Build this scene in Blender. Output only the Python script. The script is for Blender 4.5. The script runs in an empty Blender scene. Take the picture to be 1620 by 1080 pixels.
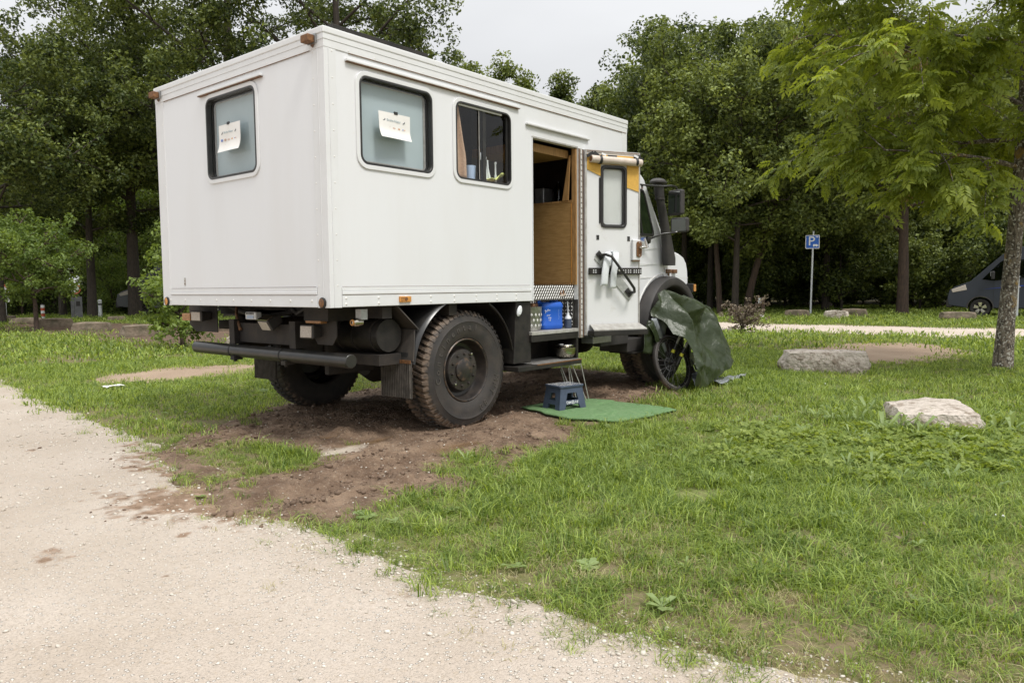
import bpy, bmesh, math, random
import numpy as np
from mathutils import Vector, Matrix, Euler
rnd = random.Random(7)
RNG = np.random.default_rng(11)
PI = math.pi
SC = bpy.context.scene
COL = SC.collection

# ------------------------------------------------------------------ camera, sky, sun, exposure
cam_d = bpy.data.cameras.new("camera")
cam_d.sensor_width = 36.0
cam_d.lens = 1185.67 / 1620 * 36
cam_d.clip_start = 0.05
cam_d.clip_end = 2000
cam = bpy.data.objects.new("camera", cam_d)
COL.objects.link(cam)
yaw, pitch, roll = 0.694339, -0.0731003, -0.00938155
CAMP = Vector((-3.14898, -4.2332, 1.1832))
fwd = Vector((math.cos(yaw) * math.cos(pitch), math.sin(yaw) * math.cos(pitch), math.sin(pitch)))
rgt = fwd.cross(Vector((0, 0, 1))).normalized()
upv = rgt.cross(fwd)
r2 = rgt * math.cos(roll) + upv * math.sin(roll)
u2 = -rgt * math.sin(roll) + upv * math.cos(roll)
m3 = Matrix((r2, u2, -fwd)).transposed()
cam.matrix_world = Matrix.Translation(CAMP) @ m3.to_4x4()
SC.camera = cam

SUN_AZ = math.radians(262)      # direction the light comes from (from +X, counter-clockwise)
SUN_EL = math.radians(58)
world = bpy.data.worlds.new("World")
SC.world = world
world.use_nodes = True
wn, wl = world.node_tree.nodes, world.node_tree.links
wn.clear()
wo = wn.new("ShaderNodeOutputWorld")
sky = wn.new("ShaderNodeTexSky")
sky.sky_type = 'NISHITA'
sky.sun_disc = False
sky.sun_elevation = SUN_EL
sky.sun_rotation = PI / 2 - SUN_AZ
bg1 = wn.new("ShaderNodeBackground")
bg1.inputs[1].default_value = 0.08
wl.new(sky.outputs[0], bg1.inputs[0])
# overcast cloud deck: brighter towards the zenith, faint mottling
tc = wn.new("ShaderNodeTexCoord")
sep = wn.new("ShaderNodeSeparateXYZ")
wl.new(tc.outputs['Generated'], sep.inputs[0])
mz = wn.new("ShaderNodeMath"); mz.operation = 'MAXIMUM'; mz.inputs[1].default_value = 0.0
wl.new(sep.outputs[2], mz.inputs[0])
m_a = wn.new("ShaderNodeMath"); m_a.operation = 'MULTIPLY_ADD'
m_a.inputs[1].default_value = 1.25; m_a.inputs[2].default_value = 0.15
wl.new(mz.outputs[0], m_a.inputs[0])
ma = wn.new("ShaderNodeMath"); ma.operation = 'MULTIPLY_ADD'
ma.inputs[2].default_value = 0.54
wl.new(mz.outputs[0], ma.inputs[0]); wl.new(m_a.outputs[0], ma.inputs[1])
nz = wn.new("ShaderNodeTexNoise"); nz.inputs['Scale'].default_value = 2.2; nz.inputs['Detail'].default_value = 4
nmap = wn.new("ShaderNodeMapping"); nmap.inputs['Scale'].default_value = (1, 1, 3)
wl.new(tc.outputs['Generated'], nmap.inputs[0]); wl.new(nmap.outputs[0], nz.inputs['Vector'])
mr = wn.new("ShaderNodeMapRange"); mr.inputs[1].default_value = 0.3; mr.inputs[2].default_value = 0.7
mr.inputs[3].default_value = 0.94; mr.inputs[4].default_value = 1.06
wl.new(nz.outputs[0], mr.inputs[0])
mm = wn.new("ShaderNodeMath"); mm.operation = 'MULTIPLY'
wl.new(ma.outputs[0], mm.inputs[0]); wl.new(mr.outputs[0], mm.inputs[1])
bg2 = wn.new("ShaderNodeBackground")
bg2.inputs[0].default_value = (0.975, 0.985, 1.0, 1)
wl.new(mm.outputs[0], bg2.inputs[1])
mxs = wn.new("ShaderNodeMixShader"); mxs.inputs[0].default_value = 0.93
wl.new(bg1.outputs[0], mxs.inputs[1]); wl.new(bg2.outputs[0], mxs.inputs[2])
wl.new(mxs.outputs[0], wo.inputs[0])

sun_d = bpy.data.lights.new("sun", 'SUN')
sun_d.energy = 2.0
sun_d.angle = math.radians(13)
sun_d.color = (1.0, 0.965, 0.91)
sun = bpy.data.objects.new("sun", sun_d)
COL.objects.link(sun)
sdir = Vector((math.cos(SUN_AZ) * math.cos(SUN_EL), math.sin(SUN_AZ) * math.cos(SUN_EL), math.sin(SUN_EL)))
sun.rotation_euler = sdir.to_track_quat('Z', 'Y').to_euler()
sun.location = (0, 0, 30)

vs = SC.view_settings
vs.view_transform = 'Standard'; vs.look = 'None'; vs.exposure = 0.40; vs.gamma = 1.0; vs.use_curve_mapping = False
SC.render.engine = 'CYCLES'
SC.cycles.use_denoising = True
SC.cycles.max_bounces = 6
SC.cycles.diffuse_bounces = 3
SC.cycles.glossy_bounces = 3
SC.cycles.transmission_bounces = 4
SC.cycles.transparent_max_bounces = 8
SC.cycles.caustics_reflective = False
SC.cycles.caustics_refractive = False

# ------------------------------------------------------------------ materials
def nodes_of(name):
    m = bpy.data.materials.new(name)
    m.use_nodes = True
    nt = m.node_tree
    return m, nt, nt.nodes['Principled BSDF'], nt.nodes['Material Output']

def rgba(c): return (c[0], c[1], c[2], 1.0)

def mat(name, c, rough=0.6, metal=0.0, c2=None, ns=6.0, lo=0.35, hi=0.65, bump=0.0, bs=40.0, detail=5, coat=0.0, spec=0.5, stretch=None, attr=None, ac=None):
    """principled with a noise-mixed second colour, noise bump and an optional attribute-driven third colour"""
    m, nt, b, out = nodes_of(name)
    N, L = nt.nodes, nt.links
    b.inputs['Roughness'].default_value = rough
    b.inputs['Metallic'].default_value = metal
    b.inputs['Specular IOR Level'].default_value = spec
    b.inputs['Coat Weight'].default_value = coat
    b.inputs['Base Color'].default_value = rgba(c)
    t = N.new('ShaderNodeTexCoord'); vec = t.outputs['Object']
    if stretch:
        mp = N.new('ShaderNodeMapping'); mp.inputs['Scale'].default_value = stretch
        L.new(vec, mp.inputs[0]); vec = mp.outputs[0]
    col = None
    if c2 is not None:
        n = N.new('ShaderNodeTexNoise'); n.inputs['Scale'].default_value = ns; n.inputs['Detail'].default_value = detail
        n.inputs['Roughness'].default_value = 0.62
        L.new(vec, n.inputs['Vector'])
        r = N.new('ShaderNodeMapRange'); r.inputs[1].default_value = lo; r.inputs[2].default_value = hi
        L.new(n.outputs[0], r.inputs[0])
        x = N.new('ShaderNodeMix'); x.data_type = 'RGBA'
        x.inputs[6].default_value = rgba(c); x.inputs[7].default_value = rgba(c2)
        L.new(r.outputs[0], x.inputs[0]); col = x.outputs[2]
    if attr:
        a = N.new('ShaderNodeAttribute'); a.attribute_name = attr
        n2 = N.new('ShaderNodeTexNoise'); n2.inputs['Scale'].default_value = 22; n2.inputs['Detail'].default_value = 6
        L.new(t.outputs['Object'], n2.inputs['Vector'])
        ad = N.new('ShaderNodeMath'); ad.operation = 'ADD'; L.new(a.outputs['Fac'], ad.inputs[0]); L.new(n2.outputs[0], ad.inputs[1])
        r2_ = N.new('ShaderNodeMapRange'); r2_.inputs[1].default_value = 0.85; r2_.inputs[2].default_value = 1.12
        L.new(ad.outputs[0], r2_.inputs[0])
        x2 = N.new('ShaderNodeMix'); x2.data_type = 'RGBA'
        x2.inputs[6].default_value = rgba(c); x2.inputs[7].default_value = rgba(ac)
        if col: L.new(col, x2.inputs[6])
        L.new(r2_.outputs[0], x2.inputs[0]); col = x2.outputs[2]
    if col: L.new(col, b.inputs['Base Color'])
    if bump > 0:
        n3 = N.new('ShaderNodeTexNoise'); n3.inputs['Scale'].default_value = bs; n3.inputs['Detail'].default_value = 6
        L.new(vec, n3.inputs['Vector'])
        bp = N.new('ShaderNodeBump'); bp.inputs['Strength'].default_value = 1.0; bp.inputs['Distance'].default_value = bump
        L.new(n3.outputs[0], bp.inputs['Height']); L.new(bp.outputs[0], b.inputs['Normal'])
    return m

def leaf_mat(name, dark, light, trans=0.3, rough=0.5, obj_var=0.25):
    """foliage: per-leaf colour from the face attribute 'rnd', part of the light passes through"""
    m, nt, b, out = nodes_of(name)
    N, L = nt.nodes, nt.links
    a = N.new('ShaderNodeAttribute'); a.attribute_name = 'rnd'
    oi = N.new('ShaderNodeObjectInfo')
    s = N.new('ShaderNodeMath'); s.operation = 'MULTIPLY_ADD'; s.inputs[1].default_value = obj_var; s.inputs[2].default_value = -obj_var / 2
    L.new(oi.outputs['Random'], s.inputs[0])
    ad = N.new('ShaderNodeMath'); ad.operation = 'ADD'; ad.use_clamp = True
    L.new(a.outputs['Fac'], ad.inputs[0]); L.new(s.outputs[0], ad.inputs[1])
    x = N.new('ShaderNodeMix'); x.data_type = 'RGBA'
    x.inputs[6].default_value = rgba(dark); x.inputs[7].default_value = rgba(light)
    L.new(ad.outputs[0], x.inputs[0])
    L.new(x.outputs[2], b.inputs['Base Color'])
    b.inputs['Roughness'].default_value = rough
    b.inputs['Specular IOR Level'].default_value = 0.35
    tr = N.new('ShaderNodeBsdfTranslucent')
    hs = N.new('ShaderNodeHueSaturation'); hs.inputs['Hue'].default_value = 0.485; hs.inputs['Saturation'].default_value = 1.15; hs.inputs['Value'].default_value = 1.35
    L.new(x.outputs[2], hs.inputs['Color']); L.new(hs.outputs[0], tr.inputs[0])
    mx = N.new('ShaderNodeMixShader'); mx.inputs[0].default_value = trans
    L.new(b.outputs[0], mx.inputs[1]); L.new(tr.outputs[0], mx.inputs[2])
    L.new(mx.outputs[0], out.inputs[0])
    return m

def glass_mat(name, tint=(0.9, 0.95, 0.95), rough=0.02):
    m, nt, b, out = nodes_of(name)
    N, L = nt.nodes, nt.links
    N.remove(b)
    tr = N.new('ShaderNodeBsdfTransparent'); tr.inputs[0].default_value = rgba(tint)
    gl = N.new('ShaderNodeBsdfGlossy'); gl.inputs['Roughness'].default_value = rough
    fr = N.new('ShaderNodeFresnel'); fr.inputs[0].default_value = 1.5
    mx = N.new('ShaderNodeMixShader')
    ge = N.new('ShaderNodeNewGeometry'); iv = N.new('ShaderNodeMath'); iv.operation = 'SUBTRACT'; iv.inputs[0].default_value = 1.0; L.new(ge.outputs['Backfacing'], iv.inputs[1])
    ml = N.new('ShaderNodeMath'); ml.operation = 'MULTIPLY'; L.new(fr.outputs[0], ml.inputs[0]); L.new(iv.outputs[0], ml.inputs[1])
    L.new(ml.outputs[0], mx.inputs[0]); L.new(tr.outputs[0], mx.inputs[1]); L.new(gl.outputs[0], mx.inputs[2])
    L.new(mx.outputs[0], out.inputs[0])
    return m

MT = {}
MT['white'] = mat('white_paint', (0.715, 0.725, 0.737), 0.36, c2=(0.69, 0.693, 0.695), ns=1.0, bump=0.0002, bs=5, coat=0.2, stretch=(2.6, 2.6, 0.5), lo=0.45, hi=0.75)
MT['white2'] = mat('white_trim_paint', (0.70, 0.71, 0.715), 0.4, c2=(0.67, 0.675, 0.675), ns=4)
MT['doorwhite'] = mat('scuffed_white_paint', (0.67, 0.675, 0.675), 0.45, c2=(0.54, 0.525, 0.49), ns=7, lo=0.58, hi=0.8, bump=0.0008, bs=9)
MT['rivet'] = mat('rivet_paint', (0.72, 0.71, 0.68), 0.4)
MT['rust'] = mat('rusty_brown', (0.10, 0.045, 0.018), 0.7, c2=(0.22, 0.10, 0.035), ns=60, bump=0.001, bs=90)
MT['rustline'] = mat('rust_stain', (0.20, 0.105, 0.055), 0.7, c2=(0.10, 0.055, 0.03), ns=30)
MT['lampdirty'] = mat('weathered_amber_lens', (0.23, 0.10, 0.03), 0.45, c2=(0.08, 0.04, 0.02), ns=70)
MT['amber'] = mat('amber_lens', (0.65, 0.30, 0.06), 0.3, c2=(0.45, 0.2, 0.05), ns=50)
MT['amberwood'] = mat('faded_orange_lens', (0.50, 0.25, 0.09), 0.4, c2=(0.22, 0.10, 0.04), ns=35, stretch=(1, 1, 3))
MT['lens'] = mat('clear_lens', (0.42, 0.36, 0.30), 0.2, c2=(0.55, 0.50, 0.45), ns=80, bump=0.001, bs=120)
MT['greymetal'] = mat('zinc', (0.42, 0.43, 0.43), 0.42, 0.7, c2=(0.30, 0.30, 0.29), ns=14)
MT['alu'] = mat('dull_aluminium', (0.50, 0.49, 0.46), 0.45, 0.3, c2=(0.36, 0.34, 0.31), ns=18)
MT['galvaplate'] = mat('scuffed_zinc_plate', (0.42, 0.43, 0.40), 0.5, 0.1, c2=(0.30, 0.31, 0.29), ns=25)
MT['chrome'] = mat('bright_steel', (0.62, 0.60, 0.56), 0.16, 1.0)
MT['steel'] = mat('brushed_steel', (0.50, 0.47, 0.40), 0.22, 1.0)
MT['black'] = mat('black_paint', (0.013, 0.012, 0.011), 0.55, c2=(0.030, 0.026, 0.022), ns=9, bump=0.0008, bs=40, spec=0.35)
MT['blackgloss'] = mat('black_gloss', (0.018, 0.018, 0.018), 0.28, c2=(0.032, 0.030, 0.027), ns=8)
MT['rubber'] = mat('rubber', (0.018, 0.017, 0.016), 0.6)
MT['chassis'] = mat('dirty_chassis', (0.014, 0.012, 0.011), 0.75, c2=(0.036, 0.028, 0.021), ns=6, bump=0.002, bs=30)
MT['flap'] = mat('mudflap_rubber', (0.035, 0.031, 0.027), 0.7, c2=(0.075, 0.062, 0.05), ns=8, stretch=(1, 1, 0.3))
MT['tyre'] = mat('tyre_rubber', (0.026, 0.024, 0.023), 0.68, c2=(0.052, 0.043, 0.036), ns=7, bump=0.0015, bs=60, attr='mud', ac=(0.17, 0.124, 0.090))
MT['flaprib'] = mat('lighter_flap_rib', (0.10, 0.088, 0.074), 0.65, c2=(0.05, 0.043, 0.036), ns=14)  # ribs in a lighter tone than the flap, to set them off
MT['tyreletter'] = mat('worn_raised_rubber', (0.075, 0.066, 0.058), 0.6)
MT['rim'] = mat('rim_paint', (0.018, 0.016, 0.015), 0.38, c2=(0.045, 0.036, 0.03), ns=11, attr='mud', ac=(0.16, 0.10, 0.06))
MT['plastic'] = mat('grey_black_plastic', (0.030, 0.028, 0.027), 0.6, c2=(0.05, 0.045, 0.042), ns=5, bump=0.0006, bs=160)
MT['blind'] = mat('closed_blind', (0.435, 0.505, 0.525), 0.6, c2=(0.41, 0.48, 0.50), ns=3)
MT['doorblind'] = mat('door_blind', (0.66, 0.66, 0.635), 0.6, c2=(0.58, 0.58, 0.555), ns=2)
MT['glass'] = glass_mat('window_glass', (0.975, 0.985, 0.985))
MT['glassdark'] = glass_mat('cab_glass', (0.42, 0.47, 0.44))
MT['wood'] = mat('plywood', (0.47, 0.285, 0.11), 0.55, c2=(0.36, 0.205, 0.07), ns=5, stretch=(1, 2.0, 14), bump=0.0004, bs=60)
MT['woodstrip'] = mat('wood_edging', (0.42, 0.24, 0.09), 0.6, c2=(0.28, 0.15, 0.05), ns=12, stretch=(6, 6, 1))
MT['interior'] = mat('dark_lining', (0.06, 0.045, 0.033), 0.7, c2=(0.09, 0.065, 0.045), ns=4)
MT['paper'] = mat('paper', (0.78, 0.77, 0.74), 0.8, c2=(0.74, 0.725, 0.69), ns=9)
MT['ink'] = mat('pale_ink', (0.34, 0.42, 0.45), 0.8)
MT['inkdark'] = mat('dark_ink', (0.06, 0.08, 0.09), 0.8)
MT['inkblue'] = mat('blue_ink', (0.08, 0.16, 0.5), 0.8)
MT['inkorange'] = mat('orange_ink', (0.65, 0.33, 0.16), 0.8)
MT['inkpink'] = mat('rose_ink', (0.62, 0.42, 0.34), 0.8)
MT['tape'] = mat('black_tape', (0.02, 0.02, 0.02), 0.5)
MT['foam'] = mat('yellow_foam', (0.66, 0.40, 0.08), 0.8, c2=(0.58, 0.34, 0.07), ns=40, bump=0.001, bs=150)
MT['beige'] = mat('beige_roll_fabric', (0.62, 0.54, 0.47), 0.8, c2=(0.5, 0.42, 0.35), ns=10, bump=0.001, bs=60)
MT['towel'] = mat('white_towel', (0.74, 0.765, 0.78), 0.9, c2=(0.66, 0.69, 0.71), ns=30, bump=0.002, bs=120)
MT['curtain'] = mat('brown_curtain', (0.55, 0.37, 0.26), 0.9, c2=(0.44, 0.29, 0.20), ns=60, bump=0.001, bs=200)
MT['bluecan'] = mat('blue_plastic', (0.012, 0.105, 0.52), 0.42, c2=(0.012, 0.09, 0.45), ns=4)
MT['whiteplastic'] = mat('white_plastic', (0.72, 0.74, 0.75), 0.4)
MT['greyblue'] = mat('pale_blue_plastic', (0.48, 0.60, 0.80), 0.4)
MT['lime'] = mat('lime_cloth', (0.70, 0.74, 0.25), 0.9, bump=0.002, bs=60)
MT['navy'] = mat('navy_plastic', (0.062, 0.082, 0.13), 0.5, c2=(0.05, 0.066, 0.105), ns=20, bump=0.0006, bs=200)
MT['speckle'] = mat('worn_grip_pads', (0.10, 0.12, 0.16), 0.55, c2=(0.6, 0.58, 0.52), ns=90, lo=0.48, hi=0.56)
MT['turfmat'] = mat('green_turf_mat', (0.100, 0.205, 0.075), 0.95, c2=(0.155, 0.250, 0.115), ns=26, bump=0.004, bs=260)
MT['tarp'] = mat('green_tarp', (0.026, 0.038, 0.015), 0.36, c2=(0.038, 0.050, 0.023), ns=12, bump=0.011, bs=15, spec=0.38)
MT['tarpsilver'] = mat('silver_tarp', (0.36, 0.38, 0.40), 0.35, 0.3, c2=(0.22, 0.24, 0.25), ns=14, bump=0.012, bs=14)
MT['leather'] = mat('brown_leather', (0.13, 0.06, 0.025), 0.6, c2=(0.22, 0.11, 0.05), ns=20)
MT['galva'] = mat('galvanised', (0.5, 0.5, 0.48), 0.4, 0.8, c2=(0.32, 0.32, 0.31), ns=26)
MT['diamond'] = mat('tread_plate', (0.10, 0.095, 0.085), 0.45, 0.3, c2=(0.07, 0.064, 0.056), ns=10)
MT['diamondtop'] = mat('tread_plate_lozenge', (0.78, 0.77, 0.74), 0.32, 0.15)
MT['signblue'] = mat('sign_blue', (0.012, 0.11, 0.50), 0.4)
MT['signwhite'] = mat('sign_white', (0.78, 0.79, 0.79), 0.4)
MT['signred'] = mat('sign_red', (0.50, 0.10, 0.05), 0.5)
MT['post'] = mat('galvanised_post', (0.62, 0.64, 0.66), 0.5, 0.25, c2=(0.52, 0.54, 0.56), ns=8)
MT['oldwood'] = mat('weathered_post_wood', (0.10, 0.065, 0.045), 0.85, c2=(0.06, 0.04, 0.03), ns=18, stretch=(3, 3, 0.5))
MT['stone'] = mat('limestone', (0.50, 0.44, 0.38), 0.9, c2=(0.24, 0.19, 0.145), ns=11, bump=0.045, bs=20, lo=0.48, hi=0.64)
MT['stonedark'] = mat('mossy_stone', (0.22, 0.17, 0.125), 0.9, c2=(0.10, 0.085, 0.055), ns=5, bump=0.02, bs=12)
MT['bark'] = mat('oak_bark', (0.075, 0.058, 0.045), 0.9, c2=(0.036, 0.030, 0.025), ns=9, stretch=(3, 3, 0.6), bump=0.03, bs=14)
MT['barkred'] = mat('brown_bark', (0.10, 0.066, 0.047), 0.9, c2=(0.045, 0.032, 0.025), ns=9, stretch=(3, 3, 0.6), bump=0.02, bs=14)
MT['vanpaint'] = mat('slate_blue_paint', (0.024, 0.029, 0.040), 0.42, 0.1, c2=(0.020, 0.025, 0.035), ns=2, coat=0.1)
MT['vangrey'] = mat('silver_grey_paint', (0.10, 0.105, 0.11), 0.4, 0.2, coat=0.1)
MT['vanstripe'] = mat('blue_stripe', (0.01, 0.05, 0.34), 0.4)
MT['skin'] = MT['beige']

# ash bark: grey with pale lichen and mustard patches
def ash_bark():
    m = mat('ash_bark', (0.21, 0.175, 0.135), 0.9, c2=(0.065, 0.052, 0.040), ns=13, bump=0.02, bs=26, stretch=(2.4, 2.4, 0.8), lo=0.42, hi=0.58)
    nt = m.node_tree; N, L = nt.nodes, nt.links
    b = N['Principled BSDF']
    src = b.inputs['Base Color'].links[0].from_socket
    t = N.new('ShaderNodeTexCoord')
    for sc_, lo, hi, c in ((34, 0.55, 0.61, (0.46, 0.44, 0.39)), (5.5, 0.60, 0.68, (0.30, 0.19, 0.05))):
        n = N.new('ShaderNodeTexNoise'); n.inputs['Scale'].default_value = sc_; n.inputs['Detail'].default_value = 5
        L.new(t.outputs['Object'], n.inputs['Vector'])
        r = N.new('ShaderNodeMapRange'); r.inputs[1].default_value = lo; r.inputs[2].default_value = hi
        L.new(n.outputs[0], r.inputs[0])
        x = N.new('ShaderNodeMix'); x.data_type = 'RGBA'; x.inputs[7].default_value = rgba(c)
        L.new(r.outputs[0], x.inputs[0]); L.new(src, x.inputs[6]); src = x.outputs[2]
    L.new(src, b.inputs['Base Color'])
    return m
MT['ashbark'] = ash_bark()
MT['oakleaf'] = leaf_mat('oak_leaf', (0.034, 0.056, 0.014), (0.31, 0.37, 0.095), 0.30)
MT['ashleaf'] = leaf_mat('ash_leaf', (0.105, 0.155, 0.026), (0.40, 0.465, 0.095), 0.50)
MT['ashkeys'] = leaf_mat('ash_keys', (0.20, 0.13, 0.05), (0.42, 0.33, 0.13), 0.3)
MT['bushleaf'] = leaf_mat('bush_leaf', (0.08, 0.13, 0.028), (0.25, 0.33, 0.075), 0.38)
MT['hedgeleaf'] = leaf_mat('hedge_leaf', (0.06, 0.10, 0.02), (0.18, 0.25, 0.055), 0.3)
MT['heath'] = leaf_mat('brown_shrub_leaf', (0.11, 0.075, 0.05), (0.27, 0.23, 0.16), 0.2)
MT['grass'] = leaf_mat('grass_blade', (0.066, 0.122, 0.018), (0.425, 0.530, 0.130), 0.44, 0.45, 0.35)
MT['drygrass'] = leaf_mat('straw_blade', (0.30, 0.27, 0.13), (0.50, 0.46, 0.25), 0.35, 0.6, 0.3)
MT['clover'] = leaf_mat('clover_leaf', (0.105, 0.165, 0.028), (0.36, 0.43, 0.105), 0.42, 0.5, 0.3)
MT['weed'] = leaf_mat('broad_weed_leaf', (0.15, 0.22, 0.065), (0.36, 0.44, 0.19), 0.36, 0.45, 0.3)
MT['pebble'] = leaf_mat('limestone_pebble', (0.36, 0.31, 0.25), (0.62, 0.58, 0.51), 0.0, 0.85, 0.5)
MT['clod'] = leaf_mat('mud_clod', (0.09, 0.058, 0.038), (0.19, 0.13, 0.09), 0.0, 0.8, 0.4)

# ------------------------------------------------------------------ mesh builder
class MB:
    def __init__(s): s.v = []; s.f = []
    def add(s, V, F):
        o = len(s.v); s.v += [tuple(p) for p in V]; s.f += [tuple(i + o for i in q) for q in F]; return s
    def box(s, c, d, rz=0.0, ry=0.0, rx=0.0):
        M = Euler((rx, ry, rz)).to_matrix(); c = Vector(c); h = Vector(d) / 2
        V = [c + M @ Vector((sx * h.x, sy * h.y, sz * h.z)) for sx in (-1, 1) for sy in (-1, 1) for sz in (-1, 1)]
        return s.add(V, [(0, 1, 3, 2), (4, 6, 7, 5), (0, 4, 5, 1), (2, 3, 7, 6), (0, 2, 6, 4), (1, 5, 7, 3)])
    def bb(s, x0, x1, y0, y1, z0, z1):
        return s.box(((x0 + x1) / 2, (y0 + y1) / 2, (z0 + z1) / 2), (abs(x1 - x0), abs(y1 - y0), abs(z1 - z0)))
    def tube(s, pts, r, n=10, caps=True):
        pts = [Vector(p) for p in pts]
        rs = r if isinstance(r, (list, tuple)) else [r] * len(pts)
        V = []; F = []
        t0 = (pts[1] - pts[0]).normalized()
        a = t0.orthogonal().normalized()
        for i, p in enumerate(pts):
            if i == 0: t = t0
            elif i == len(pts) - 1: t = (pts[i] - pts[i - 1]).normalized()
            else: t = ((pts[i + 1] - pts[i]).normalized() + (pts[i] - pts[i - 1]).normalized()).normalized()
            a = (a - t * a.dot(t)).normalized(); b = t.cross(a)
            for k in range(n):
                q = 2 * PI * k / n
                V.append(p + (a * math.cos(q) + b * math.sin(q)) * rs[i])
        for i in range(len(pts) - 1):
            for k in range(n):
                k2 = (k + 1) % n
                F.append((i * n + k, i * n + k2, (i + 1) * n + k2, (i + 1) * n + k))
        if caps:
            F.append(tuple(range(n - 1, -1, -1))); o = (len(pts) - 1) * n; F.append(tuple(o + k for k in range(n)))
        return s.add(V, F)
    def lathe(s, prof, c=(0, 0, 0), axis='y', n=32, a0=0.0, a1=2 * PI):
        """prof: list of (radius, along-axis)"""
        c = Vector(c); V = []; F = []; m = len(prof); full = abs(a1 - a0 - 2 * PI) < 1e-6
        cnt = n if full else n + 1
        for i in range(cnt):
            q = a0 + (a1 - a0) * i / n
            for (r, h) in prof:
                if axis == 'y': p = Vector((r * math.cos(q), h, r * math.sin(q)))
                elif axis == 'x': p = Vector((h, r * math.cos(q), r * math.sin(q)))
                else: p = Vector((r * math.cos(q), r * math.sin(q), h))
                V.append(c + p)
        for i in range(n):
            j = (i + 1) % cnt
            for k in range(m - 1):
                F.append((i * m + k, j * m + k, j * m + k + 1, i * m + k + 1))
        return s.add(V, F)
    def prism(s, poly, f0, f1):
        """poly: 2-D points; f0/f1 map a 2-D point to the near and far 3-D point"""
        n = len(poly)
        V = [f0(*p) for p in poly] + [f1(*p) for p in poly]
        F = [tuple(range(n)), tuple(range(2 * n - 1, n - 1, -1))]
        for i in range(n):
            j = (i + 1) % n; F.append((i, i + n, j + n, j))
        return s.add(V, F)
    def ring(s, inner, outer, f0, f1):
        n = len(inner)
        V = [f0(*p) for p in inner] + [f0(*p) for p in outer] + [f1(*p) for p in inner] + [f1(*p) for p in outer]
        F = []
        for i in range(n):
            j = (i + 1) % n
            F += [(i, j, n + j, n + i), (2 * n + i, 3 * n + i, 3 * n + j, 2 * n + j), (i, 2 * n + i, 2 * n + j, j), (n + i, n + j, 3 * n + j, 3 * n + i)]
        return s.add(V, F)
    def cyl(s, a, b, r, n=16): return s.tube([a, b], r, n)
    def build(s, name, m, parent=None, smooth=40, bevel=0.0, world=False, loc=None, kind=None):
        me = bpy.data.meshes.new(name)
        V = s.v
        if world and parent is not None:
            L = parent.location; V = [(p[0] - L.x, p[1] - L.y, p[2] - L.z) for p in V]
        me.from_pydata([tuple(p) for p in V], [], s.f)
        return finish(name, me, m, parent, smooth, bevel, loc, kind)

def finish(name, me, m, parent=None, smooth=40, bevel=0.0, loc=None, kind=None):
    bm = bmesh.new(); bm.from_mesh(me); bmesh.ops.recalc_face_normals(bm, faces=bm.faces); bm.to_mesh(me); bm.free()
    if smooth:
        me.polygons.foreach_set('use_smooth', [True] * len(me.polygons))
        me.set_sharp_from_angle(angle=math.radians(smooth))
    if m is not None:
        for q in (m if isinstance(m, (list, tuple)) else [m]): me.materials.append(q)
    o = bpy.data.objects.new(name, me); COL.objects.link(o)
    if parent is not None: o.parent = parent
    if loc is not None: o.location = loc
    if kind: o['kind'] = kind
    if bevel > 0:
        bv = o.modifiers.new('bevel', 'BEVEL'); bv.width = bevel; bv.segments = 2; bv.limit_method = 'ANGLE'; bv.angle_limit = math.radians(40)
        bv.harden_normals = False
    return o

def raw(name, V, F, m, parent=None, smooth=True, attrs=None, kind=None, link=True):
    """fast mesh from numpy arrays"""
    me = bpy.data.meshes.new(name)
    V = np.asarray(V, dtype=np.float32); F = np.asarray(F, dtype=np.int32)
    nf, k = F.shape
    me.vertices.add(len(V)); me.vertices.foreach_set('co', V.ravel())
    me.loops.add(nf * k); me.loops.foreach_set('vertex_index', F.ravel())
    me.polygons.add(nf); me.polygons.foreach_set('loop_start', np.arange(0, nf * k, k, dtype=np.int32))
    try: me.polygons.foreach_set('loop_total', np.full(nf, k, dtype=np.int32))
    except Exception: pass
    me.update(calc_edges=True)
    if smooth: me.polygons.foreach_set('use_smooth', [True] * nf)
    for nm, (dom, val) in (attrs or {}).items():
        a = me.attributes.new(nm, 'FLOAT', dom); a.data.foreach_set('value', np.asarray(val, dtype=np.float32))
    if m is not None:
        for q in (m if isinstance(m, (list, tuple)) else [m]): me.materials.append(q)
    o = bpy.data.objects.new(name, me)
    if link: COL.objects.link(o)
    if parent is not None: o.parent = parent
    if kind: o['kind'] = kind
    return o

def tag(o, label, cat, group=None):
    o['label'] = label; o['category'] = cat
    if group: o['group'] = group
    return o

def thing(name, label, cat, loc=(0, 0, 0), rotz=0.0, group=None):
    o = bpy.data.objects.new(name, None); COL.objects.link(o)
    o.empty_display_size = 0.2
    o.location = loc; o.rotation_euler = (0, 0, rotz)
    return tag(o, label, cat, group)

def copy_tree(root, label=None, group=None, link_mats=None):
    def cp(o, par):
        c = o.copy(); COL.objects.link(c); c.parent = par
        for ch in o.children: cp(ch, c)
        return c
    r = cp(root, None)
    if label: r['label'] = label
    if group: r['group'] = group
    return r

def rrect(x0, x1, z0, z1, r, n=6):
    P = []
    for cx, cz, a in ((x1 - r, z1 - r, 0), (x0 + r, z1 - r, PI / 2), (x0 + r, z0 + r, PI), (x1 - r, z0 + r, 1.5 * PI)):
        for k in range(n + 1):
            q = a + PI / 2 * k / n
            P.append((cx + r * math.cos(q), cz + r * math.sin(q)))
    return P

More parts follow.
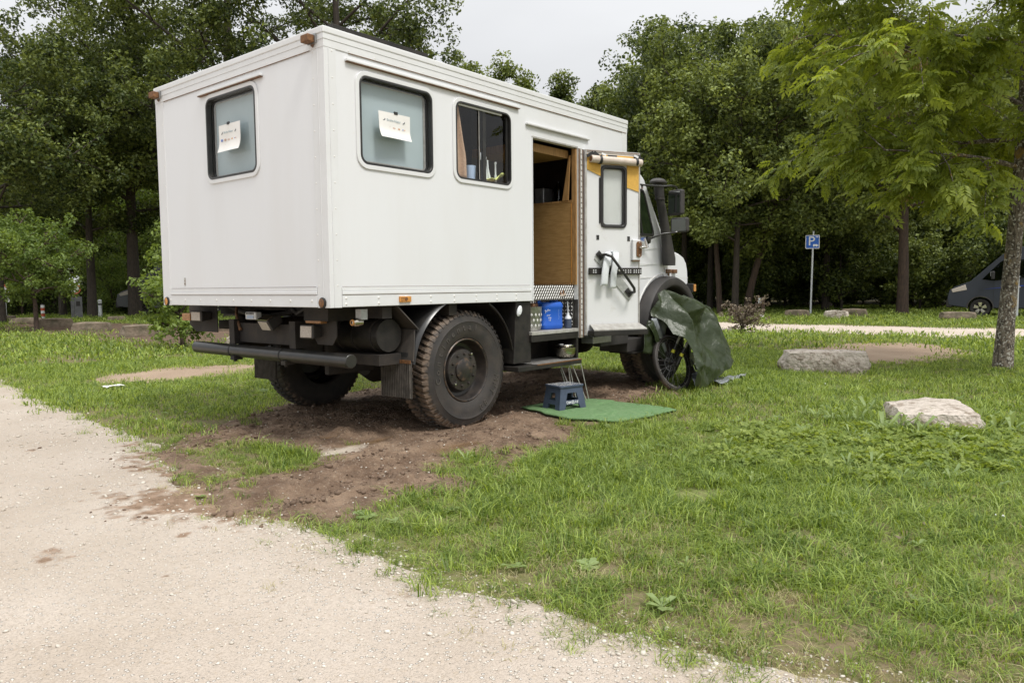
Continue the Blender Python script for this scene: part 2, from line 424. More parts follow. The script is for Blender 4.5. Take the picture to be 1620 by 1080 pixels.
def text_mesh(txt, size, extrude=0.0006):
    cu = bpy.data.curves.new('lettering', 'FONT'); cu.body = txt; cu.size = size; cu.extrude = extrude
    cu.align_x = 'CENTER'; cu.align_y = 'CENTER'; cu.resolution_u = 3
    o = bpy.data.objects.new('lettering', cu); COL.objects.link(o)
    dg = bpy.context.evaluated_depsgraph_get()
    me = bpy.data.meshes.new_from_object(o.evaluated_get(dg))
    bpy.data.objects.remove(o); bpy.data.curves.remove(cu)
    return me

def text_part(name, txt, size, m, parent, M, ext=0.0006):
    me = text_mesh(txt, size, ext); me.materials.clear(); me.transform(M); me.materials.append(m)
    o = bpy.data.objects.new(name, me); COL.objects.link(o); o.parent = parent
    return o

# ------------------------------------------------------------------ noise and masks
def _h(ix, iy, seed):
    n = (ix.astype(np.int64) * 374761393 + iy.astype(np.int64) * 668265263 + seed * 1442695041) & 0xffffffff
    n = ((n ^ (n >> 13)) * 1274126177) & 0xffffffff
    return ((n ^ (n >> 16)) & 0xffff) / 65535.0
def vnoise(x, y, seed=0):
    ix = np.floor(x); iy = np.floor(y); fx = x - ix; fy = y - iy
    fx = fx * fx * (3 - 2 * fx); fy = fy * fy * (3 - 2 * fy)
    a = _h(ix, iy, seed); b = _h(ix + 1, iy, seed); c = _h(ix, iy + 1, seed); d = _h(ix + 1, iy + 1, seed)
    return (a * (1 - fx) + b * fx) * (1 - fy) + (c * (1 - fx) + d * fx) * fy
def fbm(x, y, seed=0, oct=4, gain=0.5):
    s = 0; a = 1; t = 0
    for i in range(oct):
        s = s + a * vnoise(x * 2 ** i, y * 2 ** i, seed + i * 17); t += a; a *= gain
    return s / t - 0.5
def sdpoly(x, y, poly):
    """signed distance, positive inside"""
    P = np.array(poly, float); d = np.full(x.shape, 1e9); ins = np.zeros(x.shape, bool)
    n = len(P)
    for i in range(n):
        a = P[i]; b = P[(i + 1) % n]; e = b - a; wx = x - a[0]; wy = y - a[1]
        t = np.clip((wx * e[0] + wy * e[1]) / (e @ e + 1e-12), 0, 1)
        d = np.minimum(d, np.hypot(wx - t * e[0], wy - t * e[1]))
        c = ((a[1] > y) != (b[1] > y)) & (x < (b[0] - a[0]) * (y - a[1]) / (b[1] - a[1] + 1e-12) + a[0])
        ins ^= c
    return np.where(ins, d, -d)

# ------------------------------------------------------------------ scattering of stuff with geometry nodes
def scatter(name, pts, rot, scl, idx, variants, label):
    me = bpy.data.meshes.new(name)
    n = len(pts)
    me.vertices.add(n); me.vertices.foreach_set('co', np.asarray(pts, np.float32).ravel())
    a = me.attributes.new('rot', 'FLOAT_VECTOR', 'POINT'); a.data.foreach_set('vector', np.asarray(rot, np.float32).ravel())
    a = me.attributes.new('scl', 'FLOAT', 'POINT'); a.data.foreach_set('value', np.asarray(scl, np.float32))
    a = me.attributes.new('idx', 'INT', 'POINT'); a.data.foreach_set('value', np.asarray(idx, np.int32))
    o = bpy.data.objects.new(name, me); COL.objects.link(o)
    ng = bpy.data.node_groups.new(name + '_nodes', 'GeometryNodeTree')
    ng.interface.new_socket('Geometry', in_out='INPUT', socket_type='NodeSocketGeometry')
    ng.interface.new_socket('Geometry', in_out='OUTPUT', socket_type='NodeSocketGeometry')
    N, L = ng.nodes, ng.links
    gi = N.new('NodeGroupInput'); go = N.new('NodeGroupOutput')
    ip = N.new('GeometryNodeInstanceOnPoints')
    jn = N.new('GeometryNodeJoinGeometry')
    for v in variants:
        oi = N.new('GeometryNodeObjectInfo'); oi.inputs['Object'].default_value = v; oi.inputs['As Instance'].default_value = True
        L.new(oi.outputs['Geometry'], jn.inputs[0])
    L.new(gi.outputs[0], ip.inputs['Points']); L.new(jn.outputs[0], ip.inputs['Instance'])
    ip.inputs['Pick Instance'].default_value = True
    for nm, typ, sock in (('rot', 'FLOAT_VECTOR', 'Rotation'), ('scl', 'FLOAT', 'Scale'), ('idx', 'INT', 'Instance Index')):
        at = N.new('GeometryNodeInputNamedAttribute'); at.data_type = typ; at.inputs[0].default_value = nm
        if sock == 'Rotation':
            er = N.new('FunctionNodeEulerToRotation'); L.new(at.outputs[0], er.inputs[0]); L.new(er.outputs[0], ip.inputs[sock])
        else: L.new(at.outputs[0], ip.inputs[sock])
    L.new(ip.outputs[0], go.inputs[0])
    md = o.modifiers.new('scatter', 'NODES'); md.node_group = ng
    o['kind'] = 'stuff'; o['label'] = label
    return o
# ------------------------------------------------------------------ ground, path, mud
EDGE = np.array([(-9, -0.62), (-3.89, -0.78), (-3.38, -0.90), (-3.04, -1.02), (-2.55, -1.02), (-1.93, -1.04), (-1.55, -1.06), (-1.08, -1.0), (-0.62, -0.95),
                 (0.02, -0.83), (0.69, -0.73), (1.57, -0.49), (2.4, -0.48), (3.81, -0.32), (5.34, -0.1), (7.5, 0.15), (14, 1.0), (30, 3.0), (80, 9.0)])
MUD = [(-0.45, 1.40), (0.2, 1.85), (0.9, 2.3), (2.0, 2.6), (3.2, 2.4), (4.6, 2.5), (5.6, 1.9), (5.5, 0.6), (4.78, 0.1), (4.25, -0.35), (3.44, -0.30), (3.0, -0.25), (2.5, -0.62), (2.07, -0.62), (1.64, -0.9),
       (0.95, -1.08), (0.34, -1.35), (0.0, -1.36), (-0.33, -1.18), (-0.8, -1.25), (-1.05, -1.11), (-1.15, -0.6), (-1.0, 0.28), (-0.75, 0.62), (-0.68, 1.2)]
GPATCH = [(-0.36, 1.18), (-0.12, 0.97), (-0.02, 0.40), (-0.20, 0.08), (-0.60, 0.02), (-0.70, 0.55), (-0.62, 1.0)]
GPATCH2 = [(0.22, -0.86), (0.50, -0.78), (0.46, -1.02), (0.2, -1.12)]
DIRT_R = [(10.17, 0.44), (12.2, -0.05), (13.34, -0.92), (11.3, -2.37), (9.61, -2.1), (8.7, -1.31), (9.0, -0.2)]
DIRT_L = [(1.35, 7.07), (1.99, 6.88), (3.33, 6.53), (4.6, 6.9), (4.2, 5.7), (2.59, 5.31), (1.69, 5.34), (1.09, 5.84)]
DIRT_L2 = [(5.13, 26.5), (8.5, 26), (9.5, 17.75), (8.0, 11.5), (4.4, 10.2), (3.9, 12.51), (4.3, 16.33), (3.8, 20.4)]

def f_gravel(x, y):
    e = np.interp(y, EDGE[:, 0], EDGE[:, 1])
    return e - x + 0.16 * fbm(x * 1.4, y * 1.4, 3) + 0.16 * fbm(x * 6, y * 6, 5)
def f_mud(x, y):
    d = sdpoly(x, y, MUD)
    g = np.maximum(sdpoly(x, y, GPATCH), sdpoly(x, y, GPATCH2))
    d = np.minimum(d, -g - 0.02)
    return d + 0.30 * fbm(x * 1.5, y * 1.5, 8) + 0.30 * fbm(x * 5, y * 5, 9)
def f_dirt(x, y):
    d = np.maximum(np.maximum(sdpoly(x, y, DIRT_R), sdpoly(x, y, DIRT_L)), sdpoly(x, y, DIRT_L2))
    return d + 0.9 * fbm(x * 0.8, y * 0.8, 21) + 0.5 * fbm(x * 3, y * 3, 22)
def f_road(x, y):
    e0 = np.interp(y, [-40, -2.5, 1.5, 3.1, 3.94, 12, 40], [15.2, 15.36, 15.35, 15.0, 15.4, 17.0, 24.0])
    e1 = np.interp(y, [-40, -2.1, 2.7, 4.62, 5.58, 12, 40], [20.4, 19.6, 19.04, 18.8, 19.2, 20.5, 27.0])
    return np.minimum(x - e0, e1 - x) + 0.35 * fbm(x * 1.2, y * 1.2, 31) - np.clip(y - 8, 0, 30) * 0.2
def H(x, y):
    x = np.asarray(x, float); y = np.asarray(y, float)
    r = np.hypot(x - 2, y)
    return 0.035 * fbm(x * 0.35, y * 0.35, 40, 3) * np.clip(r / 3, 0.15, 1) + 0.012 * fbm(x * 2.2, y * 2.2, 41, 3)
def h1(x, y): return float(H(np.array([x]), np.array([y]))[0])

def axis(lo, hi, step, out_lo, out_hi, g=1.13):
    a = list(np.arange(lo, hi + 1e-6, step)); s = step; b = a[-1]; up = []
    while b < out_hi: s *= g; b += s; up.append(b)
    s = step; b = a[0]; dn = []
    while b > out_lo: s *= g; b -= s; dn.append(b)
    return np.array(dn[::-1] + a + up)

def grid_mesh(name, X, Y, zf, m, keep=None, attrs=None, kind='structure'):
    gx, gy = np.meshgrid(X, Y, indexing='ij'); nx, ny = gx.shape
    z = zf(gx, gy)
    V = np.stack([gx, gy, z], -1).reshape(-1, 3)
    i = np.arange(nx - 1)[:, None] * ny + np.arange(ny - 1)[None, :]
    F = np.stack([i, i + ny, i + ny + 1, i + 1], -1).reshape(-1, 4)
    if keep is not None:
        k = keep(gx, gy).reshape(-1)
        F = F[k[F].all(1)]
    A = {}
    for nm, fn in (attrs or {}).items(): A[nm] = ('POINT', fn(gx, gy).reshape(-1))
    if keep is not None:
        u = np.unique(F); mp = np.zeros(len(V), np.int64); mp[u] = np.arange(len(u))
        V = V[u]; F = mp[F]; A = {n_: (d_, v_[u]) for n_, (d_, v_) in A.items()}
    return raw(name, V, F, m, attrs=A, kind=kind)

def ground_mat():
    m, nt, b, out = nodes_of('grass_soil')
    N, L = nt.nodes, nt.links
    t = N.new('ShaderNodeTexCoord')
    def noise(s, d=5):
        n = N.new('ShaderNodeTexNoise'); n.inputs['Scale'].default_value = s; n.inputs['Detail'].default_value = d
        L.new(t.outputs['Object'], n.inputs['Vector']); return n.outputs[0]
    def ramp(v, lo, hi):
        r = N.new('ShaderNodeMapRange'); r.inputs[1].default_value = lo; r.inputs[2].default_value = hi; L.new(v, r.inputs[0]); return r.outputs[0]
    def mix(f, a, c):
        x = N.new('ShaderNodeMix'); x.data_type = 'RGBA'; L.new(f, x.inputs[0])
        if isinstance(a, tuple): x.inputs[6].default_value = rgba(a)
        else: L.new(a, x.inputs[6])
        x.inputs[7].default_value = rgba(c); return x.outputs[2]
    c = mix(ramp(noise(2.0), 0.35, 0.65), (0.125, 0.130, 0.045), (0.165, 0.145, 0.070))
    c = mix(ramp(noise(24), 0.38, 0.60), c, (0.19, 0.145, 0.09))
    c = mix(ramp(noise(0.25), 0.5, 0.75), c, (0.17, 0.215, 0.06))
    L.new(c, b.inputs['Base Color']); b.inputs['Roughness'].default_value = 0.95; b.inputs['Specular IOR Level'].default_value = 0.2
    bp = N.new('ShaderNodeBump'); bp.inputs['Distance'].default_value = 0.03; L.new(noise(35), bp.inputs['Height']); L.new(bp.outputs[0], b.inputs['Normal'])
    return m

def gravel_mat(name='gravel', soil=(0.20, 0.135, 0.09), base1=(0.455, 0.395, 0.335), base2=(0.385, 0.325, 0.265), stone=(0.62, 0.59, 0.54)):
    m, nt, b, out = nodes_of(name)
    N, L = nt.nodes, nt.links
    t = N.new('ShaderNodeTexCoord')
    def noise(s, d=5):
        n = N.new('ShaderNodeTexNoise'); n.inputs['Scale'].default_value = s; n.inputs['Detail'].default_value = d
        L.new(t.outputs['Object'], n.inputs['Vector']); return n.outputs[0]
    def ramp(v, lo, hi, a=0, e=1):
        r = N.new('ShaderNodeMapRange'); r.inputs[1].default_value = lo; r.inputs[2].default_value = hi; r.inputs[3].default_value = a; r.inputs[4].default_value = e
        L.new(v, r.inputs[0]); return r.outputs[0]
    def mix(f, a, c):
        x = N.new('ShaderNodeMix'); x.data_type = 'RGBA'; L.new(f, x.inputs[0])
        for s_, v in ((6, a), (7, c)):
            if isinstance(v, tuple): x.inputs[s_].default_value = rgba(v)
            else: L.new(v, x.inputs[s_])
        return x.outputs[2]
    def math_(op, a, c):
        n = N.new('ShaderNodeMath'); n.operation = op
        for s_, v in ((0, a), (1, c)):
            if isinstance(v, (int, float)): n.inputs[s_].default_value = v
            else: L.new(v, n.inputs[s_])
        return n.outputs[0]
    c = mix(ramp(noise(1.1), 0.35, 0.65), base1, base2)
    vo = N.new('ShaderNodeTexVoronoi'); vo.inputs['Scale'].default_value = 62; vo.inputs['Randomness'].default_value = 1.0
    L.new(t.outputs['Object'], vo.inputs['Vector'])
    vo2 = N.new('ShaderNodeTexVoronoi'); vo2.inputs['Scale'].default_value = 150
    L.new(t.outputs['Object'], vo2.inputs['Vector'])
    sx = N.new('ShaderNodeSeparateColor'); L.new(vo.outputs['Color'], sx.inputs[0])
    pick = ramp(math_('ADD', sx.outputs[0], math_('MULTIPLY', noise(0.9), 0.5)), 0.95, 1.05)
    core = ramp(vo.outputs['Distance'], 0.30, 0.42, 1, 0)
    peb = math_('MULTIPLY', pick, core)
    c = mix(math_('MULTIPLY', peb, 0.75), c, stone)
    c = mix(ramp(noise(48, 7), 0.55, 0.75, 0, 0.55), c, (0.34, 0.27, 0.195))
    a = N.new('ShaderNodeAttribute'); a.attribute_name = 'mud'
    f = ramp(math_('ADD', a.outputs['Fac'], math_('MULTIPLY', math_('SUBTRACT', noise(9, 7), 0.5), 1.3)), 0.42, 0.62)
    c = mix(f, c, mix(ramp(noise(13), 0.4, 0.6), soil, (0.29, 0.205, 0.145)))
    st = ramp(noise(0.62, 4), 0.66, 0.76, 0, 0.6)
    c = mix(st, c, (0.36, 0.28, 0.20))
    L.new(c, b.inputs['Base Color']); b.inputs['Roughness'].default_value = 0.95; b.inputs['Specular IOR Level'].default_value = 0.2
    hgt = math_('ADD', math_('MULTIPLY', peb, 0.6), math_('ADD', math_('MULTIPLY', ramp(vo2.outputs['Distance'], 0, 0.6, 1, 0), 0.25), math_('MULTIPLY', noise(40, 8), 0.5)))
    bp = N.new('ShaderNodeBump'); bp.inputs['Distance'].default_value = 0.012; L.new(hgt, bp.inputs['Height']); L.new(bp.outputs[0], b.inputs['Normal'])
    return m

def mud_mat():
    m, nt, b, out = nodes_of('mud')
    N, L = nt.nodes, nt.links
    t = N.new('ShaderNodeTexCoord')
    def noise(s, d=6):
        n = N.new('ShaderNodeTexNoise'); n.inputs['Scale'].default_value = s; n.inputs['Detail'].default_value = d; n.inputs['Roughness'].default_value = 0.65
        L.new(t.outputs['Object'], n.inputs['Vector']); return n.outputs[0]
    def ramp(v, lo, hi, a=0, e=1):
        r = N.new('ShaderNodeMapRange'); r.inputs[1].default_value = lo; r.inputs[2].default_value = hi; r.inputs[3].default_value = a; r.inputs[4].default_value = e
        L.new(v, r.inputs[0]); return r.outputs[0]
    def mix(f, a, c):
        x = N.new('ShaderNodeMix'); x.data_type = 'RGBA'; L.new(f, x.inputs[0])
        if isinstance(a, tuple): x.inputs[6].default_value = rgba(a)
        else: L.new(a, x.inputs[6])
        x.inputs[7].default_value = rgba(c); return x.outputs[2]
    c = mix(ramp(noise(3.5), 0.38, 0.62), (0.145, 0.090, 0.056), (0.30, 0.207, 0.138))
    c = mix(ramp(noise(60), 0.58, 0.68), c, (0.42, 0.34, 0.255))
    c = mix(ramp(noise(16), 0.55, 0.70), c, (0.13, 0.088, 0.058))
    w = N.new('ShaderNodeAttribute'); w.attribute_name = 'wet'
    c = mix(w.outputs['Fac'], c, (0.16, 0.10, 0.055))
    g = N.new('ShaderNodeAttribute'); g.attribute_name = 'sand'
    c = mix(g.outputs['Fac'], c, (0.62, 0.53, 0.43))
    L.new(c, b.inputs['Base Color'])
    L.new(ramp(w.outputs['Fac'], 0, 1, 0.78, 0.16), b.inputs['Roughness'])
    b.inputs['Specular IOR Level'].default_value = 0.35
    hg = N.new('ShaderNodeMath'); hg.operation = 'MULTIPLY'; L.new(noise(28, 9), hg.inputs[0]); L.new(ramp(w.outputs['Fac'], 0, 1, 1, 0.12), hg.inputs[1])
    bp = N.new('ShaderNodeBump'); bp.inputs['Distance'].default_value = 0.05; L.new(hg.outputs[0], bp.inputs['Height']); L.new(bp.outputs[0], b.inputs['Normal'])
    return m

grid_mesh('ground', axis(-4, 11, 0.07, -400, 500), axis(-7, 9, 0.07, -500, 500), lambda x, y: H(x, y) - np.clip(f_mud(x, y) * 0.5, 0, 0.05), ground_mat())

# the pale gravel path in front
def mudstain(x, y):
    d = sdpoly(x, y, [(-0.6, 1.6), (-0.45, 0.6), (-0.7, -0.3), (-0.9, -1.25), (-1.3, -0.95), (-1.6, -0.1), (-1.35, 0.35), (-1.1, 0.15), (-0.95, 0.6), (-1.05, 1.3)])
    m = np.clip(0.48 + d * 1.6, 0, 1) * np.clip(1 - np.hypot(x + 0.8, y - 0.2) / 3.5, 0, 1)
    # old wheel smears and dirty spots on the path
    for px, py, a, b in ((-1.97, -0.57, 0.10, 0.20), (-1.29, -2.08, 0.06, 0.09), (-1.75, -1.21, 0.03, 0.05), (-1.02, 0.78, 0.07, 0.26), (-0.65, 1.59, 0.10, 0.22), (-1.29, -0.15, 0.12, 0.22), (-1.2, 2.01, 0.08, 0.12), (-1.45, -0.75, 0.05, 0.1), (-1.9, 0.9, 0.06, 0.2), (-2.0, -2.3, 0.05, 0.05)):
        m = np.maximum(m, np.clip(0.66 - 0.36 * np.hypot((x - px) / a, (y - py) / b), 0, 0.60))
    return m
GRAV = gravel_mat()
MUDM = mud_mat()
def zg(x, y):
    k = f_gravel(x, y)
    return H(x, y) + np.clip(k * 0.22, -0.03, 0.012) + 0.006 * fbm(x * 5, y * 5, 50)
grid_mesh('gravel_path', np.concatenate([axis(-4.6, 0.4, 0.05, -60, 0.4)]), axis(-6, 7, 0.05, -40, 90), zg, GRAV,
          keep=lambda x, y: f_gravel(x, y) > -0.14, attrs={'mud': mudstain})

# churned mud under and behind the truck
def bumps(x, y):
    b = 0.075 * np.abs(fbm(x * 2.1, y * 3.4, 60, 4)) + 0.075 * np.clip(fbm(x * 6 + 3 * fbm(x, y, 62), y * 9, 61, 4), -0.1, 0.5)
    b += 0.045 * np.abs(fbm(x * 18, y * 24, 66, 3)) + 0.04 * np.clip(fbm(x * 4 + y * 2, y * 13, 67, 3), 0, 1)
    # wheel ruts run along the truck
    for yc, w in ((0.22, 0.20), (2.18, 0.20), (-0.55, 0.17)):
        wob = yc + 0.10 * np.sin(x * 1.3 + yc)
        q = np.abs(y - wob) / w
        b += np.where(q < 1, -0.018 * (1 - q ** 2), 0) + 0.022 * np.exp(-((q - 1.35) / 0.3) ** 2)
        lug = (np.sin((x + np.sign(y - wob) * 0.5 * (y - wob)) * 2 * PI / 0.085) > 0.1) * np.exp(-((q - 0.75) / 0.35) ** 4)
        b += 0.020 * lug * np.clip(0.6 + 3 * fbm(x * 1.2, y * 1.2, 63), 0, 1)
    for wy in (0.16, 2.24): b = b * np.clip(np.hypot((x - 1.25) / 0.62, (y - wy) / 0.40) - 0.45, 0.10, 1)
    return b * np.clip(-sdpoly(x, y, MATOUT) / 0.25, 0.12, 1)
MATOUT = [(2.395, 0.28), (2.55, 0.27), (2.80, 0.20), (3.02, 0.18), (3.13, 0.05), (3.22, -0.22), (3.22, -0.55), (3.20, -0.88), (3.153, -0.987), (3.0, -0.965), (2.75, -0.95), (2.5, -0.935), (2.283, -0.892), (2.22, -0.72), (2.10, -0.50), (2.14, -0.32), (2.20, -0.16), (2.28, -0.02), (2.33, 0.14)]
PUD = [(0.52, 0.20, 0.30, 0.14), (0.78, -0.42, 0.26, 0.10), (0.95, -0.80, 0.15, 0.07), (0.36, 0.55, 0.12, 0.07)]
def wet(x, y):
    w = np.zeros_like(x)
    for px, py, a, b_ in PUD:
        w = np.maximum(w, np.clip(1.5 - 1.5 * np.hypot((x - px) / a, (y - py) / b_) + 2.2 * fbm(x * 7, y * 7, 71), 0, 1))
    return w
def sand(x, y):
    return np.clip(1.3 - 1.3 * np.hypot((x - 0.15) / 0.26, (y - 0.12) / 0.17) + 2.0 * fbm(x * 8, y * 8, 73), 0, 1)
def zm(x, y):
    k = f_mud(x, y)
    w = wet(x, y)
    e = np.clip(k * 0.35, -0.03, 0.010) + np.clip(k * 3, 0, 1) * (bumps(x, y) * (1 - w) * (1 - sand(x, y) * 0.8) - 0.002 * w)
    g = f_gravel(x, y)
    e = np.where(g > 0, e + np.clip(g * 0.22, 0, 0.012) * (k > 0) - 0.0, e)
    return H(x, y) + e
grid_mesh('mud_patch', np.arange(-1.6, 6.2, 0.022), np.arange(-1.8, 3.0, 0.022), zm, MUDM,
          keep=lambda x, y: f_mud(x, y) > -0.08, attrs={'wet': wet, 'sand': sand})

DIRT = gravel_mat('bare_earth', (0.2, 0.14, 0.1), (0.36, 0.27, 0.195), (0.29, 0.21, 0.15), (0.46, 0.37, 0.29))
DIRT2 = gravel_mat('brown_earth', (0.1, 0.07, 0.05), (0.15, 0.10, 0.07), (0.10, 0.07, 0.05), (0.18, 0.13, 0.1))
def dirt_sheet(name, poly, res, m):
    P = np.array(poly)
    def k(x, y): return sdpoly(x, y, poly) + 0.9 * fbm(x * 0.8, y * 0.8, 21) + 0.5 * fbm(x * 3, y * 3, 22)
    grid_mesh(name, np.arange(P[:, 0].min() - 1, P[:, 0].max() + 1, res), np.arange(P[:, 1].min() - 1, P[:, 1].max() + 1, res),
              lambda x, y: H(x, y) + np.clip(k(x, y) * 0.12, -0.03, 0.008), m, keep=lambda x, y: k(x, y) > -0.22)
dirt_sheet('bare_earth_patch', DIRT_R, 0.07, DIRT)
dirt_sheet('worn_earth_strip', DIRT_L, 0.07, DIRT)
dirt_sheet('earth_bank', DIRT_L2, 0.15, DIRT2)
ROADM = gravel_mat('park_path_gravel', (0.3, 0.24, 0.19), (0.56, 0.48, 0.41), (0.50, 0.42, 0.35), (0.62, 0.56, 0.5))
grid_mesh('park_path', np.arange(14.2, 24, 0.15), np.arange(-42, 14, 0.2), lambda x, y: H(x, y) + np.clip(f_road(x, y) * 0.10, -0.03, 0.008), ROADM,
          keep=lambda x, y: f_road(x, y) > -0.28)
# ------------------------------------------------------------------ the camper truck (its parts are in world coordinates: the base is the origin)
TR = thing('camper_truck', 'white box-body camper truck on muddy off-road tyres with its side door open', 'truck', (0, 0, 0))
ZB, ZT, LX, WY = 1.05, 2.895, 3.866, 2.40
W1 = (0.285, 0.992, 2.055, 2.668)      # side window with closed blind
W2 = (1.250, 1.935, 2.055, 2.665)      # sliding window
DO = (2.245, 2.950, ZB, 2.515)         # door opening
WR = (0.832, 1.545, 2.055, 2.690)      # rear window (y range)

def holed(mb, u0, u1, v0, v1, holes, f0, f1):
    us = sorted({u0, u1, *[h[0] for h in holes], *[h[1] for h in holes]}); vs_ = sorted({v0, v1, *[h[2] for h in holes], *[h[3] for h in holes]})
    def solid(i, j):
        if i < 0 or j < 0 or i >= len(us) - 1 or j >= len(vs_) - 1: return False
        a = (us[i] + us[i + 1]) / 2; b = (vs_[j] + vs_[j + 1]) / 2
        return not any(h[0] < a < h[1] and h[2] < b < h[3] for h in holes)
    for i in range(len(us) - 1):
        for j in range(len(vs_) - 1):
            if not solid(i, j): continue
            A, B, C, D = (us[i], vs_[j]), (us[i + 1], vs_[j]), (us[i + 1], vs_[j + 1]), (us[i], vs_[j + 1])
            mb.add([f0(*A), f0(*B), f0(*C), f0(*D)], [(0, 1, 2, 3)])
            mb.add([f1(*A), f1(*B), f1(*C), f1(*D)], [(3, 2, 1, 0)])
            for (di, dj, p, q) in ((0, -1, A, B), (1, 0, B, C), (0, 1, C, D), (-1, 0, D, A)):
                if not solid(i + di, j + dj): mb.add([f0(*p), f1(*p), f1(*q), f0(*q)], [(0, 1, 2, 3)])

S = lambda y: (lambda u, v: (u, y, v))       # side plane (x, z) at depth y
Rr = lambda x: (lambda u, v: (x, u, v))      # rear plane (y, z) at depth x
mb = MB(); holed(mb, 0, LX, ZB, ZT, [W1, W2, DO], S(0.0), S(0.045)); mb.build('side_wall', MT['white'], TR, smooth=0)
mb = MB(); holed(mb, 0.045, WY - 0.045, ZB, ZT, [WR], Rr(0.0), Rr(0.045)); mb.build('rear_wall', MT['white'], TR, smooth=0)
MB().bb(0, LX, WY - 0.045, WY, ZB, ZT).build('side_wall', MT['white'], TR, smooth=0)
MB().bb(LX - 0.045, LX, 0.045, WY - 0.045, ZB, ZT).build('front_wall', MT['white'], TR, smooth=0)
MB().bb(0.0, LX, 0.0, WY, ZT, ZT + 0.025).build('roof', MT['white2'], TR, smooth=0, bevel=0.006)
# floor with the step well left open
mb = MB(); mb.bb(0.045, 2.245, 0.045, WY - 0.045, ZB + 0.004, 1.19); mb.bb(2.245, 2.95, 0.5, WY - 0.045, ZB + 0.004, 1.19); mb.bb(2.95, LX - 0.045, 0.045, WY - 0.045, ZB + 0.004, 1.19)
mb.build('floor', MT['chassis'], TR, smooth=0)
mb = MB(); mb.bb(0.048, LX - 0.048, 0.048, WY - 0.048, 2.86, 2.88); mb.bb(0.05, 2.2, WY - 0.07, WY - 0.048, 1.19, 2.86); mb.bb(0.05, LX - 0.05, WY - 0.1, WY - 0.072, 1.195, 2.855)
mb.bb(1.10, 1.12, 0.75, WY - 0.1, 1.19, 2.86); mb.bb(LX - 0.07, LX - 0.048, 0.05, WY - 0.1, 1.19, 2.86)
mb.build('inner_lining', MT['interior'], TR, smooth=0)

# corner posts, roof edge, lower edge
def L_post(sx, sy, name='corner_post'):
    x0, y0 = (0, 0) if sx < 0 else (LX, 0)
    y0 = 0 if sy < 0 else WY
    p = 0.004
    X = lambda d: x0 + (d if sx < 0 else -d); Y = lambda d: y0 + (d if sy < 0 else -d)
    poly = [(X(-p), Y(-p)), (X(0.095), Y(-p)), (X(0.095), Y(0.002)), (X(0.002), Y(0.002)), (X(0.002), Y(0.135)), (X(-p), Y(0.135))]
    mb = MB(); mb.prism(poly, lambda a, b: (a, b, ZB - 0.002), lambda a, b: (a, b, 2.792))
    if sx < 0 and sy < 0:
        mb.prism([(0.030, -0.008), (0.036, -0.008), (0.036, -p), (0.030, -p)], lambda a, b: (a, b, ZB), lambda a, b: (a, b, 2.79))
        mb.prism([(-0.008, 0.06), (-p, 0.06), (-p, 0.066), (-0.008, 0.066)], lambda a, b: (a, b, ZB), lambda a, b: (a, b, 2.79))
    return mb.build(name, MT['white2'], TR, smooth=0, bevel=0.0015)
for sx, sy in ((-1, -1), (-1, 1), (1, -1), (1, 1)): L_post(sx, sy)
def band(z0, z1, p, name, m=None, bev=0.002, sides='srl', xs=(None, None), ys=(None, None)):
    """a moulding round the box: right side, rear, left side, standing p proud"""
    a = xs[0] if xs[0] is not None else -p; b = xs[1] if xs[1] is not None else LX + p
    c = ys[0] if ys[0] is not None else 0.001; d = ys[1] if ys[1] is not None else WY - 0.001
    if 's' in sides: MB().bb(a, b, -p, 0.001, z0, z1).build(name, m or MT['white2'], TR, smooth=0, bevel=bev)
    if 'r' in sides: MB().bb(-p, 0.001, c, d, z0, z1).build(name, m or MT['white2'], TR, smooth=0, bevel=bev)
    if 'l' in sides: MB().bb(a, b, WY - 0.001, WY + p, z0, z1).build(name, m or MT['white2'], TR, smooth=0, bevel=bev)
band(2.792, 2.842, 0.006, 'roof_moulding')
band(2.842, 2.880, 0.009, 'roof_moulding')
band(2.880, 2.926, 0.014, 'roof_moulding', bev=0.008)
MB().bb(LX - 0.001, LX + 0.012, 0.002, WY - 0.002, 2.792, 2.926).build('roof_moulding', MT['white2'], TR, smooth=0, bevel=0.006)
band(1.052, 1.135, 0.007, 'lower_rail', sides='s', xs=(0.097, 2.225))
band(1.052, 1.135, 0.007, 'lower_rail', sides='r', ys=(0.138, WY - 0.138))
band(1.137, 1.162, 0.011, 'lower_rail', sides='s', xs=(0.097, 2.215), bev=0.004)
band(1.137, 1.162, 0.011, 'lower_rail', sides='r', ys=(0.14, WY - 0.14), bev=0.004)
band(1.164, 1.192, 0.005, 'lower_rail', sides='s', xs=(0.097, 2.20))
band(1.164, 1.192, 0.005, 'lower_rail', sides='r', ys=(0.14, WY - 0.14))
# thin rusty joints under the mouldings
def lines(name, items, m):
    mb = MB()
    for t in items: mb.bb(*t)
    return mb.build(name, m, TR, smooth=0)
lines('joint_sealant', [(0.2, LX - 0.02, -0.0075, -0.0045, 2.7875, 2.7915), (-0.0075, -0.0045, 0.15, WY - 0.15, 2.7875, 2.7915),
                        (0.10, 2.19, -0.0062, -0.004, 1.1925, 1.1945), (-0.0062, -0.004, 0.15, WY - 0.15, 1.1925, 1.1945),
                        (0.10, 2.2, -0.0090, -0.006, 1.1352, 1.1368), (-0.0092, -0.006, 0.15, WY - 0.15, 1.1352, 1.1368)], MT['rustline'])
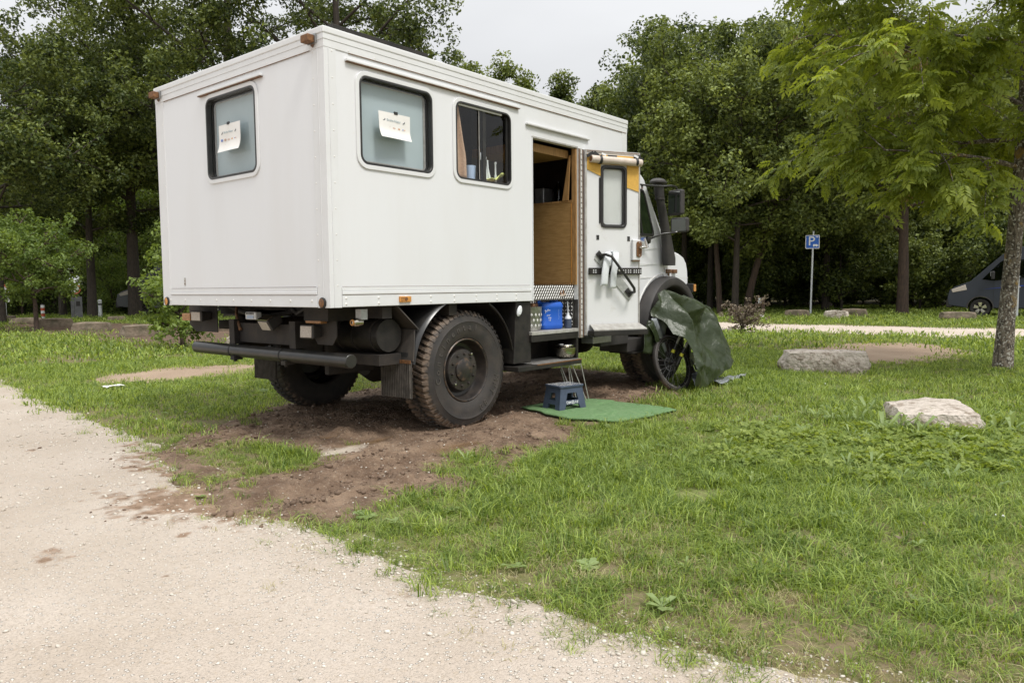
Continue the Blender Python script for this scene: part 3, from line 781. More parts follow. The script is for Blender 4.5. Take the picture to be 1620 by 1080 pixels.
# rain gutters
for nm, q in (('s', (0.171, 2.051, 2.733)), ('s', (2.147, 3.137, 2.617)), ('r', (0.729, 1.646, 2.731))):
    mb, m2 = MB(), MB()
    if nm == 's':
        mb.bb(q[0], q[1], -0.026, 0.0, q[2], q[2] + 0.016); m2.bb(q[0] + 0.004, q[1] - 0.004, -0.024, 0.0, q[2] - 0.005, q[2] - 0.0005)
    else:
        mb.bb(-0.026, 0.0, q[0], q[1], q[2], q[2] + 0.016); m2.bb(-0.024, 0.0, q[0] + 0.004, q[1] - 0.004, q[2] - 0.007, q[2] - 0.0005)
    g = mb.build('rain_gutter', MT['white2'], TR, smooth=0, bevel=0.003)
    m2.build('rusty_edge', MT['rustline'] if q[2] > 2.7 else MT['alu'], g, smooth=0)
# rivets
mb = MB()
def rivet(p, n, r=0.0065):
    p = Vector(p)
    if n == 's': mb.lathe([(0.0, -0.45 * r), (0.55 * r, -0.38 * r), (r, 0.0)], p, 'y', 8)
    else: mb.lathe([(0.0, -0.45 * r), (0.55 * r, -0.38 * r), (r, 0.0)], p, 'x', 8)
for x in np.arange(0.42, 2.2, 0.262):
    for z in (1.072, 1.112): rivet((x, -0.007, z), 's', 0.011)
for z in (1.072, 1.112): rivet((0.128, -0.007, z), 's', 0.010)
for y in np.arange(0.20, 2.28, 0.258): rivet((-0.007, y, 1.095), 'r', 0.011)
for z in np.arange(1.2, 2.78, 0.175):
    rivet((0.062, -0.004, z), 's'); rivet((-0.004, 0.118, z), 'r'); rivet((-0.004, WY - 0.118, z), 'r'); rivet((0.022, -0.004, z + 0.08), 's', 0.004)
for x in np.arange(0.2, 3.8, 0.235): rivet((x, -0.006, 2.806), 's', 0.006)
for y in np.arange(0.2, 2.3, 0.235): rivet((-0.006, y, 2.806), 'r', 0.006)
for x in np.arange(0.12, 2.2, 0.15): rivet((x, -0.005, 1.179), 's', 0.005)
for y in np.arange(0.2, 2.25, 0.15): rivet((-0.005, y, 1.179), 'r', 0.005)
for x0, x1, z0, z1 in (W1, W2):
    for x in np.linspace(x0, x1, 5): rivet((x, 0.0, z0 - 0.052), 's', 0.004); rivet((x, 0.0, z1 + 0.045), 's', 0.004)
    for z in np.linspace(z0, z1, 4)[1:-1]: rivet((x0 - 0.048, 0, z), 's', 0.004); rivet((x1 + 0.048, 0, z), 's', 0.004)
o = mb.build('rivets', MT['rivet'], TR, kind='stuff')

# windows: white flange, black rubber, pane (and the closed blind behind it)
def window(rect, plane, out, kind):
    """plane(d)(u, v) maps to 3-D with d metres inwards"""
    u0, u1, z0, z1 = rect
    r = 0.065
    inn = rrect(u0, u1, z0, z1, r); outr = rrect(u0 - 0.033, u1 + 0.033, z0 - 0.033, z1 + 0.033, r + 0.033)
    mb = MB(); mb.ring(inn, outr, plane(-0.011), plane(0.002))
    fl = mb.build('window', MT['white2'], TR, smooth=30, bevel=0.003)
    i2 = rrect(u0 + 0.016, u1 - 0.016, z0 + 0.016, z1 - 0.016, r - 0.012)
    i3 = rrect(u0 + 0.024, u1 - 0.024, z0 + 0.024, z1 - 0.024, r - 0.018)
    if kind == 'blind':
        mb = MB(); mb.ring(i2, inn, plane(-0.013), plane(0.03)); mb.build('rubber_seal', MT['blackgloss'], fl, smooth=30, bevel=0.003)
        mb = MB(); mb.ring(i3, rrect(u0 + 0.002, u1 - 0.002, z0 + 0.002, z1 - 0.002, r), plane(0.03), plane(0.048)); mb.build('inner_seal', MT['rubber'], fl, smooth=30)
        mb = MB(); mb.prism(rrect(u0 + 0.003, u1 - 0.003, z0 + 0.003, z1 - 0.003, r - 0.002), plane(0.020), plane(0.024)); mb.build('pane', MT['glass'], fl, smooth=0)
        mb = MB(); mb.prism(rrect(u0 + 0.003, u1 - 0.003, z0 + 0.003, z1 - 0.003, r - 0.002), plane(0.055), plane(0.060)); mb.build('blind', MT['blind'], fl, smooth=0)
        # the inner frame strip beside the blind
        e = u1 if plane is S_ else u1
        mb = MB(); mb.ring(rrect(u0 + 0.046, u1 - 0.046, z0 + 0.036, z1 - 0.036, 0.02), rrect(u0 + 0.026, u1 - 0.026, z0 + 0.026, z1 - 0.026, 0.03), plane(0.0485), plane(0.054)); mb.build('blind_rail', MT['alu'], fl, smooth=0)
    return fl
S_ = lambda d: S(d)
R_ = lambda d: Rr(d)
window(W1, S_, -1, 'blind')
window(WR, R_, -1, 'blind')
# sliding window
u0, u1, z0, z1 = W2
fl = window(W2, S_, -1, 'slide')
inn = rrect(u0, u1, z0, z1, 0.065)
mb = MB(); mb.ring(rrect(u0 + 0.012, u1 - 0.012, z0 + 0.012, z1 - 0.012, 0.055), inn, S(-0.013), S(0.045)); mb.build('rubber_seal', MT['blackgloss'], fl, smooth=30)
mb = MB(); mb.bb(1.545, 1.560, 0.012, 0.030, z0 + 0.012, z1 - 0.012); mb.bb(1.600, 1.640, 0.018, 0.042, z0 + 0.012, z1 - 0.012); mb.bb(1.900, 1.918, 0.012, 0.03, z0 + 0.012, z1 - 0.012)
mb.build('sash_bar', MT['blackgloss'], fl, smooth=0, bevel=0.002)
MB().bb(1.543, 1.549, 0.010, 0.0125, z0 + 0.02, z1 - 0.02).build('sash_edge', MT['alu'], fl, smooth=0)
MB().bb(u0 + 0.02, u1 - 0.1, 0.006, 0.02, z1 - 0.026, z1 - 0.013).build('top_rail', MT['whiteplastic'], fl, smooth=0)
MB().bb(u0 + 0.004, 1.60, 0.020, 0.024, z0 + 0.004, z1 - 0.004).build('pane', MT['glass'], fl, smooth=0)
MB().bb(1.60, u1 - 0.004, 0.030, 0.034, z0 + 0.004, z1 - 0.004).build('pane', MT['glass'], fl, smooth=0)
# kitchen counter under the sliding window
MB().bb(1.14, 2.20, 0.05, 0.62, 1.995, 2.045).build('counter', MT['woodstrip'], TR, smooth=0)
MB().bb(1.16, 2.18, 0.06, 0.58, 1.19, 1.994).build('cupboard', MT['interior'], TR, smooth=0)

# lamps on the box
for y in (0.105, WY - 0.075):
    mb = MB(); mb.bb(-0.022, -0.016, y - 0.045, y + 0.045, 2.822, 2.885); p = mb.build('marker_lamp', MT['greymetal'], TR, smooth=0)
    MB().bb(-0.075, -0.022, y - 0.034, y + 0.05, 2.826, 2.876).build('lens', MT['rust'], p, smooth=0, bevel=0.006)
    MB().prism([(0.045, 0), (-0.04, 0), (-0.01, -0.022)], lambda a, b: (-0.012, y + a * 0.5, 2.82 + b), lambda a, b: (-0.0165, y + a * 0.5, 2.82 + b)).build('rust_mark', MT['rustline'], p, smooth=0)
for y in (0.077, WY - 0.069):
    mb = MB(); mb.lathe([(0.0, -0.016), (0.030, -0.016), (0.038, -0.010), (0.038, 0.0)], (-0.004, y, 1.082), 'x', 24); p = mb.build('round_reflector', MT['rubber'], TR)
    mb = MB(); mb.lathe([(0.0, -0.021), (0.022, -0.020), (0.031, -0.0165)], (-0.004, y, 1.082), 'x', 20, PI * 0.5 if y > 1 else 0, PI * 1.5 if y > 1 else 2 * PI); mb.build('lens', MT['amber'] if y > 1 else MT['lampdirty'], p)
    if y > 1:
        mb = MB(); mb.lathe([(0.0, -0.021), (0.022, -0.020), (0.031, -0.0165)], (-0.004, y, 1.082), 'x', 20, -PI * 0.5, PI * 0.5); mb.build('lens', MT['lampdirty'], p)
sl = MB().bb(0.613, 0.727, -0.022, -0.007, 1.074, 1.118).build('side_marker', MT['amber'], TR, smooth=0, bevel=0.004)
mb = MB(); mb.lathe([(0, -0.026), (0.012, -0.026), (0.014, -0.022)], (0.675, 0, 1.098), 'y', 12)
for i in range(4):
    for k in range(3): mb.lathe([(0, -0.0235), (0.004, -0.0232), (0.004, -0.022)], (0.628 + 0.011 * i, 0, 1.086 + 0.010 * k), 'y', 6)
mb.build('reflector_dots', MT['rust'], sl)
MB().bb(-0.003, 0.0, 1.998, 2.022, 1.215, 1.283).build('data_plate', MT['alu'], TR, smooth=0)
lines('plate_marks', [(-0.0036, -0.003, 2.002, 2.018, 1.225, 1.240), (-0.0036, -0.003, 2.002, 2.018, 1.252, 1.258)], MT['rustline'])
# solar panel lying on the roof
MB().bb(0.12, 1.02, 0.06, 0.78, 2.924, 2.985).build('solar_panel', MT['black'], TR, smooth=0, bevel=0.003)

# ------------------------------------------------------------------ doorway and step well
# hinge-side jamb: aluminium angle with a row of bright lozenges, wooden edging inside
j = MB().bb(2.955, 3.034, -0.016, -0.0005, 0.672, 2.515).build('hinge_strip', MT['alu'], TR, smooth=0, bevel=0.002)
MB().bb(2.958, 2.974, -0.019, -0.0165, 0.675, 2.512).build('edge_strip', MT['rustline'], j, smooth=0)
MB().bb(3.016, 3.030, -0.019, -0.0165, 0.675, 2.512).build('edge_strip', MT['rustline'], j, smooth=0)
mb = MB()
for z in np.arange(0.70, 2.5, 0.052): mb.bb(2.987, 3.003, -0.0215, -0.0165, z, z + 0.036)
mb.build('hinge_knuckles', MT['diamondtop'], j, smooth=0, kind='stuff')
MB().bb(2.957, 3.03, 0.002, 0.044, 0.675, ZB - 0.004).build('jamb_foot', MT['diamond'], TR, smooth=0)
MB().bb(2.928, 2.948, 0.002, 0.05, 1.195, 2.51).build('door_jamb', MT['woodstrip'], TR, smooth=0)
MB().bb(2.236, 2.246, -0.006, 0.05, ZB, 2.515).build('door_jamb', MT['white2'], TR, smooth=0)
MB().bb(2.236, 2.955, -0.006, 0.05, 2.516, 2.530).build('door_head', MT['alu'], TR, smooth=0)
pn = MB().bb(2.930, 2.946, 0.052, 1.25, 1.215, 2.000).build('kitchen_panel', MT['wood'], TR, smooth=0)
MB().bb(2.924, 2.948, 0.045, 1.25, 2.000, 2.020).build('panel_edging', MT['woodstrip'], pn, smooth=0)
MB().bb(2.920, 2.946, 0.060, 1.25, 1.195, 1.213).build('panel_edging', MT['woodstrip'], pn, smooth=0)
MB().bb(2.925, 2.9295, 0.052, 0.058, 1.215, 2.000).build('panel_edging', MT['amber'], pn, smooth=0)
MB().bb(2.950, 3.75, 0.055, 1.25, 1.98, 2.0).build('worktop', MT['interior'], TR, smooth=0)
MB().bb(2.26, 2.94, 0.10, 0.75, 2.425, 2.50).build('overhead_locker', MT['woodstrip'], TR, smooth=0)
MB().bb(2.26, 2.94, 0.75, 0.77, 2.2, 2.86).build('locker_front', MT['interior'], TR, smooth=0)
mb = MB(); mb.add([(2.915, 0.085, 2.02), (2.927, 0.085, 2.02), (2.927, 0.060, 2.45), (2.915, 0.060, 2.45), (2.915, 0.155, 2.02), (2.927, 0.155, 2.02), (2.927, 0.075, 2.45), (2.915, 0.075, 2.45)],
       [(0, 1, 2, 3), (4, 7, 6, 5), (0, 4, 5, 1), (1, 5, 6, 2), (2, 6, 7, 3), (3, 7, 4, 0)]); mb.build('wooden_lath', MT['woodstrip'], TR, smooth=0)
# things standing on the worktop behind, barely lit
def well():
    mb = MB(); mb.bb(2.246, 2.95, 0.500, 0.515, 0.77, 1.19); mb.bb(2.9495, 2.962, 0.05, 0.515, 0.77, 1.19); mb.bb(2.232, 2.2455, 0.05, 0.515, 0.77, 1.19)
    w = mb.build('step_well', MT['diamond'], TR, smooth=0)
    mb = MB()
    def loz(p, a, b, n):  # lozenge stud
        p, a, b, n = Vector(p), Vector(a), Vector(b), Vector(n)
        mb.add([p + a, p + b, p - a, p - b, p + n], [(0, 1, 4), (1, 2, 4), (2, 3, 4), (3, 0, 4)])
    k = 0
    for zi, z in enumerate(np.arange(0.80, 1.19, 0.036)):
        for yi, y in enumerate(np.arange(0.07, 0.5, 0.036)):
            s = 1 if (zi + yi) % 2 else -1
            loz((2.9494, y, z), (0, 0.012 * s, 0.014), (0, 0.006, -0.005 * s), (-0.004, 0, 0))
        for x in np.arange(2.27, 2.94, 0.036):
            s = 1 if (zi + k) % 2 else -1; k += 1
            loz((x, 0.4995, z), (0.012 * s, 0, 0.014), (0.006, 0, -0.005 * s), (0, -0.004, 0))
    # front face of the well's upper lip
    for zi, z in enumerate((1.072, 1.098, 1.124, 1.150, 1.176)):
        for x in np.arange(2.27, 2.93, 0.036): loz((x + (0.018 if zi % 2 else 0), 0.0415, z), (0.010, 0, 0.016), (-0.007, 0, 0.004), (0, -0.006, 0))
    mb.build('lozenges', MT['diamondtop'], w, smooth=0, kind='stuff')
    MB().bb(2.247, 2.949, 0.042, 0.060, ZB + 0.002, 1.193).build('tread_plate_lip', MT['diamond'], w, smooth=0)
well()
MB().bb(2.205, 2.950, -0.014, 0.52, 0.735, 0.768).build('step_shelf', MT['alu'], TR, smooth=0, bevel=0.004)
MB().bb(2.205, 2.950, -0.008, 0.52, 0.672, 0.733).build('shelf_edge', MT['black'], TR, smooth=0, bevel=0.004)
# black skirt box behind the wheel and the lower step
mb = MB(); mb.prism([(1.98, 0.49), (2.232, 0.49), (2.232, 1.046), (2.02, 1.046)], lambda a, b: (a, 0.02, b), lambda a, b: (a, 0.50, b)); mb.build('side_skirt', MT['black'], TR, smooth=0, bevel=0.006)
st = MB().bb(1.95, 2.935, -0.06, 0.36, 0.425, 0.470).build('lower_step', MT['black'], TR, smooth=0, bevel=0.005)
mb = MB()
for x in np.arange(2.24, 2.92, 0.026):
    for y in np.arange(-0.045, 0.30, 0.030): mb.bb(x, x + 0.014, y, y + 0.018, 0.470, 0.4735)
mb.build('grip_studs', MT['alu'], st, smooth=0, kind='stuff')
MB().bb(2.22, 2.93, -0.064, -0.058, 0.462, 0.472).build('step_nosing', MT['rust'], st, smooth=0)
MB().bb(2.915, 2.945, -0.01, 0.34, 0.472, 0.671).build('step_side', MT['black'], TR, smooth=0)
MB().bb(2.21, 2.945, 0.345, 0.36, 0.472, 0.671).build('step_back', MT['chassis'], TR, smooth=0)
p = MB(); p.lathe([(0.0, -0.030), (0.03, -0.028), (0.044, -0.012), (0.044, 0.0)], (0, 0, 0), 'y', 24)
o = p.build('side_light', MT['whiteplastic'], TR); o.location = (2.035, 0.0, 0.965); o.scale = (0.62, 0.7, 1.15); o.rotation_euler = (0, math.radians(24), 0)

# ------------------------------------------------------------------ the entrance door, folded out almost flat (local frame: x along the door, -y the inner face)
DA = math.radians(-27)
dm = MB(); holed(dm, 0.0, 0.652, 0.690, 2.512, [(0.190, 0.480, 1.765, 2.360)], lambda u, v: (u, -0.020, v), lambda u, v: (u, 0.020, v))
door = dm.build('entrance_door', MT['doorwhite'], TR, smooth=0); door.location = (3.036, -0.02, 0); door.rotation_euler = (0, 0, DA); door.scale = (0.968, 1, 1)
D = lambda y: (lambda u, v: (u, y, v))
def dpart(mb, name, m, **k): return mb.build(name, m, door, **k)
ins = rrect(0.192, 0.478, 1.767, 2.358, 0.045)
mb = MB(); mb.ring(rrect(0.207, 0.463, 1.782, 2.343, 0.034), rrect(0.181, 0.489, 1.756, 2.369, 0.052), D(-0.034), D(0.026)); dpart(mb, 'window_seal', MT['blackgloss'], smooth=30, bevel=0.004)
mb = MB(); mb.ring(rrect(0.216, 0.448, 1.79, 2.335, 0.03), rrect(0.206, 0.464, 1.781, 2.344, 0.034), D(-0.022), D(-0.006)); dpart(mb, 'seal_lip', MT['rubber'], smooth=30)
dpart(MB().prism(ins, D(-0.008), D(-0.004)), 'pane', MT['glass'], smooth=0)
dpart(MB().prism(ins, D(0.004), D(0.009)), 'blind', MT['doorblind'], smooth=0)
mb = MB(); mb.bb(0.0, 0.020, -0.027, -0.0195, 0.69, 2.512); mb.bb(0.636, 0.652, -0.027, -0.0195, 0.69, 2.512); mb.bb(0.0205, 0.6355, -0.027, -0.0195, 2.487, 2.512); dpart(mb, 'edge_frame', MT['alu'], smooth=0, bevel=0.002)
dpart(MB().bb(0.02, 0.64, -0.0275, -0.021, 2.4965, 2.503), 'frame_groove', MT['rustline'], smooth=0)
F_ = -0.0225
for poly in ([(0.022, 2.470), (0.022, 2.319), (0.178, 2.262), (0.178, 2.470)], [(0.492, 2.470), (0.492, 2.160), (0.634, 2.122), (0.634, 2.470)], [(0.180, 2.378), (0.490, 2.378), (0.490, 2.470), (0.180, 2.470)]):
    dpart(MB().prism(poly, D(F_ - 0.006), D(-0.020)), 'foam_panel', MT['foam'], smooth=0)
dpart(MB().bb(0.26, 0.37, F_ - 0.008, -0.0288, 2.445, 2.470), 'tape', MT['tape'], smooth=0)
dpart(MB().bb(0.163, 0.177, F_ - 0.004, -0.02, 1.80, 2.245), 'black_edge', MT['rubber'], smooth=0)
# rolled fabric hung over the window on straps
mb = MB(); mb.tube([(0.048, -0.060, 2.418), (0.20, -0.062, 2.412), (0.34, -0.062, 2.413), (0.50, -0.062, 2.408), (0.642, -0.060, 2.406)], [0.036, 0.038, 0.036, 0.038, 0.036], 16)
rb = dpart(mb, 'rolled_blind', MT['beige'])
mb = MB(); mb.tube([(0.046, -0.06, 2.418), (0.060, -0.06, 2.418)], 0.027, 14); mb.build('roll_end', MT['rust'], rb)
for x in (0.150, 0.575):
    mb = MB(); mb.tube([(x - 0.013, -0.061, 2.412), (x + 0.015, -0.061, 2.411)], 0.041, 16); mb.build('strap', MT['tape'], rb)
for x, q in ((0.045, 0.5), (0.125, -0.6), (0.60, 0.25)):
    mb = MB(); mb.box((x, -0.050, 2.462), (0.085, 0.006, 0.030), ry=-q); mb.box((x + 0.05, -0.044, 2.455), (0.05, 0.008, 0.014), ry=q); mb.build('buckle', MT['tape'], rb, smooth=0)
for x in (0.20, 0.585):
    mb = MB(); mb.box((x, -0.056, 2.468), (0.05, 0.006, 0.02), ry=0.3); mb.build('clip', MT['whiteplastic'], rb, smooth=0)
# slots, perforated rail, grab handle, lock
for x, z in ((0.150, 1.662), (0.518, 1.654)): dpart(MB().bb(x - 0.017, x + 0.013, -0.024, -0.019, z - 0.024, z + 0.022), 'slot', MT['rubber'], smooth=0)
rl = dpart(MB().bb(0.038, 0.660, -0.050, -0.021, 1.294, 1.360), 'perforated_rail', MT['black'], smooth=0, bevel=0.003)
mb = MB()
for g in (0.075, 0.43, 0.49, 0.56, 0.615):
    for a in (0, 0.026):
        for b in (1.314, 1.335): mb.bb(g + a, g + a + 0.013, -0.0515, -0.0500, b - 0.004, b + 0.006)
mb.build('rail_holes', MT['white2'], rl, smooth=0, kind='stuff')
mb = MB(); mb.lathe([(0, -0.058), (0.010, -0.058), (0.013, -0.05)], (0.385, 0, 1.335), 'y', 12); mb.build('rail_bolt', MT['alu'], rl)
hd = dpart(MB().add([(0.105, -0.026, 1.450), (0.160, -0.026, 1.535), (0.580, -0.026, 1.100), (0.518, -0.026, 1.028), (0.105, -0.020, 1.450), (0.160, -0.020, 1.535), (0.580, -0.020, 1.100), (0.518, -0.020, 1.028)],
       [(0, 1, 2, 3), (4, 7, 6, 5), (0, 4, 5, 1), (1, 5, 6, 2), (2, 6, 7, 3), (3, 7, 4, 0)]), 'grab_plate', MT['galvaplate'], smooth=0)
hd.location = (0, -0.004, 0)
mb = MB(); mb.tube([(0.165, -0.040, 1.485), (0.185, -0.120, 1.488), (0.230, -0.152, 1.470), (0.38, -0.152, 1.300), (0.500, -0.152, 1.155), (0.522, -0.125, 1.118), (0.520, -0.038, 1.105)], 0.0145, 12)
gh = dpart(mb, 'grab_handle', MT['blackgloss'])
for x, z in ((0.163, 1.482), (0.508, 1.112)):
    mb = MB(); mb.box((x, -0.037, z), (0.085, 0.012, 0.055), ry=0.86); mb.build('handle_foot', MT['blackgloss'], gh, smooth=0, bevel=0.003)
lk = dpart(MB().bb(0.548, 0.640, -0.056, -0.021, 1.436, 1.645), 'lock_box', MT['white2'], smooth=0, bevel=0.008)
dpart(MB().bb(0.550, 0.638, -0.054, -0.022, 1.428, 1.4355), 'lock_rust', MT['rustline'], smooth=0)
mb = MB(); mb.prism(rrect(0.588, 0.650, 1.468, 1.625, 0.022), D(-0.068), D(-0.056)); pl = mb.build('lock_plate', MT['rust'], lk, bevel=0.003)
for z in (1.485, 1.61):
    mb = MB(); mb.lathe([(0, -0.073), (0.006, -0.072), (0.008, -0.068)], (0.62, 0, z), 'y', 10); mb.build('screw', MT['chrome'], lk)
mb = MB(); mb.lathe([(0.0, -0.100), (0.014, -0.100), (0.020, -0.068)], (0.628, 0, 1.565), 'y', 16); mb.build('spindle', MT['steel'], lk)
mb = MB(); mb.tube([(0.628, -0.098, 1.565), (0.655, -0.102, 1.567), (0.69, -0.102, 1.565)], 0.009, 10); mb.tube([(0.692, -0.102, 1.562), (0.682, -0.102, 1.60), (0.664, -0.100, 1.655)], [0.017, 0.014, 0.008], 10); mb.build('door_lever', MT['chrome'], lk)
# the step plate at the foot of the door
mb = MB(); mb.add([(0.050, -0.030, 0.803), (0.640, -0.030, 0.803), (0.660, -0.150, 0.752), (0.030, -0.150, 0.752), (0.050, -0.022, 0.793), (0.640, -0.022, 0.793), (0.660, -0.150, 0.742), (0.030, -0.150, 0.742)],
       [(0, 1, 2, 3), (4, 7, 6, 5), (0, 4, 5, 1), (1, 5, 6, 2), (2, 6, 7, 3), (3, 7, 4, 0)]); dpart(mb, 'door_step', MT['alu'], smooth=0)
dpart(MB().bb(0.024, 0.668, -0.158, -0.03, 0.690, 0.740), 'step_front', MT['black'], smooth=0, bevel=0.004)
vt = MB(); vt.bb(3.16, 3.50, -0.045, 0.10, 0.600, 0.668); vt.build('under_box', MT['greymetal'], TR, smooth=0, bevel=0.004)
mb = MB()
for z in (0.612, 0.625, 0.638, 0.651): mb.bb(3.17, 3.49, -0.049, -0.045, z, z + 0.006)
mb.build('vent_slats', MT['alu'], TR, smooth=0)

# ------------------------------------------------------------------ chassis
fr = MB(); fr.bb(0.20, 5.4, 0.72, 0.80, 0.72, 0.93); fr.bb(0.20, 5.4, 1.60, 1.68, 0.72, 0.93)
for x in (0.25, 0.9, 2.0, 3.3, 4.2): fr.bb(x, x + 0.08, 0.80, 1.60, 0.74, 0.90)
for x in (0.5, 1.2, 2.1, 3.0, 3.7): fr.bb(x, x + 0.09, 0.05, 2.35, 0.955, 1.044)
fr.build('chassis_frame', MT['chassis'], TR, smooth=0)
mb = MB(); mb.cyl((1.43, 0.4, 0.50), (1.43, 2.0, 0.50), 0.075); mb.lathe([(0.0, -0.2), (0.12, -0.19), (0.19, -0.08), (0.19, 0.08), (0.12, 0.19), (0, 0.2)], (1.43, 1.2, 0.50), 'x', 20)
mb.build('rear_axle', MT['chassis'], TR)
mb = MB(); mb.cyl((4.93, 0.4, 0.50), (4.93, 2.0, 0.50), 0.075); mb.lathe([(0.0, -0.2), (0.12, -0.19), (0.19, -0.08), (0.19, 0.08), (0.12, 0.19), (0, 0.2)], (4.93, 1.35, 0.50), 'x', 20); mb.build('front_axle', MT['chassis'], TR)
mb = MB(); mb.cyl((1.6, 1.2, 0.55), (3.6, 1.2, 0.68), 0.05); mb.bb(3.0, 4.0, 0.95, 1.5, 0.55, 0.9); mb.bb(2.2, 2.9, 1.7, 2.2, 0.5, 0.93); mb.build('drive_line', MT['chassis'], TR)
for y in (0.62, 1.78):
    mb = MB()
    pts = []
    for i in range(9 * 12 + 1):
        q = 2 * PI * i / 12; pts.append((1.43 + 0.075 * math.cos(q), y + 0.075 * math.sin(q), 0.55 + 0.40 * i / 108))
    mb.tube(pts, 0.014, 6); mb.build('coil_spring', MT['chassis'], TR)
mb = MB(); mb.cyl((0.62, 0.12, 0.82), (0.62, 0.68, 0.82), 0.125, 24); at = mb.build('air_tank', MT['black'], TR)
for y in (0.20, 0.42, 0.60):
    mb = MB(); mb.cyl((0.62, y - 0.012, 0.82), (0.62, y + 0.012, 0.82), 0.130, 24); mb.build('tank_strap', MT['chassis'], at)
mb = MB(); mb.bb(0.50, 0.72, 0.10, 0.62, 0.60, 0.68); mb.bb(0.45, 0.9, 0.65, 0.70, 0.5, 0.75); mb.build('tank_bracket', MT['chassis'], TR, smooth=0)
mb = MB(); mb.bb(0.22, 0.50, 0.33, 0.63, 0.94, 1.045); mb.build('mounting_box', MT['chassis'], TR, smooth=0)
mb = MB(); mb.bb(0.30, 0.36, 0.05, 0.11, 0.955, 1.03); mb.build('coupling_bracket', MT['greymetal'], TR, smooth=0)
mb = MB(); mb.lathe([(0, -0.05), (0.020, -0.05), (0.030, -0.035), (0.034, 0.0), (0.030, 0.03)], (0.31, 0.10, 0.935), 'x', 16); cp = mb.build('air_coupling', MT['steel'], TR)
mb = MB(); mb.lathe([(0.012, -0.056), (0.022, -0.054), (0.024, -0.048)], (0.31, 0.10, 0.935), 'x', 14); mb.build('coupling_cap', MT['amber'], cp)
# rear wheel guards
def arch(cx, cz, r, w0, w1, a0, a1, t=0.012, lip=0.035, n=28):
    prof = [(r, w1), (r, w0 + 0.06), (r - 0.012, w0 + 0.02), (r - lip, w0), (r - lip - 0.006, w0 + 0.006), (r - lip + 0.004, w0 + 0.022), (r - t - 0.012, w0 + 0.05), (r - t, w0 + 0.08), (r - t, w1)]
    mb = MB(); mb.lathe(prof, (cx, 0, cz), 'y', n, a0, a1); return mb
arch(1.36, 0.50, 0.635, -0.005, 0.42, math.radians(12), math.radians(63)).build('wheel_guard', MT['blackgloss'], TR, smooth=60)
arch(1.36, 0.50, 0.635, -0.005, 0.42, math.radians(112), math.radians(171)).build('wheel_guard', MT['blackgloss'], TR, smooth=60)
arch(1.36, 0.50, 0.635, -0.0, 0.42, math.radians(63), math.radians(112), lip=0.02).build('wheel_guard', MT['black'], TR, smooth=60)
q = arch(1.36, 0.50, 0.635, 0.0, 0.42, math.radians(15), math.radians(171)); 
for i, v in enumerate(q.v): q.v[i] = (v[0], WY - v[1], v[2])
q.build('wheel_guard', MT['black'], TR, smooth=60)
# bracket plates and ribbed mudflaps
def flap(x, y0, y1, z0, z1):
    f = MB().bb(x, x + 0.010, y0, y1, z0, z1 ).build('mudflap', MT['flap'], TR, smooth=0)
    mb = MB()
    n = 17
    for i in range(n):
        y = y0 + (y1 - y0) * (i + 0.5) / n
        mb.prism([(y - 0.0055, 0), (y - 0.003, -0.011), (y + 0.003, -0.011), (y + 0.0055, 0)], lambda a, b: (x + b, a, z0 + 0.004), lambda a, b: (x + b, a, z1 - 0.012))
    mb.build('flap_ribs', MT['flaprib'], f, smooth=0)
    MB().bb(x - 0.012, x - 0.001, y0, y1, z1 - 0.010, z1 + 0.016).build('flap_clamp', MT['rust'], f, smooth=0)
    return f
flap(0.715, -0.015, 0.330, 0.335, 0.615)
flap(0.715, 1.80, 2.15, 0.345, 0.62)
mb = MB(); mb.add([(0.735, -0.02, 0.62), (0.735, 0.29, 0.62), (0.80, 0.26, 0.86), (0.80, 0.03, 0.86), (0.742, -0.02, 0.62), (0.742, 0.29, 0.62), (0.807, 0.26, 0.86), (0.807, 0.03, 0.86)],
       [(0, 1, 2, 3), (4, 7, 6, 5), (0, 4, 5, 1), (1, 5, 6, 2), (2, 6, 7, 3), (3, 7, 4, 0)]); mb.build('guard_plate', MT['flap'], TR, smooth=0)
mb = MB(); mb.add([(0.62, 0.02, 1.04), (0.62, 0.34, 1.04), (0.82, 0.30, 0.86), (0.82, 0.01, 0.86), (0.63, 0.02, 1.045), (0.63, 0.34, 1.045), (0.83, 0.30, 0.865), (0.83, 0.01, 0.865)],
       [(0, 1, 2, 3), (4, 7, 6, 5), (0, 4, 5, 1), (1, 5, 6, 2), (2, 6, 7, 3), (3, 7, 4, 0)]); mb.build('guard_plate', MT['flap'], TR, smooth=0)
# rear bar
mb = MB(); mb.cyl((0.20, 0.045, 0.662), (0.20, 2.235, 0.672), 0.052, 24); br = mb.build('rear_bar', MT['blackgloss'], TR, bevel=0.006)
for y in (0.88, 1.62):
    mb = MB(); mb.cyl((0.20, y - 0.007, 0.667), (0.20, y + 0.007, 0.667), 0.0545, 24); mb.build('joint_ring', MT['rubber'], br)
    mb = MB(); mb.bb(0.15, 0.23, y - 0.09, y - 0.03, 0.595, 0.625); mb.cyl((0.18, y - 0.06, 0.58), (0.18, y - 0.06, 0.63), 0.016, 10); mb.build('bar_clamp', MT['chassis'], br, smooth=0)
for y in (0.76, 1.64):
    mb = MB(); mb.add([(0.20, y - 0.03, 0.64), (0.20, y + 0.03, 0.64), (0.20, y + 0.03, 0.70), (0.20, y - 0.03, 0.70), (0.75, y - 0.03, 0.72), (0.75, y + 0.03, 0.72), (0.75, y + 0.03, 0.80), (0.75, y - 0.03, 0.80)],
        [(0, 1, 2, 3), (4, 7, 6, 5), (0, 4, 5, 1), (1, 5, 6, 2), (2, 6, 7, 3), (3, 7, 4, 0)]); mb.build('bar_strut', MT['chassis'], br, smooth=0)
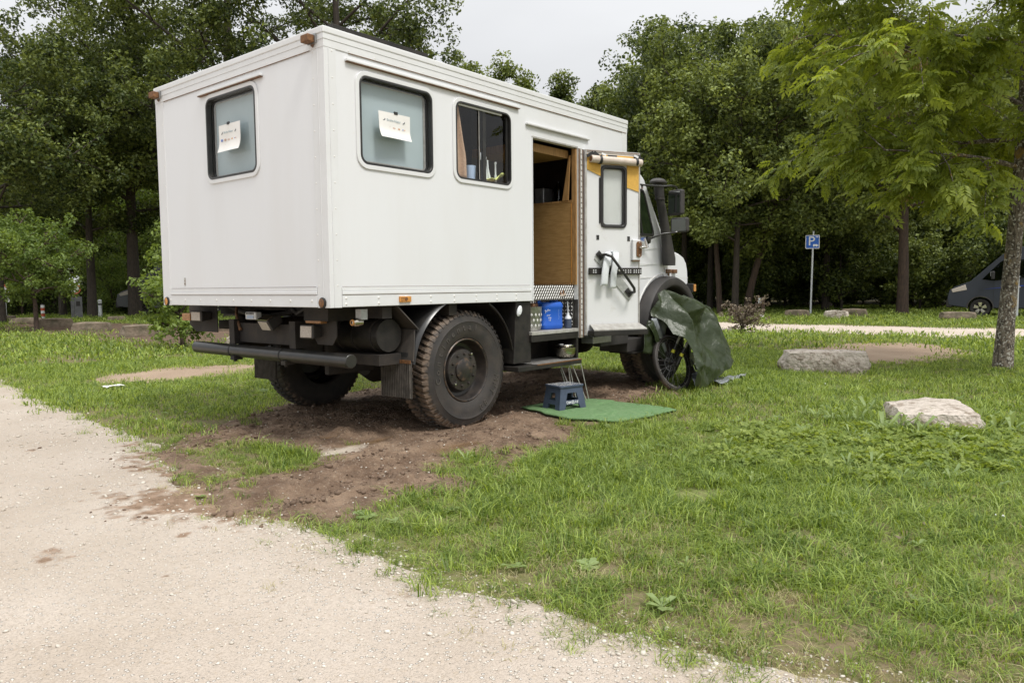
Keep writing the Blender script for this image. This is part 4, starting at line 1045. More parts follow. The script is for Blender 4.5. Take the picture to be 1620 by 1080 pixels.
# tail lamps
def lamp_cube(c, s, rz=0.0, ry=0.0, top=None):
    mb = MB(); x, y, z = s
    mb.add([(-x / 2, -y / 2, -z / 2), (-x / 2, y / 2, -z / 2), (-x / 2, y / 2, z / 2), (-x / 2, -y / 2, z / 2), (x / 2, -y * 0.36, -z * 0.36), (x / 2, y * 0.36, -z * 0.36), (x / 2, y * 0.36, z * 0.36), (x / 2, -y * 0.36, z * 0.36)],
           [(0, 1, 2, 3), (4, 7, 6, 5), (0, 4, 5, 1), (1, 5, 6, 2), (2, 6, 7, 3), (3, 7, 4, 0)])
    o = mb.build('work_lamp', MT['plastic'], TR, smooth=0, bevel=0.01); o.location = c; o.rotation_euler = (0, ry, rz)
    MB().bb(-x / 2 - 0.006, -x / 2 - 0.001, -y * 0.40, y * 0.40, -z * 0.40, z * 0.40).build('lens', MT['lens'], o, smooth=0, bevel=0.003)
    if top: MB().bb(-x / 2, x * 0.1, -y * 0.46, y * 0.46, z / 2 + 0.001, z / 2 + 0.007).build('lamp_hood', MT['chrome'], o, smooth=0)
    return o
MB().bb(0.225, 0.285, 0.430, 0.620, 0.920, 0.986).build('tail_lamp', MT['amberwood'], TR, smooth=0, bevel=0.004)
lamp_cube((0.25, 0.575, 0.855), (0.11, 0.155, 0.108), 0.1, 0.05)
lamp_cube((0.22, 1.07, 0.922), (0.13, 0.20, 0.095), -0.15, -0.50, True)
MB().bb(0.225, 0.285, 2.395, 2.545, 0.900, 0.965).build('tail_lamp', MT['amberwood'], TR, smooth=0, bevel=0.004)
lamp_cube((0.25, 2.225, 0.945), (0.11, 0.195, 0.095), 0.0, 0.0)
MB().prism([(0.34, 1.04), (0.62, 1.04), (0.62, 0.80), (0.58, 0.755), (0.40, 0.755), (0.345, 0.82)], lambda a, b: (0.305, a, b), lambda a, b: (0.312, a, b)).build('lamp_plate', MT['flap'], TR, smooth=0)
MB().prism([(2.06, 1.04), (2.56, 1.04), (2.56, 0.86), (2.44, 0.80), (2.06, 0.80)], lambda a, b: (0.305, a, b), lambda a, b: (0.312, a, b)).build('lamp_plate', MT['chassis'], TR, smooth=0)
mb = MB(); mb.bb(0.24, 0.30, 1.33, 1.49, 0.93, 0.995); pb = mb.build('plate_lamp', MT['whiteplastic'], TR, smooth=0, bevel=0.01)
mb = MB(); mb.bb(0.236, 0.2395, 1.36, 1.46, 0.938, 0.965); mb.build('lens', MT['greyblue'], pb, smooth=0)
mb = MB()
for i in range(6): mb.bb(0.237, 0.2395, 1.36 + i * 0.02, 1.368 + i * 0.02, 0.972, 0.988)
mb.build('grille_slots', MT['rubber'], pb, smooth=0)
mb = MB(); mb.bb(0.5, 0.53, 1.2, 1.75, 0.965, 1.0); mb.build('white_conduit', MT['whiteplastic'], TR, smooth=0)
mb = MB(); mb.tube([(0.3, 1.72, 1.03), (0.26, 1.66, 0.97), (0.24, 1.60, 0.90), (0.24, 1.57, 0.845)], 0.012, 10); hz_ = mb.build('drain_hose', MT['rustline'], TR)
mb = MB(); mb.tube([(0.24, 1.572, 0.855), (0.24, 1.565, 0.838)], 0.016, 10); mb.build('hose_clip', MT['rust'], hz_)
mb = MB(); mb.tube([(0.55, 2.1, 0.93), (0.5, 1.9, 0.86), (0.45, 1.55, 0.82), (0.42, 1.25, 0.79), (0.5, 0.95, 0.83)], 0.045, 12); mb.build('exhaust_pipe', MT['chassis'], TR)
mb = MB(); mb.tube([(0.4, 2.0, 1.03), (0.42, 1.8, 0.98), (0.45, 1.5, 0.95), (0.45, 1.2, 0.98), (0.4, 0.9, 1.03)], 0.022, 8); mb.tube([(0.3, 0.9, 1.03), (0.28, 0.8, 0.99), (0.3, 0.72, 1.03)], 0.02, 8); mb.build('brake_hose', MT['rubber'], TR)
mb = MB(); mb.bb(0.32, 0.60, 0.72, 0.98, 0.74, 0.86); mb.build('hitch_block', MT['chassis'], TR, smooth=0, bevel=0.01)
mb = MB(); mb.bb(0.45, 0.55, 1.75, 2.3, 0.82, 0.90); mb.build('cross_member', MT['chassis'], TR, smooth=0)

# ------------------------------------------------------------------ wheels
def make_wheel(c, side, steer=0.0, words=True):
    """side -1: outer face towards -y"""
    W = bpy.data.objects.new('wheel', None); COL.objects.link(W); W.parent = TR; W.location = c
    W.rotation_euler = (0, 0, steer + (0 if side < 0 else PI))
    prof = [(0.250, -0.120), (0.262, -0.142), (0.300, -0.160), (0.345, -0.168), (0.385, -0.165), (0.392, -0.169), (0.398, -0.164), (0.430, -0.156), (0.452, -0.146), (0.466, -0.128), (0.470, -0.09), (0.472, 0.0),
            (0.470, 0.09), (0.466, 0.128), (0.452, 0.146), (0.398, 0.164), (0.345, 0.168), (0.262, 0.142), (0.25, 0.12)]
    mb = MB(); mb.lathe(prof, (0, 0, 0), 'y', 72)
    n = 58
    for i in range(n):
        for s in (-1, 1):
            q = 2 * PI * (i + (0.5 if s > 0 else 0)) / n
            M = Matrix.Rotation(-q, 3, 'Y')
            def put(pts, F): mb.add([M @ Vector(p) for p in pts], F)
            w = 0.0145; y0, y1 = s * 0.035, s * 0.152
            sk = 0.016
            put([(0.462, y0, -w - sk), (0.462, y0, w - sk), (0.440, y1, w + sk), (0.440, y1, -w + sk), (0.484, y0, -w * 0.86 - sk), (0.484, y0, w * 0.86 - sk), (0.479, s * 0.128, w * 0.86 + sk * 0.7), (0.479, s * 0.128, -w * 0.86 + sk * 0.7), (0.440, s * 0.160, w * 0.86 + sk), (0.440, s * 0.160, -w * 0.86 + sk)],
                [(4, 5, 6, 7), (7, 6, 8, 9), (0, 4, 7, 3), (3, 7, 9), (1, 2, 6, 5), (2, 8, 6), (0, 1, 5, 4), (9, 8, 2, 3)])
    for i in range(n):
        q = 2 * PI * (i + 0.25) / n; M = Matrix.Rotation(-q, 3, 'Y')
        mb.add([M @ Vector(p) for p in [(0.46, -0.03, -0.016), (0.46, -0.03, 0.016), (0.46, 0.03, 0.016), (0.46, 0.03, -0.016), (0.487, -0.026, -0.013), (0.487, -0.026, 0.013), (0.487, 0.026, 0.013), (0.487, 0.026, -0.013)]],
               [(4, 5, 6, 7), (0, 4, 7, 3), (1, 2, 6, 5), (0, 1, 5, 4), (2, 3, 7, 6)])
    t = mb.build('tyre', MT['tyre'], W, smooth=35)
    me = t.data; co = np.zeros(len(me.vertices) * 3, np.float32); me.vertices.foreach_get('co', co); co = co.reshape(-1, 3)
    r = np.hypot(co[:, 0], co[:, 2]); ang = np.arctan2(co[:, 2], co[:, 0])
    lead = np.clip(-co[:, 0] / 0.45, -0.4, 1)
    mudv = np.clip((r - 0.415) / 0.04, 0, 1) * (0.47 + 0.20 * lead) - 0.24 * (np.abs(co[:, 1]) < 0.125) + 0.18 * np.clip((-co[:, 2] - 0.25) / 0.3, 0, 1)
    a = me.attributes.new('mud', 'FLOAT', 'POINT'); a.data.foreach_set('value', mudv.astype(np.float32))
    rp = [(0.250, -0.120), (0.256, -0.141), (0.249, -0.147), (0.240, -0.142), (0.234, -0.120), (0.228, -0.070), (0.215, -0.050), (0.190, -0.045), (0.176, -0.058), (0.172, -0.088), (0.164, -0.099), (0.120, -0.104), (0.092, -0.106), (0.090, -0.118), (0.080, -0.124), (0.0, -0.124)]
    mb = MB(); mb.lathe(rp, (0, 0, 0), 'y', 56); rm = mb.build('rim', MT['rim'], W, smooth=35)
    me = rm.data; co = np.zeros(len(me.vertices) * 3, np.float32); me.vertices.foreach_get('co', co); co = co.reshape(-1, 3)
    r = np.hypot(co[:, 0], co[:, 2])
    a = me.attributes.new('mud', 'FLOAT', 'POINT'); a.data.foreach_set('value', (0.45 * (np.abs(r - 0.25) < 0.01) + 0.38 * (np.abs(r - 0.095) < 0.02)).astype(np.float32))
    mb = MB()
    for i in range(10):
        q = 2 * PI * (i + 0.3) / 10; mb.lathe([(0, -0.119), (0.006, -0.119), (0.0115, -0.112), (0.0125, -0.100)], (0.128 * math.cos(q), 0, 0.128 * math.sin(q)), 'y', 6)
    mb.build('wheel_nuts', MT['rim'], W)
    for i, q in enumerate((0.95, 3.95)):
        mb = MB(); mb.lathe([(0, -0.124), (0.010, -0.122), (0.014, -0.104)], (0.150 * math.cos(q), 0, 0.150 * math.sin(q)), 'y', 8); mb.build('wheel_bolt', MT['steel'], W)
    if words:
        for word, a0, da in (('Continental', math.radians(190), math.radians(-11.5)), ('MPT 80', math.radians(345), math.radians(-10))):
            for i, ch in enumerate(word):
                if ch == ' ': continue
                th = a0 + da * i
                me = text_mesh(ch, 0.072, 0.0032); me.materials.clear(); me.materials.append(MT['tyreletter'])
                # letters stand with their feet to the hub
                er = Vector((math.cos(th), 0, math.sin(th))); et = Vector((math.sin(th), 0, -math.cos(th))); nn = Vector((0, -1, 0))
                M = Matrix.Identity(4)
                for k in range(3): M[k][0] = et[k]; M[k][1] = er[k]; M[k][2] = nn[k]; M[k][3] = (er * 0.345 + nn * 0.1675)[k]
                me.transform(M)
                o = bpy.data.objects.new('raised_letter', me); COL.objects.link(o); o.parent = W
    return W
make_wheel((1.42, 0.215, 0.488), -1).scale = (1.045, 1.0, 1.045)
make_wheel((1.42, 2.185, 0.488), 1, words=False).scale = (1.045, 1.0, 1.045)
make_wheel((4.93, 0.275, 0.472), -1, math.radians(-7), words=False)
make_wheel((4.93, 2.125, 0.472), 1, math.radians(-7), words=False)

# ------------------------------------------------------------------ cab
def CY(z): return 0.12 + max(0.0, z - 1.70) * 0.10
prof = [(3.96, 0.78), (3.96, 2.36), (4.00, 2.44), (4.08, 2.472), (4.40, 2.480), (4.50, 2.462), (4.585, 2.405), (4.635, 2.30), (4.80, 1.99), (4.99, 1.66), (5.10, 1.610), (5.30, 1.572), (5.44, 1.525), (5.512, 1.455), (5.548, 1.36), (5.560, 1.25), (5.552, 1.02)]
for k in range(13):
    q = math.radians(32 + (148 - 32) * k / 12); prof.append((4.93 + 0.655 * math.cos(q), 0.62 + 0.655 * math.sin(q)))
prof += [(4.33, 0.86), (4.30, 0.78)]
mb = MB(); mb.prism(prof, lambda a, b: (a, CY(b), b), lambda a, b: (a, 2.30 - CY(b) + 0.02, b)); cab = mb.build('cab', MT['white'], TR, smooth=30, bevel=0.022)
def cabpart(mb, name, m, **k): return mb.build(name, m, cab, **k)
CS = lambda d: (lambda a, b: (a, CY(b) + d, b))
def shrink(poly, k):
    cx = sum(p[0] for p in poly) / len(poly); cz = sum(p[1] for p in poly) / len(poly)
    out = []
    n = len(poly)
    for i in range(n):
        p0, p1, p2 = Vector(poly[i - 1]), Vector(poly[i]), Vector(poly[(i + 1) % n])
        e1 = (p1 - p0).normalized(); e2 = (p2 - p1).normalized(); n1 = Vector((-e1.y, e1.x)); n2 = Vector((-e2.y, e2.x))
        if n1.dot(Vector((cx, cz)) - p1) < 0: n1 = -n1
        if n2.dot(Vector((cx, cz)) - p1) < 0: n2 = -n2
        b = (n1 + n2).normalized(); out.append(tuple(p1 + b * (k / max(0.4, b.dot(n1)))))
    return out
win = [(4.06, 1.745), (4.655, 1.745), (4.685, 1.765), (4.690, 1.81), (4.555, 2.235), (4.535, 2.268), (4.50, 2.282), (4.06, 2.282)]
cabpart(MB().ring(shrink(win, 0.030), win, CS(-0.010), CS(0.004)), 'window_seal', MT['blackgloss'], smooth=0, bevel=0.004)
cabpart(MB().prism(shrink(win, 0.028), CS(-0.003), CS(0.002)), 'side_window', MT['glassdark'], smooth=0)
cabpart(MB().prism(shrink(win, 0.026), CS(-0.001), CS(0.006)), 'reflection_panel', mat('painted_tree_reflection', (0.035, 0.05, 0.022), 0.5, c2=(0.11, 0.14, 0.06), ns=9), smooth=0)  # dark panel, green mottle painted in for trees reflected in the glass
cabpart(MB().prism([(4.412, 1.76), (4.442, 1.76), (4.385, 2.27), (4.355, 2.27)], CS(-0.008), CS(0.003)), 'window_bar', MT['blackgloss'], smooth=0)
ws = MB(); ws.add([(4.66, 0.30, 2.30), (4.66, 2.0, 2.30), (4.985, 2.08, 1.69), (4.985, 0.22, 1.69)], [(0, 1, 2, 3)]); o = cabpart(ws, 'windscreen', MT['glassdark'], smooth=0); o.location = (0.022, 0, 0.012)
cabpart(MB().bb(4.49, 4.515, 0.165, 0.185, 2.305, 2.335), 'roof_vent', MT['rubber'], smooth=0, bevel=0.004)
cabpart(MB().bb(4.475, 4.50, 0.158, 0.170, 2.285, 2.297), 'rust_spot', MT['rust'], smooth=0)
# door seams, pressed panel, crease
sm = MB(); sm.prism([(4.925, 1.30), (4.931, 1.30), (4.900, 1.70), (4.894, 1.70)], CS(-0.0018), CS(0.001)); sm.prism([(3.97, 1.268), (5.55, 1.268), (5.55, 1.273), (3.97, 1.273)], CS(-0.0022), CS(0.001))
o = cabpart(sm, 'panel_seam', MT['rivet'], smooth=0)
cabpart(MB().ring(rrect(4.0, 4.86, 1.432, 1.612, 0.04), rrect(3.992, 4.868, 1.424, 1.620, 0.046), CS(-0.003), CS(0.001)), 'pressed_panel', MT['white2'], smooth=30)
sm = MB()
pts = [(4.93 + 0.70 * math.cos(math.radians(a)), 0.116, 0.62 + 0.70 * math.sin(math.radians(a))) for a in range(92, 152, 6)]
sm.tube(pts, 0.006, 6); cabpart(sm, 'arch_bead', MT['rivet'])
for z in (1.62, 1.30): cabpart(MB().bb(4.905, 4.945, 0.108, 0.122, z - 0.03, z + 0.03), 'door_hinge', MT['white2'], smooth=0, bevel=0.004)
cabpart(MB().bb(4.90, 4.925, 0.106, 0.110, 1.60, 1.612), 'rust_spot', MT['rustline'], smooth=0)
text_part('model_lettering', '4000', 0.060, MT['signblue'], cab, Matrix.Translation((4.455, 0.1185, 1.703)) @ Matrix.Rotation(PI / 2, 4, 'X') @ Matrix.Scale(1.25, 4, (1, 0, 0)))
for x0, x1, nm in ((4.945, 5.075, 'turn_lamp'), (5.115, 5.215, 'turn_lamp')):
    MB().bb(x0, x1, 0.088, 0.118, 1.325, 1.372).build(nm, MT['lampdirty'], cab, smooth=0, bevel=0.008)
cabpart(MB().bb(4.935, 4.952, 0.106, 0.119, 1.315, 1.385), 'lamp_bracket', MT['white2'], smooth=0)
cabpart(MB().bb(5.02, 5.06, 0.117, 0.1195, 1.295, 1.322), 'rust_spot', MT['rustline'], smooth=0)
# black flared front guard
gp = [(0.535, 0.30), (0.535, 0.02), (0.545, -0.015), (0.575, -0.03), (0.645, -0.02), (0.668, 0.02), (0.668, 0.118), (0.640, 0.118), (0.640, 0.30)]
mb = MB(); mb.lathe(gp, (4.93, 0, 0.62), 'y', 40, math.radians(5), math.radians(178)); o = mb.build('front_guard', MT['plastic'], TR, smooth=50)
mb = MB(); mb.lathe([(0.60, 0.12), (0.60, 0.62), (0.0, 0.64)], (4.93, 0, 0.62), 'y', 32, math.radians(-5), math.radians(185)); mb.build('wheel_well', MT['chassis'], TR)
mb = MB(); mb.bb(5.50, 5.68, 0.10, 2.20, 0.62, 0.98); mb.build('front_bumper', MT['plastic'], TR, smooth=0, bevel=0.03)
mb = MB(); mb.bb(5.50, 5.555, 0.03, 0.118, 1.09, 1.20); p = mb.build('corner_lamp', MT['rubber'], TR, smooth=0, bevel=0.008); MB().bb(5.52, 5.575, 0.016, 0.029, 1.10, 1.19).build('lens', MT['amber'], p, smooth=0, bevel=0.005)
mb = MB(); mb.bb(3.40, 3.95, 0.02, 0.12, 0.55, 0.78); mb.bb(3.95, 4.3, 0.03, 0.4, 0.45, 0.60); mb.build('cab_step', MT['plastic'], TR, smooth=0, bevel=0.01)
MB().bb(3.97, 4.32, -0.02, 0.28, 0.435, 0.449).build('step_tread', MT['black'], TR, smooth=0)
# snorkel
mb = MB(); sy = 0.045
def oct_loft(mb, secs, n=14):
    V = []; F = []
    for (c, a, b, ex) in secs:
        for k in range(n):
            q = 2 * PI * k / n; cc, ss = math.cos(q), math.sin(q)
            V.append((c[0] + a * math.copysign(abs(cc) ** ex, cc), c[1] + b * math.copysign(abs(ss) ** ex, ss), c[2]))
    for i in range(len(secs) - 1):
        for k in range(n):
            k2 = (k + 1) % n; F.append((i * n + k, i * n + k2, (i + 1) * n + k2, (i + 1) * n + k))
    F.append(tuple(range(n))); o = (len(secs) - 1) * n; F.append(tuple(o + k for k in range(n)))
    mb.add(V, F)
oct_loft(mb, [((4.965, sy, 1.415), 0.105, 0.045, 0.5), ((4.955, sy, 1.50), 0.115, 0.048, 0.5), ((4.93, sy, 1.62), 0.090, 0.046, 0.6), ((4.86, sy, 1.85), 0.070, 0.044, 0.8), ((4.76, sy, 2.12), 0.060, 0.044, 0.95), ((4.742, sy, 2.16), 0.060, 0.046, 1)])
sn = mb.build('snorkel', MT['plastic'], TR, smooth=50, loc=(-0.05, 0, 0))
mb = MB(); oct_loft(mb, [((4.735, sy, 2.163), 0.068, 0.053, 1), ((4.728, sy, 2.195), 0.068, 0.053, 1)]); mb.build('snorkel_collar', MT['plastic'], sn)
mb = MB(); oct_loft(mb, [((4.728, sy, 2.198), 0.063, 0.050, 1), ((4.700, sy, 2.335), 0.068, 0.054, 1)]); mb.build('snorkel_neck', MT['plastic'], sn)
mb = MB(); oct_loft(mb, [((4.695, sy, 2.337), 0.095, 0.075, 1), ((4.692, sy, 2.350), 0.115, 0.092, 1), ((4.690, sy, 2.366), 0.115, 0.092, 1), ((4.686, sy, 2.392), 0.085, 0.07, 1), ((4.684, sy, 2.402), 0.05, 0.04, 1)], 20); mb.build('snorkel_cap', MT['plastic'], sn)
# mirrors on their arms
mb = MB(); mb.tube([(4.10, 0.05, 2.295), (4.30, -0.02, 2.285), (4.50, -0.10, 2.288), (4.60, -0.15, 2.300), (4.66, -0.17, 2.295), (4.685, -0.175, 2.26)], 0.0105, 8); ma_ = mb.build('mirror_arm', MT['blackgloss'], TR)
mb = MB(); mb.tube([(4.46, 0.07, 1.70), (4.50, 0.0, 1.735), (4.56, -0.07, 1.765), (4.66, -0.15, 1.778), (4.72, -0.17, 1.79), (4.735, -0.175, 1.82)], 0.011, 8); mb.tube([(4.44, 0.085, 1.655), (4.45, 0.07, 1.68), (4.46, 0.06, 1.73)], [0.02, 0.038, 0.03], 10); mb.build('mirror_arm', MT['blackgloss'], TR)
def mirror(c, w, h, d, tilt):
    mb = MB(); mb.box((0, 0, 0), (d, w, h)); o = mb.build('mirror', MT['plastic'], TR, smooth=0, bevel=0.022); o.location = c; o.rotation_euler = (0, 0, tilt)
    MB().bb(-d / 2 - 0.002, -d / 2 + 0.001, -w * 0.40, w * 0.40, -h * 0.42, h * 0.42).build('mirror_glass', MT['glassmirror'], o, smooth=0)
MT['glassmirror'] = mat('dark_mirror', (0.35, 0.36, 0.35), 0.05, 1.0)
mirror((4.665, -0.175, 2.115), 0.205, 0.285, 0.07, math.radians(-14))
mirror((4.735, -0.185, 1.866), 0.215, 0.165, 0.07, math.radians(4))
# ------------------------------------------------------------------ loose things on and round the truck
def notice(label, plane, u0, u1, z0, z1, sgn, curl_l=0.012):
    """a sheet of paper taped to a window; its foot curls away from the glass"""
    t = thing('paper_notice', label, 'paper notice', plane(-0.015)((u0 + u1) / 2, z1), group='paper notices taped to the windows')
    L = Vector(t.location)
    nu, nv = 12, 14
    V = []; F = []
    for back in (0, 1):
        for j in range(nv + 1):
            for i in range(nu + 1):
                a = i / nu; b = j / nv
                lift = 0.003 + 0.022 * max(0, (b - 0.55) / 0.45) ** 2 + curl_l * (1 - a) ** 3 * b + 0.003 * math.sin(a * 5) * b
                z = z1 + (z0 - z1) * (b - 0.03 * max(0, (b - 0.7)) ** 1)
                p = Vector(plane(-0.012 - lift + back * 0.0012)(u0 + (u1 - u0) * a, z)) - L
                V.append(p)
    m = (nu + 1) * (nv + 1)
    for j in range(nv):
        for i in range(nu):
            k = j * (nu + 1) + i
            F.append((k, k + 1, k + nu + 2, k + nu + 1)); F.append((m + k, m + k + nu + 1, m + k + nu + 2, m + k + 1))
    mb = MB(); mb.add(V, F); mb.build('sheet', MT['paper'], t, smooth=60)
    w = (u1 - u0)
    um = u0 + w * 0.54
    mb = MB()
    a = plane(-0.0185)(um - 0.017, z1 + 0.014); b = plane(-0.012)(um + 0.017, z1 - 0.006)
    mb.bb(a[0], b[0], a[1], b[1], a[2], b[2]); mb.build('tape', MT['tape'], t, smooth=0, world=True)
    return t
def print_on(t, plane, u0, u1, z0, z1, flip):
    """flat print: a name between two feather marks, a row of little badges, one line below"""
    L = Vector(t.location); w = u1 - u0; h = z1 - z0
    P = lambda a, b, d=0.0: Vector(plane(-0.0185 - d)(u0 + w * (a if not flip else 1 - a), z1 - h * b)) - L
    def quad(name, a0, a1, b0, b1, m, d=0.0):
        mb = MB(); mb.add([P(a0, b0, d), P(a1, b0, d), P(a1, b1, d), P(a0, b1, d)], [(0, 1, 2, 3)]); return mb
    def poly(pts, m, name):
        mb = MB(); mb.add([P(*p) for p in pts], [tuple(range(len(pts)))]); return mb.build(name, m, t, smooth=0)
    for a in (0.15, 0.77):
        poly([(a - 0.03, 0.345), (a + 0.02, 0.29), (a + 0.045, 0.235), (a + 0.05, 0.30), (a + 0.01, 0.345)], MT['inkdark'], 'feather_mark')
    ux = Vector(plane(0)(1, 0)) - Vector(plane(0)(0, 0)); ux = ux * (-1 if flip else 1)
    uz = Vector((0, 0, 1)); n = Vector(plane(-1)(0, 0)) - Vector(plane(0)(0, 0))
    def wr(txt, a, b, size, m, name):
        M = Matrix.Identity(4); o = P(a, b, 0.0004)
        for k in range(3): M[k][0] = ux[k]; M[k][1] = uz[k]; M[k][2] = n[k]; M[k][3] = o[k]
        text_part(name, txt, size, m, t, M, 0.0003)
    wr('Bruhn-Natur', 0.465, 0.295, 0.026, MT['ink'], 'printed_name')
    def blob(a, b, r, m, k=12):
        return poly([(a + r * math.cos(2 * PI * i / k), b + 0.82 * r * math.sin(2 * PI * i / k)) for i in range(k)], m, 'badge')
    def sq(a, b, r, m): return poly([(a - r, b - r), (a + r, b - r), (a + r, b + r), (a - r, b + r)], m, 'badge')
    sq(0.15, 0.56, 0.042, MT['inkblue']); wr('f', 0.155, 0.565, 0.020, MT['paper'], 'badge_letter')
    sq(0.31, 0.565, 0.042, MT['inkpink']); blob(0.31, 0.567, 0.022, MT['paper'])
    blob(0.47, 0.572, 0.045, MT['inkpink']); wr('P', 0.47, 0.575, 0.020, MT['paper'], 'badge_letter')
    blob(0.63, 0.570, 0.034, MT['inkorange'])
    blob(0.755, 0.570, 0.022, MT['inkblue'], 8); blob(0.805, 0.570, 0.022, MT['inkorange'], 8)
    poly([(0.30, 0.735), (0.62, 0.735), (0.62, 0.742), (0.30, 0.742)], MT['ink'], 'small_print')
t = notice('curled white paper notice taped to the big side window beside the sliding window', S_, 0.448, 0.752, 2.262, 2.448, 0)
print_on(t, S_, 0.448, 0.752, 2.262, 2.448, False)
t = notice('small white paper notice taped to the window in the rear wall', R_, 1.035, 1.345, 2.245, 2.455, 0, 0.0)
print_on(t, R_, 1.035, 1.345, 2.245, 2.455, True)

# curtain and the things on the window counter
t = thing('curtain', 'gathered brown curtain hanging inside the sliding window', 'curtain', (1.30, 0.075, 2.06))
V = []; F = []; nu, nv = 26, 14
for j in range(nv + 1):
    b = j / nv
    for i in range(nu + 1):
        a = i / nu
        w = 0.055 + 0.115 * min(1, 0.25 + b * 1.1)
        V.append((-0.035 + w * a + 0.02 * b, 0.020 * math.sin(a * 14 + b) * (0.5 + 0.5 * b) - 0.02, 0.60 * (1 - b)))
for j in range(nv):
    for i in range(nu): k = j * (nu + 1) + i; F.append((k, k + 1, k + nu + 2, k + nu + 1))
mb = MB(); mb.add(V, F); cl_ = mb.build('curtain_cloth', MT['curtain'], t, smooth=80); sd = cl_.modifiers.new('thick', 'SOLIDIFY'); sd.thickness = 0.004
mb = MB(); mb.cyl((-0.04, -0.02, 0.603), (0.62, -0.02, 0.603), 0.006, 8); mb.build('curtain_rail', MT['alu'], t)
CZ = 2.046
mb = MB(); mb.lathe([(0, 0.002), (0.040, 0.002), (0.048, 0.15), (0.044, 0.15), (0.037, 0.01), (0, 0.01)], (0, 0, 0), 'z', 20); o = mb.build('drinking_cup', MT['greyblue'], None, loc=(1.545, 0.115, CZ)); tag(o, 'pale blue cup on the counter behind the sliding window', 'cup')
t = thing('water_tap', 'white hooked water tap standing behind the sliding window', 'tap', (1.735, 0.12, CZ))
mb = MB(); mb.lathe([(0, 0.001), (0.035, 0.001), (0.028, 0.02), (0.020, 0.025)], (0, 0, 0), 'z', 16); mb.tube([(0, 0, 0.02), (0.0, 0, 0.10), (-0.012, 0, 0.17), (-0.015, 0, 0.21)], [0.027, 0.024, 0.020, 0.018], 12); mb.build('tap_body', MT['whiteplastic'], t)
mb = MB(); mb.tube([(0.03 * math.cos(a) - 0.03, 0, 0.235 + 0.035 * math.sin(a)) for a in np.linspace(-0.5, PI + 0.5, 14)], 0.016, 10); mb.build('hook', MT['whiteplastic'], t)
mb = MB(); mb.tube([(0.055, 0, 0.0), (0.052, 0, 0.08), (0.035, 0, 0.16), (0.034, 0, 0.225)], [0.014, 0.016, 0.010, 0.008], 10); mb.build('hand_spray', MT['whiteplastic'], t)
mb = MB(); mb.lathe([(0, 0.001), (0.012, 0.001), (0.012, 0.10), (0.008, 0.115), (0.008, 0.20), (0.011, 0.205), (0.011, 0.22), (0, 0.22)], (0, 0, 0), 'z', 12); o = mb.build('slim_bottle', MT['whiteplastic'], None, loc=(1.868, 0.115, CZ)); tag(o, 'slim white bottle beside the tap behind the sliding window', 'bottle')
V = []; F = []
for j in range(9):
    for i in range(11):
        a, b = i / 10, j / 8
        V.append((0.23 * (a - 0.5), 0.07 * (b - 0.5), 0.012 + 0.075 * max(0, a - 0.45) ** 1.2 * (1.6 - b) + 0.035 * (1 - b) * abs(math.sin(a * 6 + b * 3)) * (0.3 + a)))
for j in range(8):
    for i in range(10): k = j * 11 + i; F.append((k, k + 1, k + 12, k + 11))
mb = MB(); mb.add(V, F); o = mb.build('dish_cloth', MT['lime'], None, smooth=70, loc=(1.80, 0.085, CZ + 0.035)); tag(o, 'crumpled lime yellow cloth on the counter behind the sliding window', 'cloth'); sd = o.modifiers.new('thick', 'SOLIDIFY'); sd.thickness = 0.003
# dark things on the worktop seen through the door
mb = MB(); mb.lathe([(0, 0.001), (0.05, 0.001), (0.05, 0.16), (0.02, 0.20), (0.02, 0.24), (0, 0.24)], (0, 0, 0), 'z', 16); o = mb.build('dark_bottle', MT['glassdark'], None, loc=(3.12, 0.35, 2.001)); tag(o, 'dark bottle on the worktop inside the open doorway', 'bottle')
mb = MB(); mb.bb(-0.08, 0.08, -0.06, 0.06, 0.001, 0.20); o = mb.build('storage_tin', MT['greymetal'], None, bevel=0.01, loc=(3.2, 0.60, 2.001)); tag(o, 'square grey tin on the worktop inside the open doorway', 'tin')

# in the step well
SZ = 0.769
t = thing('water_canister', 'blue plastic water canister with white handwriting in the step well', 'canister', (2.655, 0.140, SZ), math.radians(-14))
cp = rrect(-0.135, 0.135, -0.088, 0.088, 0.045, 5)
mb = MB(); V = []; secs = [(0.001, 0.90), (0.012, 0.97), (0.045, 1.0), (0.052, 0.965), (0.200, 0.965), (0.207, 1.0), (0.228, 1.0), (0.252, 0.93), (0.262, 0.84)]
for z, k in secs: V += [(p[0] * k, p[1] * k, z) for p in cp]
n = len(cp); F = []
for i in range(len(secs) - 1):
    for k in range(n): k2 = (k + 1) % n; F.append((i * n + k, i * n + k2, (i + 1) * n + k2, (i + 1) * n + k))
F.append(tuple(range(n - 1, -1, -1))); F.append(tuple((len(secs) - 1) * n + k for k in range(n)))
mb.add(V, F); mb.build('body', MT['bluecan'], t, smooth=35, bevel=0.004)
mb = MB(); mb.tube([(-0.115, 0, 0.25), (-0.105, 0, 0.292), (-0.06, 0, 0.302), (0.02, 0, 0.300), (0.045, 0, 0.262)], [0.018, 0.019, 0.019, 0.019, 0.018], 10); mb.build('handle', MT['bluecan'], t)
mb = MB(); mb.lathe([(0.032, 0.255), (0.032, 0.288), (0.028, 0.292), (0, 0.292)], (0.085, 0, 0), 'z', 18); mb.build('cap', MT['bluecan'], t)
def scrawl(t, pts, m, y, r=0.0022):
    mb = MB()
    for s in pts: mb.tube([(p[0], y, p[1]) for p in s], r, 5)
    return mb
